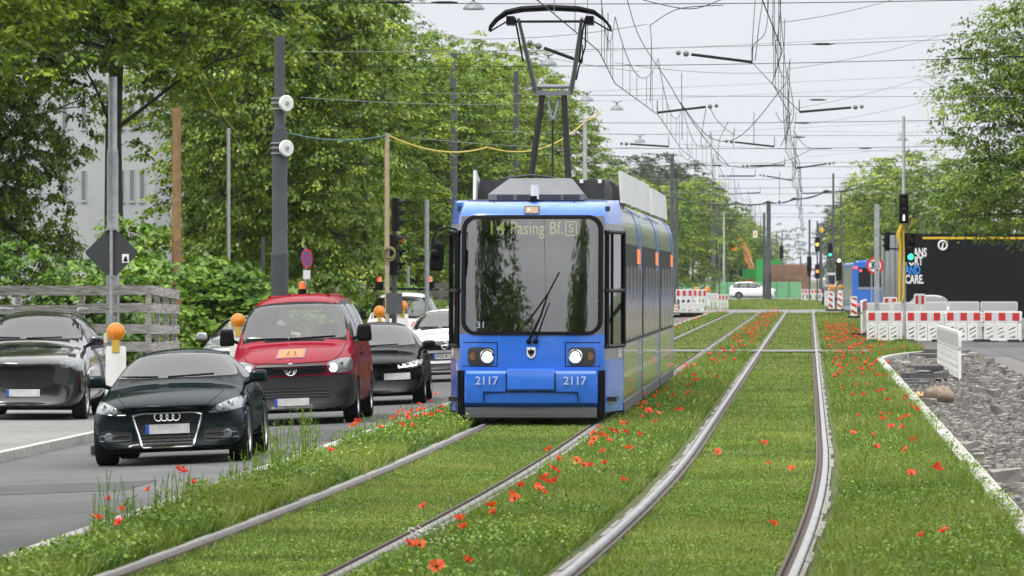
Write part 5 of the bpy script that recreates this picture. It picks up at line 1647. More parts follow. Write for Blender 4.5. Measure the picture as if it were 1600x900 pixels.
for x in (-.45, -.15, .15, .45):
    mb = MB(); mb.tube([(x, 2.2, 1.945 - abs(x) * .05), (x, 4.5, 1.94 - abs(x) * .05)], .028, 8); mb.build('roof_rib', P_RED, T)
mb = MB(); mb.lathe([(.001, .12), (.05, .11), (.06, 0)], (-.12, 4.4, 2.04), 'z', 12, m=0); mb.lathe([(.065, 0), (.07, -.1)], (-.12, 4.4, 2.04), 'z', 12, m=1); mb.build('roof_beacon', [mat('beacon_amber', (.7, .16, .02), .2, coat=1), M_BLACK], T)
# things seen behind the van windscreen
decal('windscreen_paper', B, [(-.745, 1.30), (-.47, 1.285), (-.50, 1.32), (-.66, 1.335)], 'y', -1, mat('paper', (.5, .6, .55), .6), T, .006, .004, .07)
# ---- white van with two beacons on a roof bar
T, B = van('white_van', 'white van with two amber beacons on its roof rack behind the black saloon', 622, 139, P_WHITE, P_WHITE, face=False)
mb = MB(); mb.bbox(-.8, .8, 1.9, 2.0, 2.0, 2.06); mb.bbox(-.75, -.7, 1.9, 4, 1.98, 2.04); mb.bbox(.7, .75, 1.9, 4, 1.98, 2.04); rk = mb.build('roof_rack', M_BLACK, T, smooth=False)
for x in (-.62, .74):
    mb = MB(); mb.lathe([(.001, .13), (.06, .12), (.075, 0), (.08, -.01)], (x, 1.9, 2.24), 'z', 14, m=0); mb.bbox(x - .12, x + .12, 1.85, 1.95, 2.05, 2.235, m=1); mb.build('roof_beacon', [mat('beacon_red', (.7, .13, .02), .2, coat=1), M_BLACK], T)
for k in range(5):
    x0 = .30 + k * .11
    decal('hazard_stripe', B, [(x0, 1.02), (x0 + .06, 1.02), (x0 + .11, 1.16), (x0 + .05, 1.16)], 'y', -1, M_RED, T, .012, .01, .06)

# ---- saloon / hatch shapes --------------------------------------------------------------------------------
def saloon_shape(L=4.64, w=1.86, h=1.44):
    s = [
        (.00, .22, .22, .55, .28, .68, .48, .76, .62, .72, .68, .58, .71),
        (.06, .24, .17, .70, .25, .82, .50, .87, .66, .83, .73, .66, .77),
        (.28, .22, .165, .78, .28, .89, .52, .925, .71, .89, .80, .71, .845),
        (.75, .12, .17, .79, .30, .915, .54, .93, .77, .90, .84, .735, .885),
        (1.25, .03, .17, .79, .30, .91, .56, .925, .82, .895, .88, .745, .93),
        (1.52, -.14, .17, .79, .30, .905, .56, .925, .86, .885, .935, .745, .985),
        (2.15, -.16, .17, .79, .30, .905, .56, .925, .89, .88, 1.29, .64, 1.35),
        (2.45, -.08, .17, .79, .30, .905, .56, .925, .90, .88, 1.37, .60, 1.43),
        (3.05, 0, .17, .79, .30, .905, .56, .925, .92, .88, 1.36, .59, 1.43),
        (3.65, .1, .18, .79, .32, .91, .56, .93, .94, .88, 1.17, .62, 1.25),
        (4.15, .03, .20, .77, .32, .90, .56, .92, .94, .86, 1.0, .66, 1.06),
        (4.55, -.1, .24, .72, .34, .83, .56, .86, .90, .79, .97, .60, 1.0),
        (4.64, -.12, .32, .6, .42, .7, .56, .75, .84, .68, .90, .5, .93)]
    return [(a * L / 4.64, b, zb, wb * w / 1.86, zl, wl * w / 1.86, zm, wm * w / 1.86, zs * (h / 1.44) ** .5, ws_ * w / 1.86, zr * h / 1.44, wr * w / 1.86, zc * h / 1.44) for a, b, zb, wb, zl, wl, zm, wm, zs, ws_, zr, wr, zc in s]

def hatch_shape(L=4.4, w=1.82, h=1.6):
    s = [
        (.00, .2, .25, .55, .31, .68, .52, .76, .68, .74, .76, .64, .80),
        (.06, .22, .19, .70, .28, .82, .54, .87, .74, .84, .85, .70, .89),
        (.28, .2, .18, .78, .30, .88, .56, .91, .80, .88, .93, .74, .975),
        (.70, .12, .18, .79, .32, .90, .58, .915, .86, .89, 1.0, .76, 1.045),
        (1.10, .03, .18, .79, .32, .90, .58, .915, .92, .885, 1.04, .765, 1.09),
        (1.33, -.14, .18, .79, .32, .90, .58, .915, .96, .88, 1.10, .755, 1.155),
        (1.95, -.14, .18, .79, .32, .90, .58, .915, 1.0, .88, 1.46, .66, 1.52),
        (2.25, -.06, .18, .79, .32, .90, .58, .915, 1.0, .88, 1.54, .625, 1.595),
        (3.2, 0, .18, .79, .32, .90, .58, .915, 1.01, .88, 1.53, .61, 1.60),
        (3.85, .03, .19, .79, .32, .90, .58, .915, 1.03, .87, 1.45, .60, 1.52),
        (4.18, 0, .22, .76, .34, .87, .58, .89, 1.02, .84, 1.22, .60, 1.28),
        (4.36, -.08, .28, .70, .38, .80, .58, .83, .95, .78, 1.0, .6, 1.03),
        (4.40, -.08, .34, .6, .44, .7, .58, .74, .86, .68, .92, .5, .94)]
    return [(a * L / 4.4, b, zb, wb * w / 1.82, zl, wl * w / 1.82, zm, wm * w / 1.82, zs * h / 1.6, ws_ * w / 1.82, zr * h / 1.6, wr * w / 1.82, zc * h / 1.6) for a, b, zb, wb, zl, wl, zm, wm, zs, ws_, zr, wr, zc in s]

def car(name, label, u, v, z, shape, paint, rot=0, roll=0, group=None, style='saloon', L=4.64, h=1.44, W=1.86, detail=True, spokes=10):
    T = thing(name, label, 'car', (u, v, z), (0, roll, rot), group)
    wh = [(.88 * L / 4.64, .33), (3.62 * L / 4.64, .33)]
    me, B = car_body('body', shape, wh, paint, .365, W); link('body', me, T)
    add_wheels(T, [(sg * (W / 2 - .12), wy, .33) for wy, wz in wh for sg in (-1, 1)], wheel_meshes(name + '_wheel', .33, .225, spokes, .235))
    mb = MB(); mb.bbox(-.72, .72, .4, L - .3, .15, .24); mb.bbox(-.62, .62, .5, 1.3, .2, .62); mb.build('underbody', M_BLACK, T, smooth=False)
    k = h / (1.44 if style == 'saloon' else 1.6); yk = L / (4.64 if style == 'saloon' else 4.4)
    if style == 'saloon':
        ws = [(-.745, 1.01), (-.4, 1.0), (0, .998), (.4, 1.0), (.745, 1.01), (.62, 1.31), (.3, 1.355), (0, 1.365), (-.3, 1.355), (-.62, 1.31)]
        sw = [[(1.92, 1.01), (2.2, 1.21), (2.5, 1.33), (2.72, 1.33), (2.74, .98), (2.0, .98)], [(2.80, .97), (2.78, 1.33), (3.1, 1.31), (3.45, 1.18), (3.6, 1.0), (3.5, .97)]]
        gp = [[(1.4, .3), (1.42, .9)], [(2.77, .3), (2.77, .95)], [(1.4, .28), (3.4, .28)], [(3.5, .6), (3.62, .95)]]
    else:
        ws = [(-.745, 1.18), (-.4, 1.175), (0, 1.172), (.4, 1.175), (.745, 1.18), (.63, 1.47), (.3, 1.515), (0, 1.525), (-.3, 1.515), (-.63, 1.47)]
        sw = [[(1.70, 1.17), (2.0, 1.38), (2.3, 1.50), (2.55, 1.50), (2.56, 1.09), (1.8, 1.11)], [(2.62, 1.08), (2.61, 1.50), (3.3, 1.49), (3.42, 1.08)], [(3.5, 1.1), (3.42, 1.47), (3.8, 1.42), (4.0, 1.2), (3.9, 1.1)]]
        gp = [[(1.3, .32), (1.32, 1.0)], [(2.59, .32), (2.59, 1.05)], [(1.3, .30), (3.2, .30)], [(3.3, .6), (3.45, 1.05)]]
    WS = chaikin([(a, b * k) for a, b in ws], 2, .09)
    decal('windscreen', B, WS, 'y', -1, M_CARGLASS, T, .006, .004, .07)
    rw = [(-.58, 1.12 * k), (.58, 1.12 * k), (.48, 1.34 * k if style == 'saloon' else 1.44 * k), (-.48, 1.34 * k if style == 'saloon' else 1.44 * k)]
    decal('rear_window', B, chaikin(rw, 2, .1), 'y', 1, M_CARGLASS, T, .004, .004, .12)
    open_windows(me, [(WS, 'y', -1), (chaikin(rw, 2, .1), 'y', 1)] + [(chaikin([(a * yk, b * k) for a, b in p], 2, .12), 'x', s_) for p in sw for s_ in (-1, 1)])
    interior(T, (1.6 if style == 'saloon' else 1.4) * yk, 2.35 * yk, (.95 if style == 'saloon' else 1.1) * k, h - .03)
    side_windows(T, B, [[(a * yk, b * k) for a, b in p] for p in sw])
    gaps(T, B, [[(a * yk, b * k) for a, b in p] for p in gp])
    handles(T, B, [(2.6 * yk, .86 * k), (3.4 * yk, .88 * k)], paint)
    mirrors(T, B, .86 * W / 1.86, 1.72 * yk if style == 'saloon' else 1.55 * yk, 1.0 * k if style == 'saloon' else 1.15 * k, paint if paint is not P_WHITE else M_BLACK)
    wiper_pair(T, B, [((-.68, ws[0][1] * k + .025), (-.2, ws[1][1] * k + .02)), ((-.1, ws[2][1] * k + .015), (.45, ws[3][1] * k + .03))])
    for sg in (-1, 1):
        tl = chaikin([(sg * .55, .93 * k), (sg * .82, .95 * k), (sg * .82, .78 * k), (sg * .58, .80 * k)][::sg], 2, .15)
        decal('tail_light', B, tl, 'y', 1, mat('tail_red', (.35, .01, .01), .2, coat=1), T, .005, .02, .1)
    return T, B

# black saloon with its daytime lights lit
u, v = uv(579, 90)
T, B = car('saloon', 'black saloon with lit running lights, following the red van', u, v, road_z(u), saloon_shape(), P_BLACK, R(2), ROLL)
lit = mat('running_light', (1, 1, 1), .3, emis=(.92, .96, 1), estr=2.2)
for sg in (-1, 1):
    hp = chaikin([(sg * .46, .675), (sg * .62, .715), (sg * .88, .765), (sg * .885, .69), (sg * .80, .625), (sg * .52, .62)][::sg], 2, .14)
    hl = decal('headlight', B, hp, 'y', -1, M_LAMPGLASS, T, .005, .02, .06)
    for x0 in (.53, .64, .75):
        mb = MB(); pts = [(sg * (x0 + a), hity(B, sg * (x0 + a), .655 + b + (x0 - .5) * .1) - .012, .655 + b + (x0 - .5) * .1) for a, b in ((-.03, .02), (-.03, -.02), (.05, -.01), (.055, .035))]
        mb.tube(pts, .011, 5); mb.build('lit_lamp', lit, hl)
g = decal('grille', B, chaikin([(-.12, .64), (.12, .64), (.10, .45), (0, .28), (-.10, .45)], 2, .12), 'y', -1, M_GRILLE, T, .006, .02, .06)
bars(g, B, 'grille_slat', M_LAMPDARK, [], [(-.10, .10, .56), (-.09, .09, .50), (-.08, .08, .40)], .006)
decal('air_intake', B, chaikin([(-.82, .42), (.82, .42), (.70, .22), (-.70, .22)], 2, .1), 'y', -1, M_GRILLE, T, .003, .02, .08)
plate(T, .47, hity(B, .47, .48) - .04, .49, .45, blue=False)

# white car behind it with a dark band between the lights
u, v = uv(697, 111); 
T, B = car('hatchback', 'white hatchback with a black band across its nose, half hidden by the tram', u, v, road_z(u), hatch_shape(4.4, 1.82, 1.56), P_WHITE, R(1), ROLL, style='hatch', L=4.4, h=1.56, W=1.82)
bd = decal('nose_band', B, chaikin([(-.84, .87), (.84, .87), (.80, .68), (-.80, .68)], 2, .1), 'y', -1, M_GRILLE, T, .005, .02, .07)
mb = MB(); y0 = hity(B, 0, .775) - .02; ring_mesh(mb, (0, y0, .775), .075, .009, 'y', 24); mb.tube([(-.075, y0, .76), (-.01, y0, .785), (.01, y0, .765), (.075, y0, .79)], .010, 5); mb.build('ring_emblem', M_CHROME, bd)
decal('air_intake', B, chaikin([(-.66, .40), (.66, .40), (.60, .24), (-.60, .24)], 2, .1), 'y', -1, M_GRILLE, T, .004, .02, .08)
decal('air_intake', B, chaikin([(-.70, .62), (.70, .62), (.68, .46), (-.68, .46)], 2, .1), 'y', -1, M_GRILLE, T, .004, .02, .08)
plate(T, 0, hity(B, 0, .54) - .03, .545, text='M:LL 4')
mb = MB(); y0 = hity(B, .16, 1.25) - .01; mb.ball((.16, y0, 1.25), .035, 10, 6, sc=(1.3, .3, .8)); mb.build('windscreen_sensor', M_BLACK, T)
for sg in (-1, 1):
    decal('headlight', B, chaikin([(sg * .60, .86), (sg * .86, .90), (sg * .87, .80), (sg * .62, .77)][::sg], 2, .15), 'y', -1, M_LAMPGLASS, T, .008, .02, .06)

# silver car parked beyond the van
zp = rz(-10.2) + .12
u, v = uv(372, 104.5)
T, B = car('parked_car', 'pale silver parked car half hidden between the bush and the red van', u, v, zp, saloon_shape(4.5, 1.8, 1.45), P_SILVER, R(-1), 0, style='saloon', L=4.5, h=1.45, W=1.8)
for sg in (-1, 1):
    decal('headlight', B, chaikin([(sg * .50, .66), (sg * .84, .75), (sg * .85, .66), (sg * .55, .6)][::sg], 2, .15), 'y', -1, M_LAMPGLASS, T, .006, .02, .07)
decal('grille', B, chaikin([(-.4, .62), (.4, .62), (.35, .42), (-.35, .42)], 2, .1), 'y', -1, M_GRILLE, T, .005, .02, .07)
# white off-roader parked at the left
u, v = uv(34, 80.5)
T, B = car('off_roader', 'glossy dark off roader with pale sky reflections, parked left of the dark coupe', u, v, zp, hatch_shape(4.55, 1.86, 1.68), mat('glossy_dark_paint', (.012, .013, .015), .12, coat=1), R(1.5), 0, style='hatch', L=4.55, h=1.68, W=1.86)
for sg in (-1, 1):
    decal('headlight', B, chaikin([(sg * .55, .90), (sg * .87, .95), (sg * .88, .84), (sg * .60, .80)][::sg], 2, .15), 'y', -1, M_LAMPGLASS, T, .006, .02, .07)
    mb = MB(); mb.tube([(sg * .62, 2.0, 1.66), (sg * .62, 2.2, 1.71), (sg * .60, 3.7, 1.69), (sg * .58, 3.9, 1.62)], .018, 6); mb.build('roof_rail', M_ALLOY, T)
    mb = MB(); mb.bbox(sg * .925 - .012, sg * .925 + .012, 1.3, 3.2, .42, .47); mb.build('sill_trim', M_CHROME, T, smooth=False)
    decal('door_cladding', B, [(1.3, .36), (3.25, .36), (3.25, .95), (1.3, .95)], 'x', sg, mat('dark_reflecting_door', (.05, .055, .055), .1, coat=1), T, .002, .01, .12)
decal('grille', B, chaikin([(-.5, .86), (.5, .86), (.45, .5), (-.45, .5)], 2, .1), 'y', -1, M_GRILLE, T, .005, .02, .07)
plate(T, 0, hity(B, 0, .42) - .03, .42)
# far white compact seen from its side at the crossing
u, v = uv(1213, 478)
T, B = car('compact_van', 'white compact family car driving across the far crossing', u, v, -.03, hatch_shape(4.35, 1.8, 1.6), P_WHITE, R(90), 0, style='hatch', L=4.35, h=1.6, W=1.8)
# ---------------------------------------------------------------- poles
ZP = rz(-10.2) + .12
def pole(name, label, cat, px, Y, ytop, steps, m, z0=None, group=None, cap=True, px_top=None):
    """steps: (height fraction or metres, radius) sections, each a stepped tube"""
    u, v = uv(px, Y)
    z0 = ZP if z0 is None else z0
    H = zat(ytop, Y) - z0
    T = thing(name, label, cat, (u, v, z0), group=group)
    zs = [0] + [s * H for s, _ in steps]
    mb = MB(); prof = []
    for i, (s, r) in enumerate(steps):
        a, b = zs[i], zs[i + 1]
        if i: prof += [(r * 1.18, a), (r * 1.18, a + .07), (r, a + .14)]
        else: prof += [(.001, a), (r, a)]
        prof += [(r * .985, b)]
    prof.append((.001, H))
    mb.lathe(prof, (0, 0, 0), 'z', 16)
    mb.build('shaft', m, T)
    return T, H
GP = 'grey stepped catenary masts along the tracks'
T, H = pole('catenary_mast', 'nearest thick dark grey stepped mast carrying two white insulator discs', 'mast', 437, 112, 56, [(.36, .19), (.72, .165), (1, .115)], M_POLE, group=GP)
for py in (162, 232):
    z = zat(py, 112) - ZP
    b = empty('insulator', T, (0, 0, z))
    mb = MB(); mb.lathe([(.001, .30), (.16, .30), (.175, .28), (.175, .24), (.11, .22), (.001, .22)], (.0, 0, 0), 'x', 20); o = mb.build('insulator_disc', M_WHITE, b); o.rotation_euler = (0, 0, -.9)
    mb = MB(); mb.lathe([(.001, .325), (.045, .325), (.05, .295)], (0, 0, 0), 'x', 12); o = mb.build('disc_boss', M_ALLOY, b); o.rotation_euler = (0, 0, -.9)
    mb = MB()
    for dz in (-.12, 0, .1): mb.lathe([(.172, dz), (.195, dz), (.195, dz + .03), (.172, dz + .03)], (0, 0, 0), 'z', 16, close=True)
    mb.tube([(0, -.1, .0), (.2, -.22, 0)], .03, 6); mb.build('clamp_band', M_STEEL, b)
pole('catenary_mast', 'dark grey mast among the lindens behind the red van', 'mast', 567, 168, -40, [(.3, .20), (.75, .18), (1, .15)], M_POLE, group=GP)
pole('catenary_mast', 'dark grey mast whose top shows between linden crowns left of the pantograph', 'mast', 709, 215, 78, [(.3, .17), (.75, .15), (1, .135)], M_POLE, group=GP)
pole('catenary_mast', 'dark mast just left of the tram front, mostly hidden by lindens', 'mast', 806, 226, 112, [(.4, .16), (1, .11)], M_POLE, group=GP)
for px, Y, yt, r, lab in ((1050, 342, 242, .17, 'tallest grey mast right behind the tail of the tram'), (1057, 372, 281, .14, 'grey mast close beside the tallest one behind the tram'),
                      (1115, 470, 302, .22, 'dark grey mast left of the orange excavator'), (1124, 500, 320, .1, 'slim pale mast just right of the excavator mast'),
                      (1194, 455, 332, .14, 'slimmer mast of the close pair right of the excavator'), (1201, 430, 318, .23, 'thicker mast of the close pair standing before the white car'),
                      (1302, 420, 271, .11, 'tall thin mast behind the far traffic lights'), (1314, 440, 299, .13, 'tall thin mast left of the blue bus'),
                      (1265, 480, 343, .11, 'thin mast with a dark traffic light beside the pit wall'), (1283, 500, 352, .09, 'thin mast with a round loop sign on top')):
    pole('catenary_mast', lab, 'mast', px, Y, yt, [(.28, r), (1, r * .78)], M_POLE, z0=-.05, group=GP)
for px, Y, yt, lab in ((1079, 480, 342, 'pale far mast behind the site barriers left of the masts'), (1131, 520, 330, 'pale far mast beside the excavator'),
                   (1213, 800, 362, 'tiny mast far beyond the pit wall'), (1222, 820, 360, 'tiny mast beside the one beyond the pit wall'), (1251, 640, 400, 'short far mast above the pit wall'), (1293, 560, 372, 'slim far mast between the signals'), (1440, 330, 330, 'slim grey mast in front of the right trees'), (1462, 330, 345, 'grey mast behind the truck roof')):
    pole('far_mast', lab, 'mast', px, Y, yt, [(.5, .12), (1, .09)], M_POLE_PALE if px < 1140 else M_POLE, z0=-.06, group='slim far masts')
pole('street_lamp_post', 'pale grey stepped post behind the zigzag plank fence', 'post', 176, 104, 120, [(.45, .135), (.75, .115), (1, .09)], M_STEEL)
T, H = pole('wooden_pole', 'brown round timber pole rising out of the bright bush', 'pole', 276, 118, 168, [(.5, .115), (1, .10)], M_WOODPOLE)
pole('flag_pole', 'thin pale pole standing behind the bright bush', 'pole', 357, 132, 200, [(1, .045)], M_POLE_PALE)
T, H = pole('cable_pole', 'pale timber pole with yellow and blue cables before the white van', 'pole', 605, 117, 208, [(1, .05)], mat('pale_timber', (.36, .31, .23), .8, noise=.25, nscale=6), z0=rz(-9.5))
mb = MB(); mb.tube([(.05, -.05, 3.2 - .2), (.04, -.05, 4.4), (-.04, -.04, H - .2), (.0, 0, H)], .004, 5); mb.tube([(-.07, -.06, 1.2), (-.06, -.05, 3.5), (-.06, -.05, H - .35)], .003, 5); mb.build('taped_cable', mat('yellow_cable', (.6, .42, .02), .5), T)
mb = MB(); ring_mesh(mb, (.06, -.08, zat(395, 117) - rz(-9.5)), .12, .025, 'y', 18); ring_mesh(mb, (.05, -.1, zat(398, 117) - rz(-9.5)), .14, .02, 'y', 18); mb.build('cable_coil', mat('coil_olive', (.14, .12, .04), .6), T)
mb = MB(); mb.bbox(-.02, .34, -.05, -.03, zat(490, 117) - rz(-9.5), zat(458, 117) - rz(-9.5)); o = mb.build('sign_back', mat('dark_sign_back', (.06, .065, .07), .5), T, smooth=False)
pole('steel_post', 'plain galvanised post beside the tram mirror', 'post', 667, 130, 312, [(1, .055)], M_STEEL)
pole('cable_pole', 'pale post behind the pantograph carrying the end of the yellow cable', 'pole', 914, 190, 186, [(1, .075)], M_POLE_PALE)
pole('steel_post', 'slim pale post behind the traffic light beside the tram', 'post', 638, 150, 415, [(1, .04)], M_STEEL)
pole('steel_post', 'short dark post in the shade left of the no stopping sign', 'post', 411, 140, 370, [(1, .05)], M_POLE)

# ---------------------------------------------------------------- signs on the left
u, v = uv(174, 84)
T = thing('diamond_sign', 'dark back of a diamond shaped sign on a thin post', 'sign', (u, v, ZP))
k = 84 / 8200; zc = zat(395, 84) - ZP
mb = MB(); mb.tube([(0, 0, 0), (.0, 0, zc + .5)], .028, 8); mb.build('post', M_STEEL, T)
q = 43 * k
mb = MB(); mb.prism(chaikin([(0, zc + q), (q, zc), (0, zc - q), (-q, zc)], 1, .06), .03, .045, 'y'); mb.build('sign_plate', mat('dark_sign_back2', (.03, .032, .034), .55, noise=.15, nscale=4), T, smooth=False)
mb = MB(); mb.bbox(.17, .28, .02, .029, zc - .16, zc - .02); st_ = mb.build('sticker', M_WHITE, T, smooth=False)
mb = MB(); mb.prism([(.19, zc - .14), (.26, zc - .14), (.25, zc - .09), (.235, zc - .05), (.21, zc - .07)], .015, .0195, 'y'); mb.build('sticker_print', M_BLACK, st_, smooth=False)
mb = MB(); mb.bbox(-.09, .06, -.03, .03, zc + .36, zc + .40); mb.bbox(-.06, .06, -.03, .03, zc - .4, zc - .36); mb.build('clamp', M_ALLOY, T, smooth=False)
u, v = uv(479, 140)
T = thing('no_stopping_sign', 'blue and red round no stopping sign with a small white plate', 'sign', (u, v, ZP), (0, 0, 1.05))
zc = zat(404, 140) - ZP
mb = MB(); mb.tube([(0, .04, 0), (0, .04, zc + .3)], .03, 8); mb.build('post', M_STEEL, T)
mb = MB(); mb.lathe([(.001, -.012), (.255, -.012), (.255, .005), (.001, .005)], (0, 0, zc), 'y', 24); sp = mb.build('sign_plate', mat('sign_blue', (.03, .08, .35), .4), T)
mb = MB(); mb.lathe([(.20, -.016), (.262, -.016), (.262, -.012), (.20, -.012)], (0, 0, zc), 'y', 24, close=True)
for a in (PI / 4, -PI / 4): mb.box((0, -.0145, zc), (.40, .004, .05), Matrix.Rotation(a, 3, 'Y'))
mb.build('red_cross', M_RED, sp, smooth=False)
mb = MB(); mb.bbox(-.16, .16, -.01, .0, zc - .55, zc - .31); mb.build('extra_plate', M_WHITE, T, smooth=False)

# ---------------------------------------------------------------- beacons (lamp on a panel) along the lane edge
def site_beacon(label, px, Y, ylamp, lamp_r, yaw=0, striped=False, panel=True, z0=None, s=1.0):
    u, v = uv(px, Y); z0 = rz(u) if z0 is None else z0
    T = thing('site_beacon', label, 'beacon', (u, v, z0), (0, 0, yaw), 'warning beacons on traffic panels')
    zl = zat(ylamp, Y) - z0; r = lamp_r * Y / F
    top = zl - r * 1.9
    mb = MB(); mb.prism(rrect(0, .0, .62, .36, .05), 0, .11, 'z'); o = mb.build('foot', M_RUBBER, T)
    if panel:
        mb = MB(); mb.prism(rrect(0, (top + .12) / 2 + .04, .26, top - .12, .03), -.02, .02, 'y'); pn = mb.build('panel', M_WHITE, T)
        if striped:
            n = 4; hh = (top - .2) / n
            for i in range(n):
                z = .2 + i * hh
                mb = MB(); mb.prism([(-.115, z), (.115, z + hh * .45), (.115, z + hh * .95), (-.115, z + hh * .5)], -.024, -.0205, 'y'); mb.build('red_stripe', M_RED, pn, smooth=False)
    mb = MB(); mb.box((0, 0, top + .04), (.09, .06, .16)); mb.build('lamp_bracket', mat('bracket_yellow', (.5, .33, .05), .5), T, smooth=False)
    L = empty('lamp', T, (0, 0, zl))
    mb = MB(); mb.lathe([(.001, -.055), (r * .5, -.05), (r * .86, -.03), (r * .9, .0), (r * .9, .03), (.001, .05)], (0, 0, 0), 'y', 22); mb.build('lens', M_ORANGE, L)
    mb = MB(); ring_mesh(mb, (0, -.005, 0), r * .95, r * .11, 'y', 22); mb.build('lens_ring', mat('amber_ring', (.6, .36, .10), .45), L)
    mb = MB(); mb.bbox(-r * 1.35, -r * .95, -.02, .05, -r * 1.2, -r * .1); mb.build('lamp_battery', mat('box_cream', (.55, .5, .36), .5), L, smooth=False)
    return T
site_beacon('amber lamp on a white traffic panel between the off roader and the dark coupe', 181, 67, 519, 14, .05)
site_beacon('amber lamp above the mirror on the left of the red van', 372, 83, 501, 11, .0)
site_beacon('amber lamp between the red van and the black saloon roof', 593, 109, 487, 9.0, .1)
site_beacon('amber lamp on the white panel before the white van', 629, 117, 478, 8, .0)

# ---------------------------------------------------------------- zigzag plank fence
M_PLANK = bpy.data.materials.new('weathered_plank'); M_PLANK.use_nodes = True
_n = M_PLANK.node_tree; _b = _n.nodes['Principled BSDF']; _b.inputs['Roughness'].default_value = .9
_t = _n.nodes.new('ShaderNodeTexCoord'); _m = _n.nodes.new('ShaderNodeMapping'); _m.inputs['Scale'].default_value = (1.2, 1.2, 22)
_x = _n.nodes.new('ShaderNodeTexNoise'); _x.inputs['Scale'].default_value = 2.5; _x.inputs['Detail'].default_value = 6
_r = _n.nodes.new('ShaderNodeValToRGB'); _r.color_ramp.elements[0].position = .35; _r.color_ramp.elements[0].color = (.15, .14, .13, 1); _r.color_ramp.elements[1].position = .65; _r.color_ramp.elements[1].color = (.44, .42, .39, 1)
_n.links.new(_t.outputs['Object'], _m.inputs[0]); _n.links.new(_m.outputs[0], _x.inputs['Vector']); _n.links.new(_x.outputs['Fac'], _r.inputs[0]); _n.links.new(_r.outputs[0], _b.inputs['Base Color'])

def plank_fence(label, pts, zs, h=.19, post_extra=.12):
    """pts: (px, Y) corners; zs: plank heights above ground at each corner"""
    P = [Vector((*uv(px, Y), ZP)) for px, Y in pts]
    T = thing('plank_fence', label, 'fence', P[0])
    for i in range(len(P) - 1):
        a, b = P[i] - P[0], P[i + 1] - P[0]
        d = b - a; ang = math.atan2(d.y, d.x)
        for q, z in enumerate(zs):
            z0, z1 = z[i], z[i + 1]
            r = random.uniform(-.015, .015)
            nrm = Vector((d.y, -d.x, 0)).normalized() * .05
            o_ = .01 if i % 2 else 0
            vs = []
            for p, zz in ((a - d * .02, z0 + r), (b + d * .02, z1 + r)):
                for sy in (1, 2): vs += [p + nrm * (sy) + Vector((0, 0, zz + o_ + random.uniform(-.006, .006))), p + nrm * sy + Vector((0, 0, zz + h + o_))]
            mb = MB(); mb.add(vs, [(0, 1, 3, 2), (4, 6, 7, 5), (0, 4, 5, 1), (2, 3, 7, 6), (1, 5, 7, 3), (0, 2, 6, 4)])
            mb.build('plank', M_PLANK, T, smooth=False)
        npst = max(2, int(d.length / 1.0))
        for j in range(1 if i else 0, npst + 1):
            p = a + d * j / npst; zt = max(z[i] for z in zs) * (1 - j / npst) + max(z[i + 1] for z in zs) * j / npst
            mb = MB(); mb.box((p.x, p.y, (zt + h) / 2), (.1, .1, zt + h + .0)); mb.build('fence_post', M_PLANK, T, smooth=False)
    return T
def hz_(ys, Y): return [zat(y, Y) - ZP for y in ys]
plank_fence('weathered grey zigzag fence of four wide planks beside the pavement', [(-70, 101), (128, 100), (232, 98.5), (272, 102)],
            [hz_((461, 461, 460, 468), 100), hz_((491, 491, 489, 493), 100), hz_((521, 521, 520, 508), 100)[:2] + hz_((520, 523), 100), hz_((551, 551, 549, 549), 100)], h=.18)
plank_fence('grey plank fence behind the red van roof and the bushes', [(470, 158), (566, 160)], [hz_((456, 455), 158), hz_((470, 470), 158), hz_((484, 484), 158)], h=.2)
plank_fence('grey plank fence between the white van and the tram', [(672, 170), (705, 168)], [hz_((452, 451), 170), hz_((464, 463), 170), hz_((476, 476), 170)], h=.2)
plank_fence('low grey plank fence beneath the lindens left of the traffic light', [(566, 150), (600, 153)], [hz_((455, 455), 150), hz_((470, 470), 150)], h=.22)

# ---------------------------------------------------------------- houses on the left
M_HOUSE = mat('grey_render', (.40, .41, .43), .85, noise=.12, nscale=.6)
M_HOUSE2 = mat('cream_render', (.55, .53, .46), .85, noise=.1, nscale=.5)
M_WIN = mat('house_window', (.05, .055, .06), .1, spec=.8)
M_WFR = mat('window_frame_white', (.6, .6, .6), .5)
def house(label, pxl, pxr, Y, ytop, m, depth, wins, z0=-.3, yaw=0, ribs=0):
    (ul, vl), (ur, vr) = uv(pxl, Y), uv(pxr, Y)
    W = ur - ul; H = zat(ytop, Y) - z0
    T = thing('house', label, 'house', (ur, vr, z0), (0, 0, yaw))
    mb = MB(); mb.bbox(-W, 0, 0, depth, 0, H); mb.build('wall', m, T, smooth=False)
    mb = MB(); mb.bbox(-W - .3, .25, -.25, depth + .3, H, H + .25); mb.build('roof', mat('roof_grey', (.12, .12, .125), .8), T, smooth=False)
    for (px, py, wpx, hpx) in wins:
        uw, _ = uv(px, Y); x = uw - ur; z = zat(py, Y) - z0; w, h = wpx * Y / F, hpx * Y / F
        f = MB()
        f.bbox(x - w / 2 - .03, x - w / 2, -.02, .05, z - h / 2, z + h / 2); f.bbox(x + w / 2, x + w / 2 + .03, -.02, .05, z - h / 2, z + h / 2)
        f.bbox(x - w / 2 - .03, x + w / 2 + .03, -.025, .05, z + h / 2, z + h / 2 + .03); f.bbox(x - w / 2 - .03, x + w / 2 + .03, -.05, .05, z - h / 2 - .06, z - h / 2)
        wo = f.build('window', m, T, smooth=False)
        g = MB(); g.bbox(x - w / 2, x + w / 2, -.02, .03, z - h / 2, z + h / 2); g.build('pane', mat('dull_house_pane', (.17, .18, .19), .25), wo, smooth=False)
    return T
wins = [(x, y, 7, hh) for y, hh in ((178, 44), (290, 48), (372, 14)) for x in (190, 206, 222)] + [(x, y, 7, 46) for y in (178, 290) for x in (60, 100, 130)]
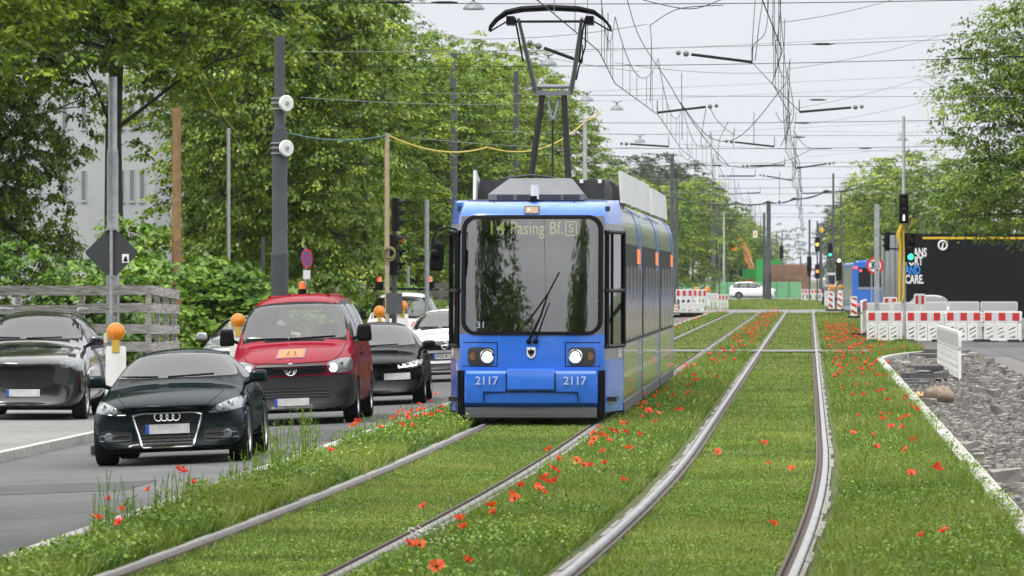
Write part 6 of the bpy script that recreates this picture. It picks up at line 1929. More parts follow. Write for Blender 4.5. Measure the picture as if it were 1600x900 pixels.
house('tall pale grey house with narrow windows behind the lindens', -120, 241, 178, 60, M_HOUSE, 9, wins)
house('cream house wall glimpsed between trunks behind the bright bush', 120, 420, 235, 300, M_HOUSE2, 10, [(x, 372, 12, 26) for x in (150, 180, 262, 300, 345)])

# ---------------------------------------------------------------- traffic signals
M_SIG = mat('signal_black', (.006, .006, .007), .5, spec=.15)
M_GREEN_ON = mat('green_lit', (.1, 1, .6), .3, emis=(.05, 1, .5), estr=1.6)
M_YELLOW_ON = mat('yellow_lit', (1, .7, .1), .3, emis=(1, .6, .08), estr=2.2)
M_ORANGE_ON = mat('orange_lit', (1, .35, .1), .3, emis=(1, .25, .04), estr=1.8)
M_WHITE_ON = mat('white_lit', (1, 1, 1), .3, emis=(1, 1, 1), estr=1.3)
M_LENS_OFF = mat('dark_lens', (.03, .02, .02), .25)
def signal_head(T, x, z, s=1.0, lit=None, n=3, yaw=0, bar=False, y=-.14):
    H = empty('signal_head', T, (x, y, z), (0, 0, yaw))
    h = .30 * n * s
    mb = MB(); mb.bbox(-.155 * s, .155 * s, -.10 * s, .1 * s, -h / 2 - .03, h / 2 + .03); o = mb.build('housing', M_SIG, H)
    bv = o.modifiers.new('b', 'BEVEL'); bv.width = .03 * s; bv.segments = 2
    for i in range(n):
        zc = h / 2 - (i + .5) * .30 * s
        mb = MB()
        vs = []; seg = 12
        for kx in range(seg + 1):
            a = R(-20 + 220 * kx / seg)
            for yy, r in ((-.10, .125), (-.31 if 60 < math.degrees(a) < 120 else -.26 + .12 * (math.sin(a) < .3), .13)):
                vs.append((r * s * math.cos(a), yy * s, zc + r * s * math.sin(a)))
        mb.add(vs, [(2 * kx, 2 * kx + 1, 2 * kx + 3, 2 * kx + 2) for kx in range(seg)])
        mb.build('visor', M_SIG, H)
        mb = MB()
        if bar and lit and lit[0] == i: mb.prism(rrect(0, zc, .06 * s, .20 * s, .028 * s), -.118 * s, -.102 * s, 'y')
        else: mb.lathe([(.001, -.118 * s), (.09 * s, -.112 * s), (.105 * s, -.102 * s)], (0, 0, zc), 'y', 16)
        mb.build('lit_lens' if lit and lit[0] == i else 'lens', lit[1] if lit and lit[0] == i else M_LENS_OFF, H)
    return H
# main signal post on the right
u, v = uv(1412, 169)
T = thing('signal_post', 'tall pale signal post with tram signal, green light and yellow cable sleeve', 'traffic light', (u, v, -.05))
Z = lambda py, Y=169: zat(py, Y) + .05
XX = lambda px, Y=169, p0=1412: (px - p0) * Y / F
mb = MB(); mb.lathe([(.001, 0), (.075, 0), (.07, Z(345)), (.055, Z(345) + .05), (.05, Z(182)), (.001, Z(182))], (0, 0, 0), 'z', 14); mb.build('shaft', M_POLE_PALE, T)
signal_head(T, 0, Z(326), .98, (2, M_WHITE_ON), 3, bar=True)
signal_head(T, XX(1421), Z(387), .98, (2, M_GREEN_ON), 3, yaw=.35)
signal_head(T, XX(1386), Z(377), .62, None, 3, yaw=-1.2)
mb = MB(); mb.tube([(0, 0, Z(365)), (XX(1378), 0, Z(365))], .035, 6); mb.tube([(0, 0, Z(390)), (XX(1386), 0, Z(388))], .03, 6); mb.build('bracket_arm', M_SIG, T)
mb = MB()
pts = [(.06, -.1, Z(340)), (-.05, -.13, Z(350)), (-.16, -.12, Z(365)), (-.1, -.1, Z(385)), (-.12, -.1, Z(430)), (-.13, -.1, Z(468))]
mb.tube(pts, [.04, .06, .085, .06, .04, .035], 8); mb.tube([(.0, -.1, Z(346)), (.25, -.05, Z(338)), (.3, .0, Z(348)), (.15, 0, Z(358))], .03, 6); mb.tube([(-.02, -.1, Z(352)), (.03, -.13, Z(400)), (0, -.1, Z(465)), (-.08, -.1, Z(472))], .03, 6)
mb.build('cable_sleeve', mat('yellow_sleeve', (.62, .42, .02), .5), T)
u, v = uv(1370, 164)
T = thing('steel_post', 'square galvanised post rising from the poppies before the barrier', 'post', (u, v, -.05))
mb = MB(); mb.box((0, 0, zat(318, 164) / 2), (.16, .12, zat(318, 164) + .05)); mb.build('shaft', M_STEEL, T, smooth=False)
mb = MB(); 
for z in (1.1, 2.2, 3.3): mb.lathe([(.001, -.064), (.02, -.064), (.02, -.06)], (0, 0, z), 'y', 8)
mb.build('bolt_hole', M_BLACK, T)
# speed limit sign
u, v = uv(1367, 188)
T = thing('speed_sign', 'round red rimmed 30 sign behind the galvanised post', 'sign', (u, v, -.1))
zc = zat(415, 188) + .1
mb = MB(); mb.tube([(-.12, .03, 0), (-.12, .03, zc + .2)], .03, 8); mb.build('post', M_STEEL, T)
mb = MB(); mb.lathe([(.001, -.012), (.31, -.012), (.31, .01), (.001, .01)], (0, 0, zc), 'y', 28); sp = mb.build('sign_plate', mat('sign_white', (.72, .72, .72), .4), T)
mb = MB(); mb.lathe([(.225, -.017), (.31, -.017), (.31, -.012), (.225, -.012)], (0, 0, zc), 'y', 28, close=True); mb.build('red_rim', mat('sign_red', (.55, .015, .02), .4), sp)
text_obj('sign_number', '30', .36, M_BLACK, sp, (0, -.017, zc), .002, bold=.008)
# far signals
def far_signal(label, px, Y, heads, ytop, z0=-.06):
    u, v = uv(px, Y)
    T = thing('traffic_light', label, 'traffic light', (u, v, z0), group='traffic lights at the far crossing')
    mb = MB(); mb.tube([(0, 0, 0), (0, 0, zat(ytop, Y) - z0)], .06, 8); mb.build('shaft', M_POLE, T)
    for dx, py, s, lit, n in heads: signal_head(T, dx, zat(py, Y) - z0, s, lit, n)
far_signal('far traffic light glowing yellow before the pit wall', 1277, 400, [(0, 382, 1.15, (1, M_YELLOW_ON), 3), (0, 424, 1.15, (1, M_ORANGE_ON), 3)], 345)
far_signal('far traffic light showing green above the street', 1297, 390, [(0, 391, 1.1, (2, M_GREEN_ON), 3)], 372)
far_signal('far tram signal with a white light beside the bus', 1311, 370, [(0, 420, 1.3, (0, M_WHITE_ON), 4)], 396)
far_signal('dark traffic light on the thin mast left of the yellow one', 1264.5, 410, [(0, 412, 1.2, None, 3), (0, 423, .9, None, 3)], 345)
far_signal('small dark far traffic light above the pit wall', 1221, 560, [(0, 394, 1.4, None, 3)], 380)
# signal beside the tram on the left
u, v = uv(616, 124)
T = thing('traffic_light', 'black traffic light seen from its side left of the tram mirror', 'traffic light', (u, v, rz(-9.5)))
z_ = lambda py: zat(py, 124) - rz(-9.5)
mb = MB(); mb.tube([(0, 0, 0), (0, 0, z_(318))], .06, 8); mb.build('shaft', M_POLE, T)
signal_head(T, .05, z_(335), .8, None, 3, yaw=1.4, y=0); signal_head(T, .0, z_(398), 1.0, None, 3, yaw=1.25, y=0)
mb = MB(); mb.box((.16, 0, z_(374)), (.16, .1, .14)); mb.build('orange_tag', mat('tag_orange', (.6, .2, .05), .6), T, smooth=False)

# loop signs
u, v = uv(1281, 470); T = thing('round_loop_sign', 'dark round mirror like loop on a thin mast at the crossing', 'sign', (u, v, 0))
mb = MB(); ring_mesh(mb, (.1, 0, zat(355, 470)), .3, .09, 'y', 20); mb.build('loop', M_POLE, T); mb = MB(); mb.tube([(0, 0, 0), (.0, 0, zat(358, 470))], .07, 6); mb.build('post', M_POLE, T)
u, v = uv(1284, 440); T = thing('yellow_diamond_sign', 'small yellow diamond sign on a thin post above the far crossing', 'sign', (u, v, 0))
zc = zat(359, 440); mb = MB(); mb.prism([(0, zc + .3), (.25, zc), (0, zc - .3), (-.25, zc)], -.05, -.03, 'y'); mb.build('sign_plate', mat('sign_yellow', (.7, .45, .05), .5), T, smooth=False)
mb = MB(); mb.tube([(0, 0, 0), (0, 0, zc)], .05, 6); mb.build('post', M_POLE, T)
u, v = uv(1100, 480); T = thing('diamond_sign', 'small dark diamond sign beside the green hoarding', 'sign', (u, v, 0))
zc = zat(423, 480); mb = MB(); mb.prism([(0, zc + .75), (.55, zc), (0, zc - .75), (-.55, zc)], -.05, -.03, 'y'); mb.build('sign_plate', M_POLE, T, smooth=False)
mb = MB(); mb.tube([(-.1, 0, 0), (-.1, 0, zc)], .06, 6); mb.build('post', M_STEEL, T)
mb = MB(); mb.bbox(-.9, -.3, -.05, .0, zc - .6, zc + 1.0); mb.build('white_board', M_WHITE, T, smooth=False)

# ---------------------------------------------------------------- plastic site barriers
M_BARW = mat('barrier_white', (.70, .70, .68), .5, noise=.15, nscale=4)
def barrier(label, x0, x1, Y0, Y1, ytop, ybot, n_red=4, lattice=True, group='red and white plastic site barriers', flip=False, open_mid=False):
    (ua, va), (ub, vb) = uv(x0, Y0), uv(x1, Y1)
    d = Vector((ub - ua, vb - va, 0)); L = d.length
    zb = zat(ybot, Y0); H = zat(ytop, Y0) - zb
    T = thing('site_barrier', label, 'barrier', (ua, va, zb), (0, 0, math.atan2(d.y, d.x)), group)
    bh = .36 * H
    mb = MB(); mb.prism(rrect(L / 2, H - bh / 2, L, bh, .06), -.03, .03, 'y'); b = mb.build('board', M_BARW, T)
    mb = MB(); mb.prism(rrect(L / 2, H - bh / 2, L - .08, bh * .72, .03), -.036, -.031, 'y'); b2 = mb.build('reflective_strip', mat('strip_pale', (.5, .5, .52), .35), b)
    for i in range(n_red):
        w = (L - .1) / (2 * n_red - 1)
        x = .05 + 2 * i * w
        mb = MB(); mb.bbox(x, x + w, -.041, -.0365, H - bh + bh * .15, H - bh * .15); mb.build('red_field', M_RED, b, smooth=False)
    lw = min(.62, L * .3)
    for xa in ((0, L - lw) if open_mid else np.arange(0, L - .05, lw)):
        xa = float(xa); xb = min(L, xa + lw)
        mb = MB()
        h1 = H - bh - .02
        mb.bbox(xa + .01, xa + .07, -.025, .025, .04, h1); mb.bbox(xb - .07, xb - .01, -.025, .025, .04, h1); mb.bbox(xa + .07, xb - .07, -.024, .024, .04, .12); mb.bbox(xa + .07, xb - .07, -.024, .024, h1 - .08, h1 - .001)
        if lattice:
            for k in range(3):
                za = .12 + k * (h1 - .2) / 3
                mb.prism([(xa + .07, za), (xa + .07, za + .08), (xb - .07, za + (h1 - .2) / 3 + .06), (xb - .07, za + (h1 - .2) / 3 - .02)], -.02, .02, 'y')
        mb.build('lattice_leg', M_BARW, T, smooth=False)
    for xa in (.15, L - .15):
        mb = MB(); mb.box((xa, 0, .04), (.2, .7, .08)); mb.build('foot', M_RUBBER, T, smooth=False)
    return T
barrier('nearest red and white barrier left half, between galvanised post and signal post', 1354, 1410, 157, 157.2, 486, 534, 3, open_mid=False)
barrier('red and white barrier right of the signal post with rounded corner', 1416, 1472, 157.3, 157, 486, 534, 3)
barrier('red and white barrier continuing the front row to the right', 1477, 1534, 157, 157, 486, 534, 3)
barrier('last red and white barrier of the front row', 1538, 1596, 157, 156, 486, 534, 3)
barrier('white lattice barrier closest to the viewer at the edge of the rubble pit', 1466, 1500, 118, 104, 508, 578, 0)
barrier('white barrier standing end on behind the galvanised post', 1346, 1353, 166, 178, 470, 524, 1)
for i, (a, b, Y, yt, yb, lab) in enumerate(((1352, 1392, 181, 473, 515, 'white barrier in the second row left of the signal post'), (1394, 1436, 183, 472, 515, 'white barrier in the second row behind the signal post'), (1438, 1480, 184, 471, 514, 'white barrier in the second row at the parked car'), (1482, 1530, 184, 471, 514, 'white barrier in the second row past the parked car'), (1532, 1590, 184, 471, 514, 'white barrier ending the second row on the right'),
                                    (1380, 1402, 196, 464, 508, 'short red topped barrier behind the second row'), (1428, 1446, 176, 459, 510, 'red topped barrier before the parked car'))):
    barrier(lab, a, b, Y, Y, yt, yb, 2 if i > 4 else 0)
for i, (a, b, Y, yt, yb, lab, nr) in enumerate(((1056, 1082, 335, 452, 486, 'white and red barrier just right of the tram tail', 3), (1083, 1104, 335, 452, 486, 'white and red barrier below the amber lamp pair', 3), (1104, 1122, 320, 458, 487, 'tall white barrier left of the mast foot', 0),
                                           (1122, 1138, 318, 460, 486, 'white and red barrier at the mast foot before the white car', 3), (1252, 1272, 410, 452, 470, 'far white barrier with red dashes left of the signals', 4), (1272, 1291, 408, 452, 470, 'far white barrier with red dashes below the signals', 4), (1288, 1300, 335, 455, 482, 'white barrier beside the striped panels', 0), (1062, 1100, 300, 473, 492, 'low rail barrier beside the track left of the path', 0))):
    barrier(lab, a, b, Y, Y, yt, yb, nr, lattice=False)
def panel(label, px, Y, yt, yb, w, yaw=0):
    u, v = uv(px, Y); zb = zat(yb, Y); H = zat(yt, Y) - zb
    T = thing('striped_panel', label, 'traffic panel', (u, v, zb), (0, 0, yaw), 'red and white striped traffic panels')
    mb = MB(); mb.prism(rrect(0, H / 2 + .03, w, H - .06, .03), -.02, .02, 'y'); p = mb.build('panel', M_BARW, T)
    mb = MB(); mb.prism(rrect(0, 0, .5, .36, .05), 0, .1, 'z'); mb.build('foot', M_RUBBER, T)
    n = 3; hh = H / n; hw = w * .44
    for i in range(n):
        z = .1 + i * hh * .95
        mb = MB(); mb.prism([(-hw, z + hh * .02), (hw, z + hh * .42), (hw, z + hh * .5), (-hw, z + hh * .72)] if False else [(-hw, z + hh * .55), (hw, z + hh * .12), (hw, z - .0 + hh * .55), (-hw, min(H - .05, z + hh * .9))], -.026, -.0205, 'y'); mb.build('red_stripe', M_RED, p, smooth=False)
    return T
panel('striped red and white panel nearest the bus rear corner', 1334, 225, 463, 497, .28, .1)
panel('striped panel left of the bus, right one of two', 1312, 268, 456, 486, .24, 0)
panel('striped panel left of the bus, left one of two', 1298, 275, 456, 486, .24, -.1)
panel('tiny striped panel at the path beside the tram tail', 1056.5, 300, 474, 490, .2)
panel('tiny striped panel right of the other one at the path', 1075, 300, 474, 490, .2)
site_beacon('amber lamp of the pair before the green hoarding, left', 1089, 345, 452.5, 4.2, 0, z0=-.03)
site_beacon('amber lamp of the pair before the green hoarding, right', 1105, 340, 452.5, 4.6, 0, z0=-.03)
site_beacon('amber lamp on the panels left of the bus', 1300, 300, 449, 4.5, 0, z0=-.1)
site_beacon('small amber lamp just left of the blue bus', 1313, 320, 448, 3.2, 0, z0=-.1)
# ---------------------------------------------------------------- right side: truck, bus, rubble
M_TRUCK = mat('truck_black', (.007, .007, .009), .4, spec=.2)
u, v = uv(1404, 200)
T = thing('truck', 'black box truck with large white and blue lettering on its side', 'truck', (u, v, -.12), (0, 0, R(15)))
Zt = lambda py: zat(py, 200) + .12
mb = MB(); mb.bbox(0.03, 12.5, .02, 2.5, Zt(489), Zt(365)); mb.build('box_body', M_TRUCK, T, smooth=False)
mb = MB(); mb.bbox(0, .035, .06, 2.46, Zt(487), Zt(367)); dr = mb.build('rear_door', mat('truck_grey_door', (.22, .235, .25), .16, .4, coat=.6, noise=.25, nscale=1.2), T, smooth=False)
mb = MB(); mb.bbox(-.02, 0, 1.24, 1.27, Zt(486), Zt(368))
for y in (.5, 2.0): mb.tube([(-.03, y, Zt(486)), (-.03, y, Zt(368))], .02, 6)
mb.build('door_bar', M_STEEL, dr, smooth=False)
mb = MB(); mb.bbox(-.01, .09, -.012, .05, Zt(489), Zt(365)); mb.build('corner_post', M_TRUCK, T, smooth=False)
mb = MB(); mb.bbox(-.016, .06, -.02, -.012, Zt(485), Zt(392)); mb.build('yellow_edge', mat('yellow_stripe', (.62, .42, .02), .4), T, smooth=False)
mb = MB(); mb.bbox(.95, 9, .0, .019, Zt(373.5), Zt(370)); mb.build('yellow_stripe', mat('yellow_stripe', (.62, .42, .02), .4), T, smooth=False)
cw = math.cos(R(32) - 0)
WT = mat('truck_lettering_white', (.75, .75, .75), .5); BT = mat('truck_lettering_blue', (.03, .25, .75), .5)
for word, py, m in (('TRANS', 395, WT), ('PORT', 408.5, WT), ('AND', 422.5, BT), ('CARE.', 437, WT)):
    text_obj('side_lettering', word, .46, m, T, (.26, .012, Zt(py)), .006, 'LEFT', width=.60, bold=.012)
mb = MB(); ring_mesh(mb, (1.75, .01, Zt(383)), .17, .035, 'y', 20); mb.prism([(1.70, Zt(388)), (1.76, Zt(388)), (1.80, Zt(379)), (1.74, Zt(379))], 0, .018, 'y'); mb.build('side_emblem', WT, T)
mb = MB(); mb.bbox(.3, 12, .3, 2.2, .5, Zt(489)); mb.build('chassis', M_BLACK, T, smooth=False)
mb = MB(); mb.bbox(.25, .9, -.005, .02, Zt(497), Zt(490)); mb.build('side_reflector', mat('glowing_orange_reflector', (.7, .22, .02), .3, emis=(1, .3, .02), estr=.2), T, smooth=False)  # no lamp: the reflector's shine is put in as a faint glow
wt = wheel_meshes('truck_wheel', .5, .3, 8, .3)
for x in (1.8, 3.1, 4.4, 11):
    for y in (.25, 2.25):
        wh = empty('wheel', T, (x, y, .5), (0, 0, -PI / 2 if y < 1 else PI / 2)); link('tyre', wt[0], wh); link('rim', wt[1], wh)
# bus
u, v = uv(1332, 268)
T = thing('bus', 'blue city bus seen from behind with red tail lights', 'bus', (u, v, -.2), (0, 0, R(1.9)))
M_BUS = mat('bus_blue', (.03, .14, .52), .3, coat=.6)
Zb = lambda py: zat(py, 268) + .2
mb = MB(); mb.prism(rrect(1.25, (Zb(410) + .3) / 2 + .0, 2.5, Zb(410) - .3, .16), 0, 11.8, 'y'); bo = mb.build('body', M_BUS, T)
mb = MB(); mb.prism(chaikin([(.25, Zb(411)), (2.25, Zb(411)), (2.1, Zb(406)), (.4, Zb(406))], 1), .5, 3.4, 'y'); mb.build('roof_unit', mat('bus_roof', (.10, .25, .55), .4), T)
mb = MB(); mb.prism(rrect(1.32, (Zb(418) + Zb(448)) / 2, 2.02, Zb(418) - Zb(448), .08), -.02, .02, 'y'); rw_ = mb.build('rear_window', mat('bus_glass', (.02, .022, .025), .08, spec=.8), T)
mb = MB(); mb.bbox(.28, 2.4, -.016, .02, Zb(452), Zb(449)); mb.build('rear_trim', M_STEEL, T, smooth=False)
mb = MB(); mb.bbox(-.01, .02, .3, 11.2, .95, Zb(420)); sw_ = mb.build('side_window', mat('bus_side_grey', (.16, .17, .18), .2, spec=.6), T, smooth=False)
TL = mat('tail_lit', (.9, .1, .1), .3, emis=(1, .08, .07), estr=.8)
for x, py in ((.1, 418), (.18, 418), (.42, 423), (.12, 476), (.3, 476), (2.3, 476), (2.3, 420)):
    mb = MB(); mb.lathe([(.001, -.03), (.075, -.025), (.08, .0)], (x, 0, Zb(py)), 'y', 12); mb.build('tail_light', TL, T)
mb = MB(); mb.bbox(.05, 2.45, -.05, .2, .28, .62); mb.build('rear_bumper', mat('bus_bumper', (.03, .035, .05), .5), T, smooth=False)
for x in (.2, 2.3):
    for y in (2.6, 9.0):
        wh = empty('wheel', T, (x, y, .48), (0, 0, 0 if x > 1 else PI)); link('tyre', wt[0], wh); link('rim', wt[1], wh)
# parked silver car behind the barriers
u, v = uv(1462, 189)
car('parked_car', 'silver parked car with a sloping windscreen behind the right barriers', u, v, -.1, saloon_shape(4.4, 1.8, 1.42), P_SILVER, R(4), 0, style='saloon', L=4.4, h=1.42, W=1.8)
# small site loader seen below the far signals
def site_lump(): pass
u, v = uv(1299, 345)
T = thing('site_loader', 'grey and white site machine below the far tram signal', 'machine', (u, v, -.1))
mb = MB(); mb.box((0, 0, 1.0), (.9, 1.6, .9)); mb.box((0, .2, .45), (1.0, 2.0, .5)); o = mb.build('body', mat('machine_grey', (.14, .145, .15), .5), T, smooth=False)
mb = MB(); mb.box((-.05, .0, 1.9), (.75, .9, .9), taper=.8); mb.build('cab', mat('machine_white', (.5, .5, .52), .4), T, smooth=False)
mb = MB(); mb.box((-.05, -.46, 1.9), (.55, .03, .6)); mb.build('cab_window', M_GLASS, T, smooth=False)
mb = MB(); mb.tube([(-.4, -.3, .8), (-.75, -.5, 1.7), (-.4, -.7, 2.6), (-.2, -.9, 1.6)], [.11, .1, .09, .07], 6); mb.build('arm', mat('machine_grey', (.14, .145, .15), .5), T)
for x in (-.5, .5):
    for y in (-.6, .8):
        mb = MB(); mb.lathe([(.001, -.12), (.36, -.12), (.4, -.08), (.4, .08), (.36, .12), (.001, .12)], (x, y, .4), 'x', 18); mb.build('wheel', M_TYRE, T)

# rubble, stones, slabs
M_STONE = mat('rubble_stone', (.23, .215, .195), .9, noise=.6, nscale=1.6)
mb = MB(); r_ = random.Random(8)
for _ in range(6500):
    v = 36 + 104 * r_.random() ** 1.1; lim = 1.74 if v < 124 else 1.74 + (v - 124) * .11
    u = lim + r_.random() * (3.4 - lim + 1)
    s = r_.uniform(.012, .045) * (1 + (r_.random() < .03) * 2.0)
    a = [Vector((r_.uniform(-1, 1), r_.uniform(-1, 1), r_.uniform(-.7, .7))).normalized() * s * r_.uniform(.6, 1.2) for _ in range(8)]
    rot = Matrix.Rotation(r_.random() * 6, 3, 'Z')
    vs = [rot @ Vector((sx * s * r_.uniform(.6, 1.2), sy * s * r_.uniform(.6, 1.1), sz * s * r_.uniform(.4, .9))) + Vector((u, v, -.11 + s * .3)) for sz in (-1, 1) for sy in (-1, 1) for sx in (-1, 1)]
    mb.add(vs, [(0, 2, 3, 1), (4, 5, 7, 6), (0, 1, 5, 4), (2, 6, 7, 3), (0, 4, 6, 2), (1, 3, 7, 5)])
tag(mb.build('rubble', M_STONE, smooth=False, weld=False), kind='stuff')
def slab(label, px, py, w, d, h, yaw, m, z=-.12, name='barrier_foot', lift=0):
    p = gpt(px, py, z + lift)
    mb = MB(); mb.prism(rrect(0, 0, w, d, min(w, d) * .22), 0, h, 'z')
    o = mb.build(name, m, None); o.location = p; o.rotation_euler = (0, 0, yaw)
    return tag(o, label, 'slab', 'dark rubber barrier feet piled at the pit')
M_SLAB = mat('rubber_slab', (.075, .075, .078), .85, noise=.35, nscale=6)
labs = ['lowest dark rubber foot at the kerb corner', 'dark rubber foot lying on the lowest one', 'long dark rubber foot nearest the viewer', 'dark rubber foot in the middle of the pile', 'dark rubber foot below the white lattice barrier', 'upper dark rubber foot behind the kerb corner', 'small dark rubber foot right of the kerb corner']
for i, (px, py, w, d, h, yaw, lift) in enumerate(((1432, 600, .62, .9, .1, .2, 0), (1436, 590, .6, 1.4, .1, -.1, .1), (1428, 604, .5, .5, .09, .5, .0), (1446, 578, .62, 1.6, .1, .1, .05), (1452, 590, .5, 1.8, .1, -.2, .1), (1446, 560, .65, 1.8, .12, .1, .02), (1462, 552, .6, 2.2, .12, 0, .1))):
    slab(labs[i], px, py, w, d, h, yaw, M_SLAB, lift=lift)
p = gpt(1466, 632, -.12)
bm = bmesh.new(); bmesh.ops.create_icosphere(bm, subdivisions=3, radius=.26)
for q in bm.verts:
    n_ = math.sin(q.co.x * 13) * math.cos(q.co.y * 11) * .03 + math.sin(q.co.z * 17 + q.co.x * 7) * .02
    q.co += q.co.normalized() * n_; q.co.z *= .75
me = bpy.data.meshes.new('boulder'); bm.to_mesh(me); bm.free(); me.materials.append(mat('boulder_brown', (.22, .17, .12), .95, noise=.5, nscale=6, bump=.5)); finish(me, True, 60)
o = link('boulder', me); o.location = (p.x, p.y, -.0); tag(o, 'brown rough boulder beside the rubble at the kerb', 'boulder')
p = gpt(1440, 622, -.1)
mb = MB()
for k in range(9):
    a = k * .7; mb.add([(-.25 + .06 * k, -.1 + .05 * math.sin(a), .02 + .03 * math.cos(a * 2)), (-.2 + .06 * k, .12, .05 * (k % 3)), (-.12 + .05 * k, .15 + .03 * k % 2, .1), (-.15 + .06 * k, -.12, .06)], [(0, 1, 2, 3)])
o = mb.build('orange_tarp_scrap', mat('orange_plastic', (.65, .28, .06), .5), None, smooth=False, weld=False); o.location = p; tag(o, 'crumpled orange plastic sheet on the rubble by the boulder', 'plastic sheet')

# ---------------------------------------------------------------- the far building site
def block(name, label, cat, x0, x1, Y, y0, y1, m, depth=1.0, group=None, sub=None, zb=None):
    (ua, va), (ub, vb) = uv(x0, Y), uv(x1, Y)
    z1, z0 = zat(y0, Y), (zat(y1, Y) if zb is None else zb)
    T = thing(name, label, cat, (ua, va, z0), (0, 0, math.atan2(vb - va, ub - ua)), group)
    L = math.hypot(ub - ua, vb - va); H = z1 - z0
    mb = MB(); mb.bbox(0, L, 0, depth, 0, H); mb.build('panel' if sub else 'body', m, T, smooth=False)
    return T, L, H
M_GREENH = mat('green_hoarding', (.14, .36, .17), .7, noise=.12, nscale=.6)
T, L, H = block('hoarding', 'long pale green site hoarding beyond the crossing', 'fence', 1020, 1252, 512, 440.5, 466, M_GREENH, .1, sub=1, zb=-.06)
for k in range(12):
    mb = MB(); mb.bbox(k * L / 12 - .05, k * L / 12 + .05, -.06, .0, 0, H + .05); mb.build('fence_post', mat('green_post', (.07, .22, .1), .7), T, smooth=False)
M_SHEET = mat('brown_sheet_pile', (.30, .175, .115), .85, noise=.4, nscale=.9)
T, L, H = block('pit_wall', 'brown boarded pit wall above the green hoarding', 'wall', 1197, 1264, 545, 413, 466, M_SHEET, .3, sub=1, zb=-.06)
for k in range(22):
    mb = MB(); mb.bbox(k * L / 22 + .02, k * L / 22 + .13, -.1, .0, 0, H - random.uniform(0, .15)); mb.build('upright', M_SHEET, T, smooth=False)
M_BG = mat('bright_green_box', (.02, .30, .05), .5)
block('site_container', 'bright green upright site container beside the mast pair', 'container', 1182, 1196, 535, 405, 466, M_BG, 2, zb=-.06)
block('site_container', 'bright green low panel behind the mast pair', 'container', 1203, 1221, 550, 406, 440, M_BG, 1, zb=-.06)
block('site_container', 'dark blue grey container left of the excavator', 'container', 1141, 1155, 540, 415, 466, mat('slate_container', (.07, .08, .11), .6), 3, zb=-.06)
block('site_container', 'small green cabin at the left end of the hoarding', 'container', 1081, 1108, 545, 421, 466, M_BG, 2, zb=-.06)
block('white_truck', 'white lorry cab peeping over the hoarding', 'truck', 1086, 1112, 530, 426, 466, M_WHITE, 2.5, zb=-.06)
# excavator
Y = 548; u, v = uv(1172, Y)
T = thing('excavator', 'orange excavator with a raised bent arm behind the hoarding', 'excavator', (u, v, -.06))
M_EXO = mat('excavator_orange', (.7, .24, .03), .5)
X = lambda px: (px - 1172) * Y / F
Zx = lambda py: zat(py, Y) + .06
def arm(name, pts, r, parent):
    mb = MB()
    for (a, b), (ra, rb_) in zip(zip(pts[:-1], pts[1:]), zip(r[:-1], r[1:])):
        A, Bq = Vector((X(a[0]), 0, Zx(a[1]))), Vector((X(b[0]), 0, Zx(b[1])))
        d = (Bq - A); n = Vector((-d.z, 0, d.x)).normalized()
        mb.add([A + n * ra + Vector((0, s, 0)) for s in (-.18, .18)] + [A - n * ra + Vector((0, s, 0)) for s in (-.18, .18)] + [Bq + n * rb_ + Vector((0, s, 0)) for s in (-.18, .18)] + [Bq - n * rb_ + Vector((0, s, 0)) for s in (-.18, .18)],
               [(0, 1, 5, 4), (2, 6, 7, 3), (0, 4, 6, 2), (1, 3, 7, 5), (0, 2, 3, 1), (4, 5, 7, 6)])
    return mb.build(name, M_EXO, parent, smooth=False)
bm_ = arm('boom', [(1179, 436), (1167, 398), (1158, 376)], [.28, .42, .3], T)
st_ = arm('stick', [(1161, 374), (1152, 380), (1143, 396)], [.3, .34, .12], T)
mb = MB(); mb.tube([(X(1176), -.25, Zx(415)), (X(1160), -.25, Zx(383))], .09, 6); mb.build('ram', M_STEEL, bm_)
mb = MB(); mb.box((X(1172), 0, Zx(428)), (1.6, 2.2, 1.1)); mb.build('engine_house', M_BG, T, smooth=False)
mb = MB(); mb.box((X(1178), 0, Zx(437)), (1.8, 2, .5)); mb.build('slew_deck', M_EXO, T, smooth=False)
mb = MB(); mb.box((X(1172), 0, .55), (3.2, 2.4, 1.1)); mb.build('track_frame', M_BLACK, T, smooth=False)
mb = MB(); mb.box((X(1162), 0, Zx(424)), (.9, 1.2, 1.6)); mb.build('cab', M_GLASS, T, smooth=False)

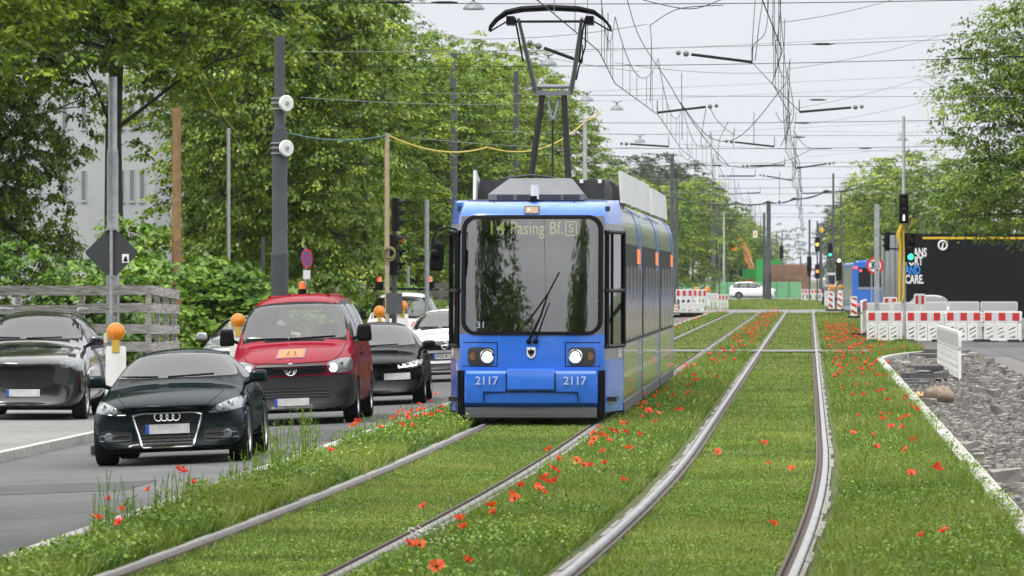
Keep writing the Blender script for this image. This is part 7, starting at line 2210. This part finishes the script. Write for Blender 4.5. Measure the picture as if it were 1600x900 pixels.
# ---------------------------------------------------------------- overhead line: contact wires, messenger wires, span wires, steady arms, lamps
def wire(name, label, pts, r, m=M_WIRE, group=None, cat='wire', seg=5):
    mb = MB(); mb.tube(pts, r, seg, cap=True)
    return tag(mb.build(name, m), label, cat, group)
def sag(a, b, s, n=16):
    a, b = Vector(a), Vector(b)
    return [a.lerp(b, t) - Vector((0, 0, s * 4 * t * (1 - t))) for t in np.linspace(0, 1, n)]
SPANS = [98, 117, 124, 150, 178, 190, 204, 232, 242, 268, 292, 322, 356, 396, 440]
ZS = 7.0
rw = random.Random(3)
for i, Y in enumerate(SPANS):
    a = Vector((-11.6 if Y < 300 else -9, Y + rw.uniform(-1, 1), ZS + rw.uniform(-.1, .3))); b = Vector((13, Y + rw.uniform(-4, 4), ZS + rw.uniform(.0, .6)))
    t = thing('span_wire', f'thin span wire crossing over the tracks, number {i + 1} of its row counted from the tram front', 'wire', (0, 0, 0), group='span wires crossing over the tracks')
    t['label'] = ('dark horizontal span wire above the pantograph' if Y < 110 else 'thin horizontal span wire high above both tracks')
    mb = MB(); mb.tube(sag(a, b, rw.uniform(.1, .3), 20), .0055 + .000022 * Y, 4); mb.build('cable', M_WIREGREY if i % 2 else M_WIRE, t)
    for k in range(2):
        q = rw.uniform(.15, .85); p = a.lerp(b, q) - Vector((0, 0, .2 * 4 * q * (1 - q)))
        mb = MB(); mb.tube([p - Vector((.25, 0, 0)), p - Vector((.12, 0, 0)), p + Vector((.12, 0, 0)), p + Vector((.25, 0, 0))], [.01, .028, .028, .01], 6); mb.build('insulator', M_WIRE, t)
# second set of slanting support wires on the right
for i, (x0, y0, Y0, x1, y1, Y1) in enumerate(((1220, 35, 105, 1480, -30, 110), (1228, 108, 140, 1480, 52, 150), (1240, 170, 190, 1480, 110, 190), (1250, 195, 220, 1480, 150, 215), (700, 60, 120, 1010, 38, 118), (640, 38, 105, 1000, 112, 150), (470, 152, 113, 900, 158, 150), (640, 215, 116, 1000, 230, 200), (1260, 245, 280, 1600, 205, 260), (960, 98, 120, 1230, 112, 140), (1060, 225, 230, 1480, 235, 240))):
    wire('guy_wire', 'thin slanting guy wire running to a mast beside the tracks', sag(pt(x0, y0, Y0), pt(x1, y1, Y1), .12), .008, M_WIREGREY, 'thin guy wires of the overhead line')
def catenary(u, zc, label_c, label_m, v0=30, v1=470):
    T = thing('contact_wire', label_c, 'wire', (0, 0, 0), group='contact wires above the tracks')
    ts = [v0] + [y for y in (62, 84, 98, 117, 150, 178, 204, 232, 268, 292, 322, 356, 396, 440)] + [v1]
    side = 1; P = []
    for y in ts: P.append(Vector((u + side * .13, y, zc))); side = -side
    mb = MB(); mb.tube(P, .009, 5); mb.build('conductor', M_WIRE, T)
    M = thing('messenger_wire', label_m, 'wire', (0, 0, 0), group='messenger wires above the tracks')
    for a, b in zip(P[1:-1], P[2:]):
        A, Bq = a + Vector((0, 0, 1.25)), b + Vector((0, 0, 1.25))
        pts = sag(A, Bq, .75, 14)
        mb = MB(); mb.tube(pts, .008, 5); mb.build('cable', M_WIRE, M)
        for q in (2, 4, 6, 9, 11):
            p = pts[q]; c_ = a.lerp(b, q / 13)
            mb = MB(); mb.tube([p, c_], .006, 4); mb.build('dropper', M_WIREGREY, M)
    return P
PL = catenary(UC_L, 5.55, 'contact wire pressed by the tram pantograph', 'messenger wire hung above the tram contact wire')
PR = catenary(UC_R, 5.55, 'contact wire above the empty right track', 'messenger wire hung above the empty right track')
# steady arms with insulator ends
def steady(a, b, label):
    a, b = Vector(a), Vector(b); T = thing('steady_arm', label, 'steady arm', a, group='dark steady arms of the overhead line')
    d = b - a; d1 = d.normalized()
    mb = MB(); mb.tube([(0, 0, 0), d], .038, 6); mb.build('rod', M_WIRE, T)
    mb = MB(); mb.ball(d * 0 - d1 * .12, .07, 8, 6); mb.ball(-d1 * .30, .06, 8, 6); mb.build('insulator', M_WIREGREY, T)
    mb = MB(); mb.tube([d, d + Vector((0, .1, .35))], .014, 5); mb.build('clip', M_WIRE, T)
for x0, y0, x1, y1, Y, lab in ((1080, 85, 1175, 97, 122, 'largest dark steady arm right of the pantograph head'), (1103, 167, 1027, 176, 150, 'dark steady arm over the gap between both tracks'), (1330, 168, 1249, 175, 148, 'dark steady arm reaching right of the wire bundle'),
                          (984, 225, 1045, 229, 190, 'steady arm above the tram roof panels'), (1148, 222, 1210, 229, 190, 'steady arm left of the wire bundle above the crossing'), (1172, 259, 1226, 258, 230, 'flat steady arm left of the wire bundle'), (1292, 256, 1243, 263, 230, 'steady arm just right of the wire bundle'),
                          (1134, 275, 1180, 275, 270, 'small steady arm above the excavator'), (1197, 275, 1238, 282, 270, 'small steady arm above the mast pair'), (1147, 303, 1188, 301, 330, 'tiny steady arm left of the mast pair top'), (1296, 301, 1254, 302, 330, 'tiny steady arm above the far signals'), (850, 75, 910, 97, 105, 'dark steady arm behind the right pantograph horn')):
    steady(pt(x0, y0, Y), pt(x1, y1, Y), lab)
# loose jumper loops and hanging leads in the bundle over the right track
GJ = 'hanging leads and loops of the overhead line'
J = [([(1063, 160), (1110, 215), (1160, 210), (1228, 130)], 135), ([(1015, 40), (1060, 14), (1130, 8)], 100), ([(1005, 0), (1078, 14), (1130, -2)], 98), ([(1180, 0), (1176, 60), (1175, 97)], 122), ([(1201, 0), (1196, 50), (1178, 70), (1176, 95)], 121),
     ([(1208, 0), (1207, 70)], 118), ([(1218, 0), (1224, 70), (1232, 150), (1236, 215), (1250, 260), (1252, 330)], 150), ([(1226, 30), (1224, 160), (1228, 230)], 146), ([(1230, 110), (1240, 175), (1228, 210), (1220, 228)], 160), ([(1016, 40), (1018, 75), (1016, 160)], 118), ([(1065, 115), (1066, 218)], 140),
     ([(980, 0), (1000, 60), (1045, 130), (1062, 160), (1100, 215), (1140, 260)], 118), ([(1103, 170), (1098, 200), (1096, 228), (1112, 226), (1110, 205)], 170), ([(1110, 170), (1122, 190), (1146, 210), (1147, 200)], 168), ([(1240, 205), (1262, 230), (1300, 232)], 190), ([(1175, 97), (1215, 140), (1250, 175)], 128), ([(1212, 175), (1222, 190), (1236, 178), (1236, 170)], 175), ([(1060, 235), (1074, 250), (1078, 240), (1072, 225)], 220), ([(1120, 245), (1136, 258), (1180, 262), (1232, 250), (1270, 232)], 230),
     ([(1244, 175), (1240, 230), (1247, 262), (1251, 300)], 240), ([(1180, 95), (1186, 40), (1192, 0)], 124), ([(1115, 240), (1113, 280)], 230), ([(1178, 175), (1178, 226)], 180), ([(1146, 205), (1146, 230)], 182), ([(1138, 190), (1124, 220), (1122, 252)], 190), ([(950, 20), (950, 78)], 110), ([(885, 0), (845, 60), (820, 10)], 96)]
for pts, Y in J[:-1]:
    C = [pt(x, y, Y + rw.uniform(-2, 2)) for x, y in pts]
    if len(C) > 2:                          # smooth
        S = []
        for i in range(len(C) - 1):
            p0, p1, p2, p3 = C[max(0, i - 1)], C[i], C[i + 1], C[min(len(C) - 1, i + 2)]
            for t in np.linspace(0, 1, 7)[:-1]:
                S.append(.5 * ((2 * p1) + (-p0 + p2) * t + (2 * p0 - 5 * p1 + 4 * p2 - p3) * t * t + (-p0 + 3 * p1 - 3 * p2 + p3) * t ** 3))
        S.append(C[-1]); C = S
    wire('hanging_lead', 'thin dark lead hanging in the overhead wire tangle above the right track', C, .006 + .00003 * Y, M_WIRE, GJ)
wire('yellow_cable', 'yellow cable sagging from the pale timber pole towards the post behind the pantograph', [Vector(p) for p in sag(pt(605, 211, 117), pt(760, 230, 150), .25, 10)] + sag(pt(760, 230, 150), pt(914, 190, 190), .5, 12)[1:] + [pt(930, 182, 192), pt(942, 172, 192)], .02, mat('yellow_cable', (.6, .42, .02), .5), cat='cable')
wire('blue_cable', 'thin blue green cable running to the top of the pale timber pole', sag(pt(440, 205, 112), pt(605, 211, 117), .15), .014, mat('teal_cable', (.03, .12, .14), .5), cat='cable')
wire('thin_lead', 'thin yellowish lead sloping through the linden leaves to the pale pole', sag(pt(325, 140, 112), pt(372, 208, 130), .1, 8), .012, mat('yellow_cable', (.6, .42, .02), .5), cat='cable')
pb = [pt(1030, 300, 330), pt(1052, 308, 342), pt(1115, 320, 470), pt(1150, 318, 450), pt(1200, 317, 430), pt(1240, 312, 425), pt(1290, 300, 420), pt(1345, 292, 410)]
T = thing('cable_bundle', 'thick black cable bundle hung between the far masts', 'cable', pb[0])
for k in range(3):
    mb = MB(); q = []
    for a, b in zip(pb[:-1], pb[1:]): q += sag(a + Vector((0, 0, .07 * k)), b + Vector((0, 0, .05 * k)), .12 + .08 * k, 8)[:-1]
    q.append(pb[-1]); mb.tube([p - pb[0] for p in q], .05, 5); mb.build('cable', M_WIRE, T)
for x in (1162, 1171):
    mb = MB(); ring_mesh(mb, pt(x, 325, 448) - pb[0], .22, .03, 'y', 18); mb.build('cable_loop', M_WIRE, T)
for name, lab, px, py, Y, w, h, m in (('blue_hanging_sign', 'small blue sign hanging on the far wire', 1218, 316, 420, 8, 11, mat('sign_blue', (.03, .08, .35), .4)), ('yellow_hanging_sign', 'small yellow and white sign hanging on a wire above the mast pair', 1180, 366, 440, 7, 11, mat('sign_yellow', (.7, .45, .05), .5))):
    p = pt(px, py, Y); T = thing(name, lab, 'sign', p); k = Y / F
    mb = MB(); mb.bbox(-w * k / 2, w * k / 2, -.02, .02, -h * k / 2, h * k / 2); mb.build('sign_plate', M_WHITE, T, smooth=False)
    mb = MB(); mb.prism([(0, h * k * .36), (w * k * .38, 0), (0, -h * k * .36), (-w * k * .38, 0)], -.03, -.021, 'y'); mb.build('sign_symbol', m, T, smooth=False)
    mb = MB(); mb.tube([(0, 0, h * k / 2), (0, 0, h * k / 2 + 2.2)], .02, 4); mb.build('hanger', M_WIRE, T)
# lamps hung on span wires
M_LAMPD = mat('lamp_dish_grey', (.17, .18, .19), .45, .3)
for px, py, Y, lab in ((740, 10, 163, 'nearest grey dish street lamp hung high left of the pantograph'), (857, 98, 204, 'grey dish lamp hung between the pantograph arms'), (917, 155, 247, 'grey dish lamp hung right of the pantograph knee'), (964, 169, 262, 'grey dish lamp hung against the sky above the last linden'), (1000, 220, 322, 'tiny grey dish lamp hung above the dark tree tops'), (1410, 217, 317, 'grey dish lamp hung beside the tall signal post')):
    p = pt(px, py, Y); T = thing('hanging_lamp', lab, 'street lamp', p, group='dish lamps hung over the street')
    mb = MB(); mb.lathe([(.001, .16), (.09, .16), (.14, .12), (.24, .06), (.33, -.05), (.34, -.09), (.30, -.10), (.001, -.07)], (0, 0, 0), 'z', 18); mb.build('dish', M_LAMPD, T)
    mb = MB(); mb.tube([(0, 0, .15), (0, 0, .3)], .04, 6); mb.tube([(-.2, 0, .36), (-.1, 0, .28), (.1, 0, .28), (.2, 0, .36)], .018, 5); mb.build('hanger', M_WIRE, T)
    wire('lamp_wire', 'thin wire carrying a dish lamp across the street', sag((p.x - 7, p.y, p.z + .5), (p.x + 24, p.y, p.z + 1.2), .1, 10)[:1] + [p + Vector((0, 0, .36))] + [Vector((p.x + 24, p.y, p.z + 1.4))], .008, M_WIREGREY, 'thin wires carrying the dish lamps')
# ---------------------------------------------------------------- damp summer air
hz_m = bpy.data.materials.new('haze_air'); hz_m.use_nodes = True
_n = hz_m.node_tree; _n.nodes.clear()
_o = _n.nodes.new('ShaderNodeOutputMaterial'); _v = _n.nodes.new('ShaderNodeVolumePrincipled')
_v.inputs['Color'].default_value = (.86, .9, .96, 1); _v.inputs['Density'].default_value = .00007; _v.inputs['Anisotropy'].default_value = .3
_n.links.new(_v.outputs[0], _o.inputs['Volume'])
mb = MB(); mb.bbox(-700, 900, -200, 5600, -3, 75)
tag(mb.build('haze', hz_m, smooth=False), kind='stuff')
